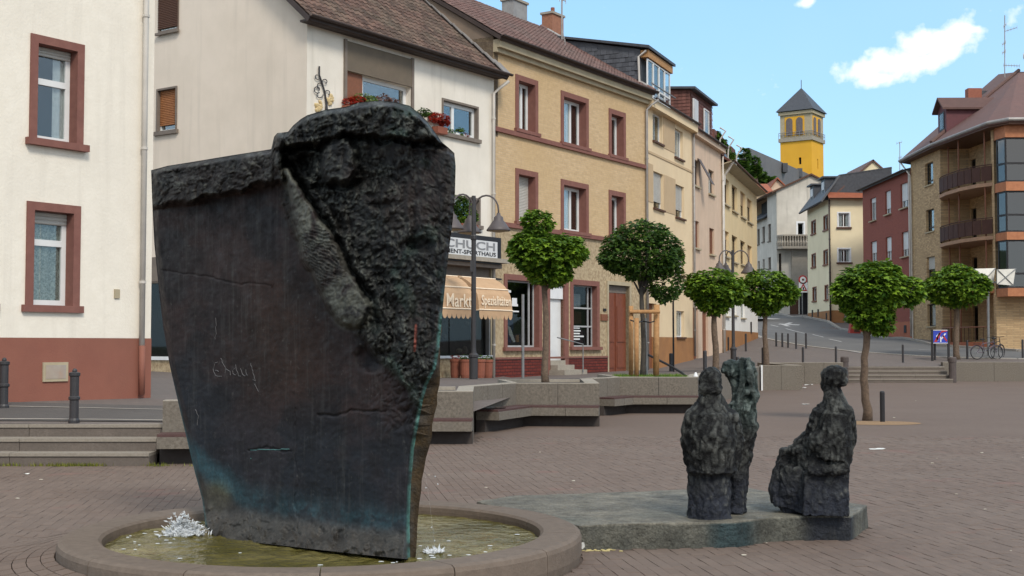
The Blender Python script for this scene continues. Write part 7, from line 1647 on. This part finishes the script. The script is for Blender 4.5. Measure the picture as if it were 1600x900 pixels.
# traffic signs at the gateway
Yt = 104; b = at(1254, 493, Yt); t = thing('traffic_sign', 'round red-ringed traffic sign above a red warning board on one pole', 'traffic sign', (b.x, b.y, ter(b.x, b.y)))
tp = at(1254, 431, Yt).z; MB().tube([(b.x, b.y+.03, ter(b.x, b.y)), (b.x, b.y+.03, tp)], .04, 8).build('pole', m_galv, t)
c = at(1254.5, 437, Yt); rr_ = .33
def disc(c, r, y, m, n=22, name='sign_disc', w=1): return MB().extr([(c.x+r*w*math.cos(2*math.pi*k/n), y, c.z+r*math.sin(2*math.pi*k/n)) for k in range(n)], (0, .02, 0)).build(name, m, t)
disc(c, .36, b.y-.02, m_redp); disc(c, .25, b.y-.04, m_whp); disc(c, .09, b.y-.06, m_shutd, name='symbol')
c = at(1255, 449, Yt); MB().box(c.x-.36, c.x+.36, b.y-.02, b.y, c.z-.42, c.z+.4).build('board', m_whp, t)
MB().extr([(c.x-.33, b.y-.03, c.z-.3), (c.x+.33, b.y-.03, c.z-.3), (c.x, b.y-.03, c.z+.35)], (0, .01, 0)).build('warning_triangle', m_redp, t); MB().extr([(c.x-.17, b.y-.045, c.z-.2), (c.x+.17, b.y-.045, c.z-.2), (c.x, b.y-.045, c.z+.15)], (0, .01, 0)).build('triangle_face', m_whp, t); MB().box(c.x-.05, c.x+.05, b.y-.06, b.y-.05, c.z-.18, c.z+.02).build('symbol', m_blk, t)
# mast with two white canvas screens
Ym = 66; g0 = stand(1543.5, Ym); t = thing('canvas_mast', 'grey mast with crossarm carrying two square white canvas screens by the balconies', 'mast', g0)
MB().tube([g0, at(1543.5, 437, Ym)], .07, 8).build('pole', m_galv, t); MB().tube([at(1530, 442, Ym), at(1566, 441, Ym)], .045, 6).build('crossarm', m_galv, t)
for x0, x1, x2, x3, y0, y1, sk in ((1521,1555,1550,1535,419,443,1),(1558,1586,1582,1562,420,446,1)):
    A_ = [at(x0, y0+1, Ym-.3), at(x1 if x0 < 1540 else x1+1, y0, Ym+.2), at(x1-3, y1, Ym+.2), at(x3 if x0 < 1540 else x0, y1-2, Ym-.3)]
    MB().extr(A_, (0, .06, 0)).build('canvas_screen', m_bshade, t)
    for i, j in ((0, 2), (1, 3)): MB().tube([A_[i]+Vector((0, -.05, 0)), A_[j]+Vector((0, -.05, 0))], .022, 5).build('stay', m_galv, t)
# red planters up the street
for px, Y, lab in ((1337, 92, 'bright red trough at the roadside below the butter-yellow house'),):
    b = stand(px, Y); t = thing('red_trough', lab, 'trough', b); MB().hexa([(b.x-.5, b.y-.3, b.z), (b.x+.5, b.y-.3, b.z), (b.x+.5, b.y+.3, b.z), (b.x-.5, b.y+.3, b.z), (b.x-.42, b.y-.2, b.z+.6), (b.x+.42, b.y-.2, b.z+.6), (b.x+.42, b.y+.2, b.z+.6), (b.x-.42, b.y+.2, b.z+.7)]).build('body', mat('red_plastic', (.4, .045, .03), (.34, .04, .028), 4, .5), t); MB().box(b.x-.2, b.x+.2, b.y-.31, b.y-.2, b.z+.1, b.z+.5).build('handle', m_shutd, t)
# ------------------------------------------------------------------ bicycles
def bicycle(label, px, Y, ang, mfr):
    b = stand(px, Y); t = thing('bicycle', label, 'bicycle', b, 'bicycles parked behind the far wall'); ux = Vector((math.cos(ang), math.sin(ang), 0)); uz = Vector((0, 0, 1)); P = lambda x, z, s=0: b+ux*x+uz*z+Vector((-ux.y, ux.x, 0))*s
    for x in (-.53, .53):
        ty = MB().tube([P(x+.33*math.cos(a), .34+.33*math.sin(a)) for a in np.linspace(0, 2*math.pi, 25)], .022, 6, cap=False).build('wheel', m_blk, t)
        sp_ = MB()
        for k in range(9): a = math.pi*k/9; sp_.tube([P(x-.31*math.cos(a), .34-.31*math.sin(a)), P(x+.31*math.cos(a), .34+.31*math.sin(a))], .004, 3)
        sp_.tube([P(x, .34, -.05), P(x, .34, .05)], .03, 8); sp_.build('spokes', m_galv, ty)
        MB().tube([P(x+.37*math.cos(a), .34+.37*math.sin(a)) for a in np.linspace(.4, 2.9, 9)], .018, 5).build('mudguard', mfr, ty)
    fr_ = MB()
    for a, c in (((-.53,.34),(-.12,.36)),((-.53,.34),(-.2,.8)),((-.12,.36),(-.22,.95)),((-.12,.36),(.38,.72)),((-.2,.78),(.36,.88)),((.34,.98),(.53,.34))): fr_.tube([P(*a), P(*c)], .02, 6)
    fr_.build('frame', mfr, t); MB().tube([P(.34, .98), P(.36, 1.08), P(.3, 1.1, .28), P(.2, 1.1, .3)], .014, 5).build('handlebar', m_blk, t); MB().tube([P(.36, 1.08), P(.3, 1.1, -.28), P(.2, 1.1, -.3)], .014, 5).build('handlebar', m_blk, t)
    MB().ball(P(-.24, 1.0), .14, .07, .04).build('saddle', m_blk, t); MB().tube([P(-.12, .36, -.09), P(-.12, .36, .09)], .06, 8).build('crank', m_galv, t)
    MB().box(*(lambda p: (p.x-.18, p.x+.12, p.y-.1, p.y+.1, p.z, p.z+.03))(P(-.5, .76))).build('rack', m_blk, t)
bicycle('dark bicycle nearer the grey mast, side on behind the far wall', 1541, 64.2, .15, mat('lilac_frame_paint', (.10, .075, .10), (.08, .06, .08), 4, .4))
bicycle('second bicycle turned more toward the square, farthest right of the two', 1556, 64.6, .75, m_blk)
# ------------------------------------------------------------------ parked car half hidden up the street
def car(label, b, ang, mb_):
    t = thing('parked_car', label, 'car', b); ux = Vector((math.cos(ang), math.sin(ang), 0)); uy = Vector((-ux.y, ux.x, 0)); P = lambda x, y, z: b+ux*x+uy*y+Vector((0, 0, z))
    prof = [(-2.05,.3),(-2.1,.62),(-2.0,.86),(-1.75,.92),(-1.35,1.38),(-.6,1.46),(.25,1.42),(.95,.98),(1.8,.84),(2.05,.62),(2.05,.3)]
    MB().extr([P(x, -.83, z) for x, z in prof], uy*1.66).build('body', mb_, t)
    for pts in ([(-1.3,.95),(-1.2,1.3),(-.55,1.38),(-.5,.95)],[(-.42,.95),(-.42,1.38),(.2,1.35),(.75,.98)]):
        MB().extr([P(x, -.845, z) for x, z in pts], uy*1.69).build('side_window', m_paned, t)
    MB().extr([P(.97,-.7,1.0), P(.97,.7,1.0), P(.29,.62,1.41), P(.29,-.62,1.41)], ux*.03).build('windscreen', m_paned, t); MB().extr([P(-1.78,-.7,.95), P(-1.78,.7,.95), P(-1.4,.62,1.36), P(-1.4,-.62,1.36)], ux*-.03).build('rear_window', m_paned, t)
    for x in (-1.3, 1.3):
        for y in (-.8, .8):
            w = MB().tube([P(x, y-.1, .32), P(x, y+.1, .32)], .32, 18).build('wheel', m_blk, t); MB().tube([P(x, y-.11, .32), P(x, y+.11, .32)], .18, 10).build('rim', m_galv, w)
    for y in (-.6, .6): MB().ball(P(2.03, y, .68), .06, .15, .09).build('headlight', m_whp, t); MB().ball(P(-2.06, y, .74), .05, .13, .1).build('tail_light', m_redp, t)
    for y in (-.9, .9): MB().ball(P(.55, y, 1.0), .07, .08, .06).build('wing_mirror', mb_, t)
cb = stand(1171, 97); car('dark blue car parked up the street, half hidden behind the pale yellow house corner', stand(1180, 104), -1.75, mat('dark_blue_car_paint', (.015, .02, .06), (.013, .018, .055), 2, .25, coat=.6))
# ------------------------------------------------------------------ aerials and dish
def aerial(label, px, py0, py1, Y, arms):
    a, b2 = at(px, py0, Y), at(px, py1, Y); t = thing('roof_aerial', label, 'aerial', a); MB().tube([a, b2], .035, 5).build('mast', m_gut, t)
    for (x0, y0, x1, y1) in arms:
        p, q = at(x0, y0, Y), at(x1, y1, Y); o = MB().tube([p, q], .02, 4).build('boom', m_gut, t); n_ = max(2, int(math.dist((x0, y0), (x1, y1))/4))
        for k in range(n_+1): c = p.lerp(q, k/n_); MB().tube([c+Vector((0, 0, -.12)), c+Vector((0, 0, .12))], .014, 3).build('element', m_gut, o)
aerial('tall thin television aerial on the apartment block roof', 1570, 121, 24, 84, ((1570,49,1589,43),(1566,70,1571,66),(1566,83,1571,80),(1568,102,1593,103),(1568,42,1572,38)))
aerial('small television aerial behind the dark red brick house', 1406, 272, 222, 110, ((1401,224,1409,222),(1404,247,1409,245)))
aerial('slim aerial pole on the yellow house roof beside the chimney', 878, 62, -4, 52, ((874,-2,884,2),(878,48,883,66)))
c = at(1603, 88, 83); t = thing('satellite_dish', 'pale satellite dish at the right edge above the apartment roof', 'satellite dish', (c.x, c.y, c.z-1))
MB().tube([(c.x+.3, c.y+.2, c.z-1.6), (c.x+.3, c.y+.2, c.z)], .04, 6).build('pole', m_gut, t)
MB().tube([(c.x+.25-.02*k*0, c.y+.25-.07*k, c.z) for k in range(5)], [.001, .25, .36, .43, .46], 22).build('dish', m_bshade, t, smooth=True); MB().tube([(c.x+.2, c.y, c.z-.4), (c.x, c.y-.7, c.z)], .02, 5).build('feed_arm', m_gut, t)
# ------------------------------------------------------------------ litter
def scrap(name, label, p, s, seed, m=None, flat=.25):
    r = random.Random(seed); q = MB(); n = 9; vs = [p+Vector((0, 0, s*flat))]
    for k in range(n): a = 2*math.pi*k/n; rr = s*r.uniform(.5, 1); vs.append(p+Vector((rr*math.cos(a)*1.3, rr*math.sin(a), s*flat*r.uniform(0, 1.3))))
    for k in range(n): a = 2*math.pi*k/n; rr = s*r.uniform(.25, .5); vs.append(p+Vector((rr*math.cos(a), rr*math.sin(a), .001)))
    q.add(vs, [(0, 1+k, 1+(k+1) % n) for k in range(n)]+[(1+k, 1+n+k, 1+n+(k+1) % n, 1+(k+1) % n) for k in range(n)]+[tuple(reversed(range(1+n, 1+2*n)))])
    return tag(q.build(name, m or m_paper, None, loc=p), label, 'litter', 'scraps of litter on the square')
scrap('crumpled_paper', 'crumpled white paper between the basin rim and the bronze plinth', onz(906, 862, 0)+Vector((0, 0, .02)), .05, 1, flat=1.0)
scrap('paper_scrap', 'white paper scrap at the foot of the stepped wall left of the far steps', onz(1263, 602, 0), .16, 2); scrap('paper_scrap', 'smaller white scrap just in front of the stepped wall', onz(1257, 606, 0), .1, 3)
scrap('paper_sheet', 'flat white paper sheet lying on the slats of the angled bench', Vector((at(772, 636, 25.6).x, 25.75, .445)), .28, 4, flat=.1)
scrap('paper_scrap', 'thin white scrap on the paving right of the solitary maple', onz(1372, 702, 0), .12, 5, flat=.1); scrap('paper_scrap', 'pale scrap on the paving between the seated figure and the maple', onz(1258, 632, 0), .12, 6, flat=.15)
scrap('pink_scrap', 'small pink scrap on the paving before the left steps', onz(184, 727, 0), .05, 7, mat('pink_paper', (.7, .35, .32), (.6, .3, .28), 9, .8)); scrap('paper_scrap', 'small white scrap on the left paving before the steps', onz(42, 741, 0), .05, 8)
r_ = random.Random(12); q = MB()
for k in range(80):
    px, py = r_.uniform(0, 1600), 600+280*r_.random()**1.3
    p = onz(px, py, 0)
    if math.hypot(p.x-BC[0], p.y-BC[1]) < BR+.1 or inpoly(p.x, p.y, SLABTOP) or (p.x < 5 and p.y > 20.5) or (p.x < -3 and p.y > 17.6) or p.y > 48: continue
    s = r_.uniform(.005, .014)*(1+p.y*.03); q.ball(p+Vector((0, 0, s*.3)), s*1.4, s, s*.4, nu=5, nv=4)
tag(q.build('crumbs_of_litter', mat('pale_crumb', (.5, .46, .38), (.35, .3, .24), 30, .9)), kind='stuff')
q = MB()
for k in range(60):
    a = r_.gauss(0, 1); p = onz(930+r_.gauss(0, 22), 859+r_.random()*3, 0); s = r_.uniform(.006, .014); q.ball(p+Vector((0, 0, s*.4)), s*1.8, s, s*.5, nu=5, nv=4)
tag(q.build('dry_seeds', mat('straw_seed', (.5, .42, .2), (.4, .33, .15), 30, .9)), kind='stuff')
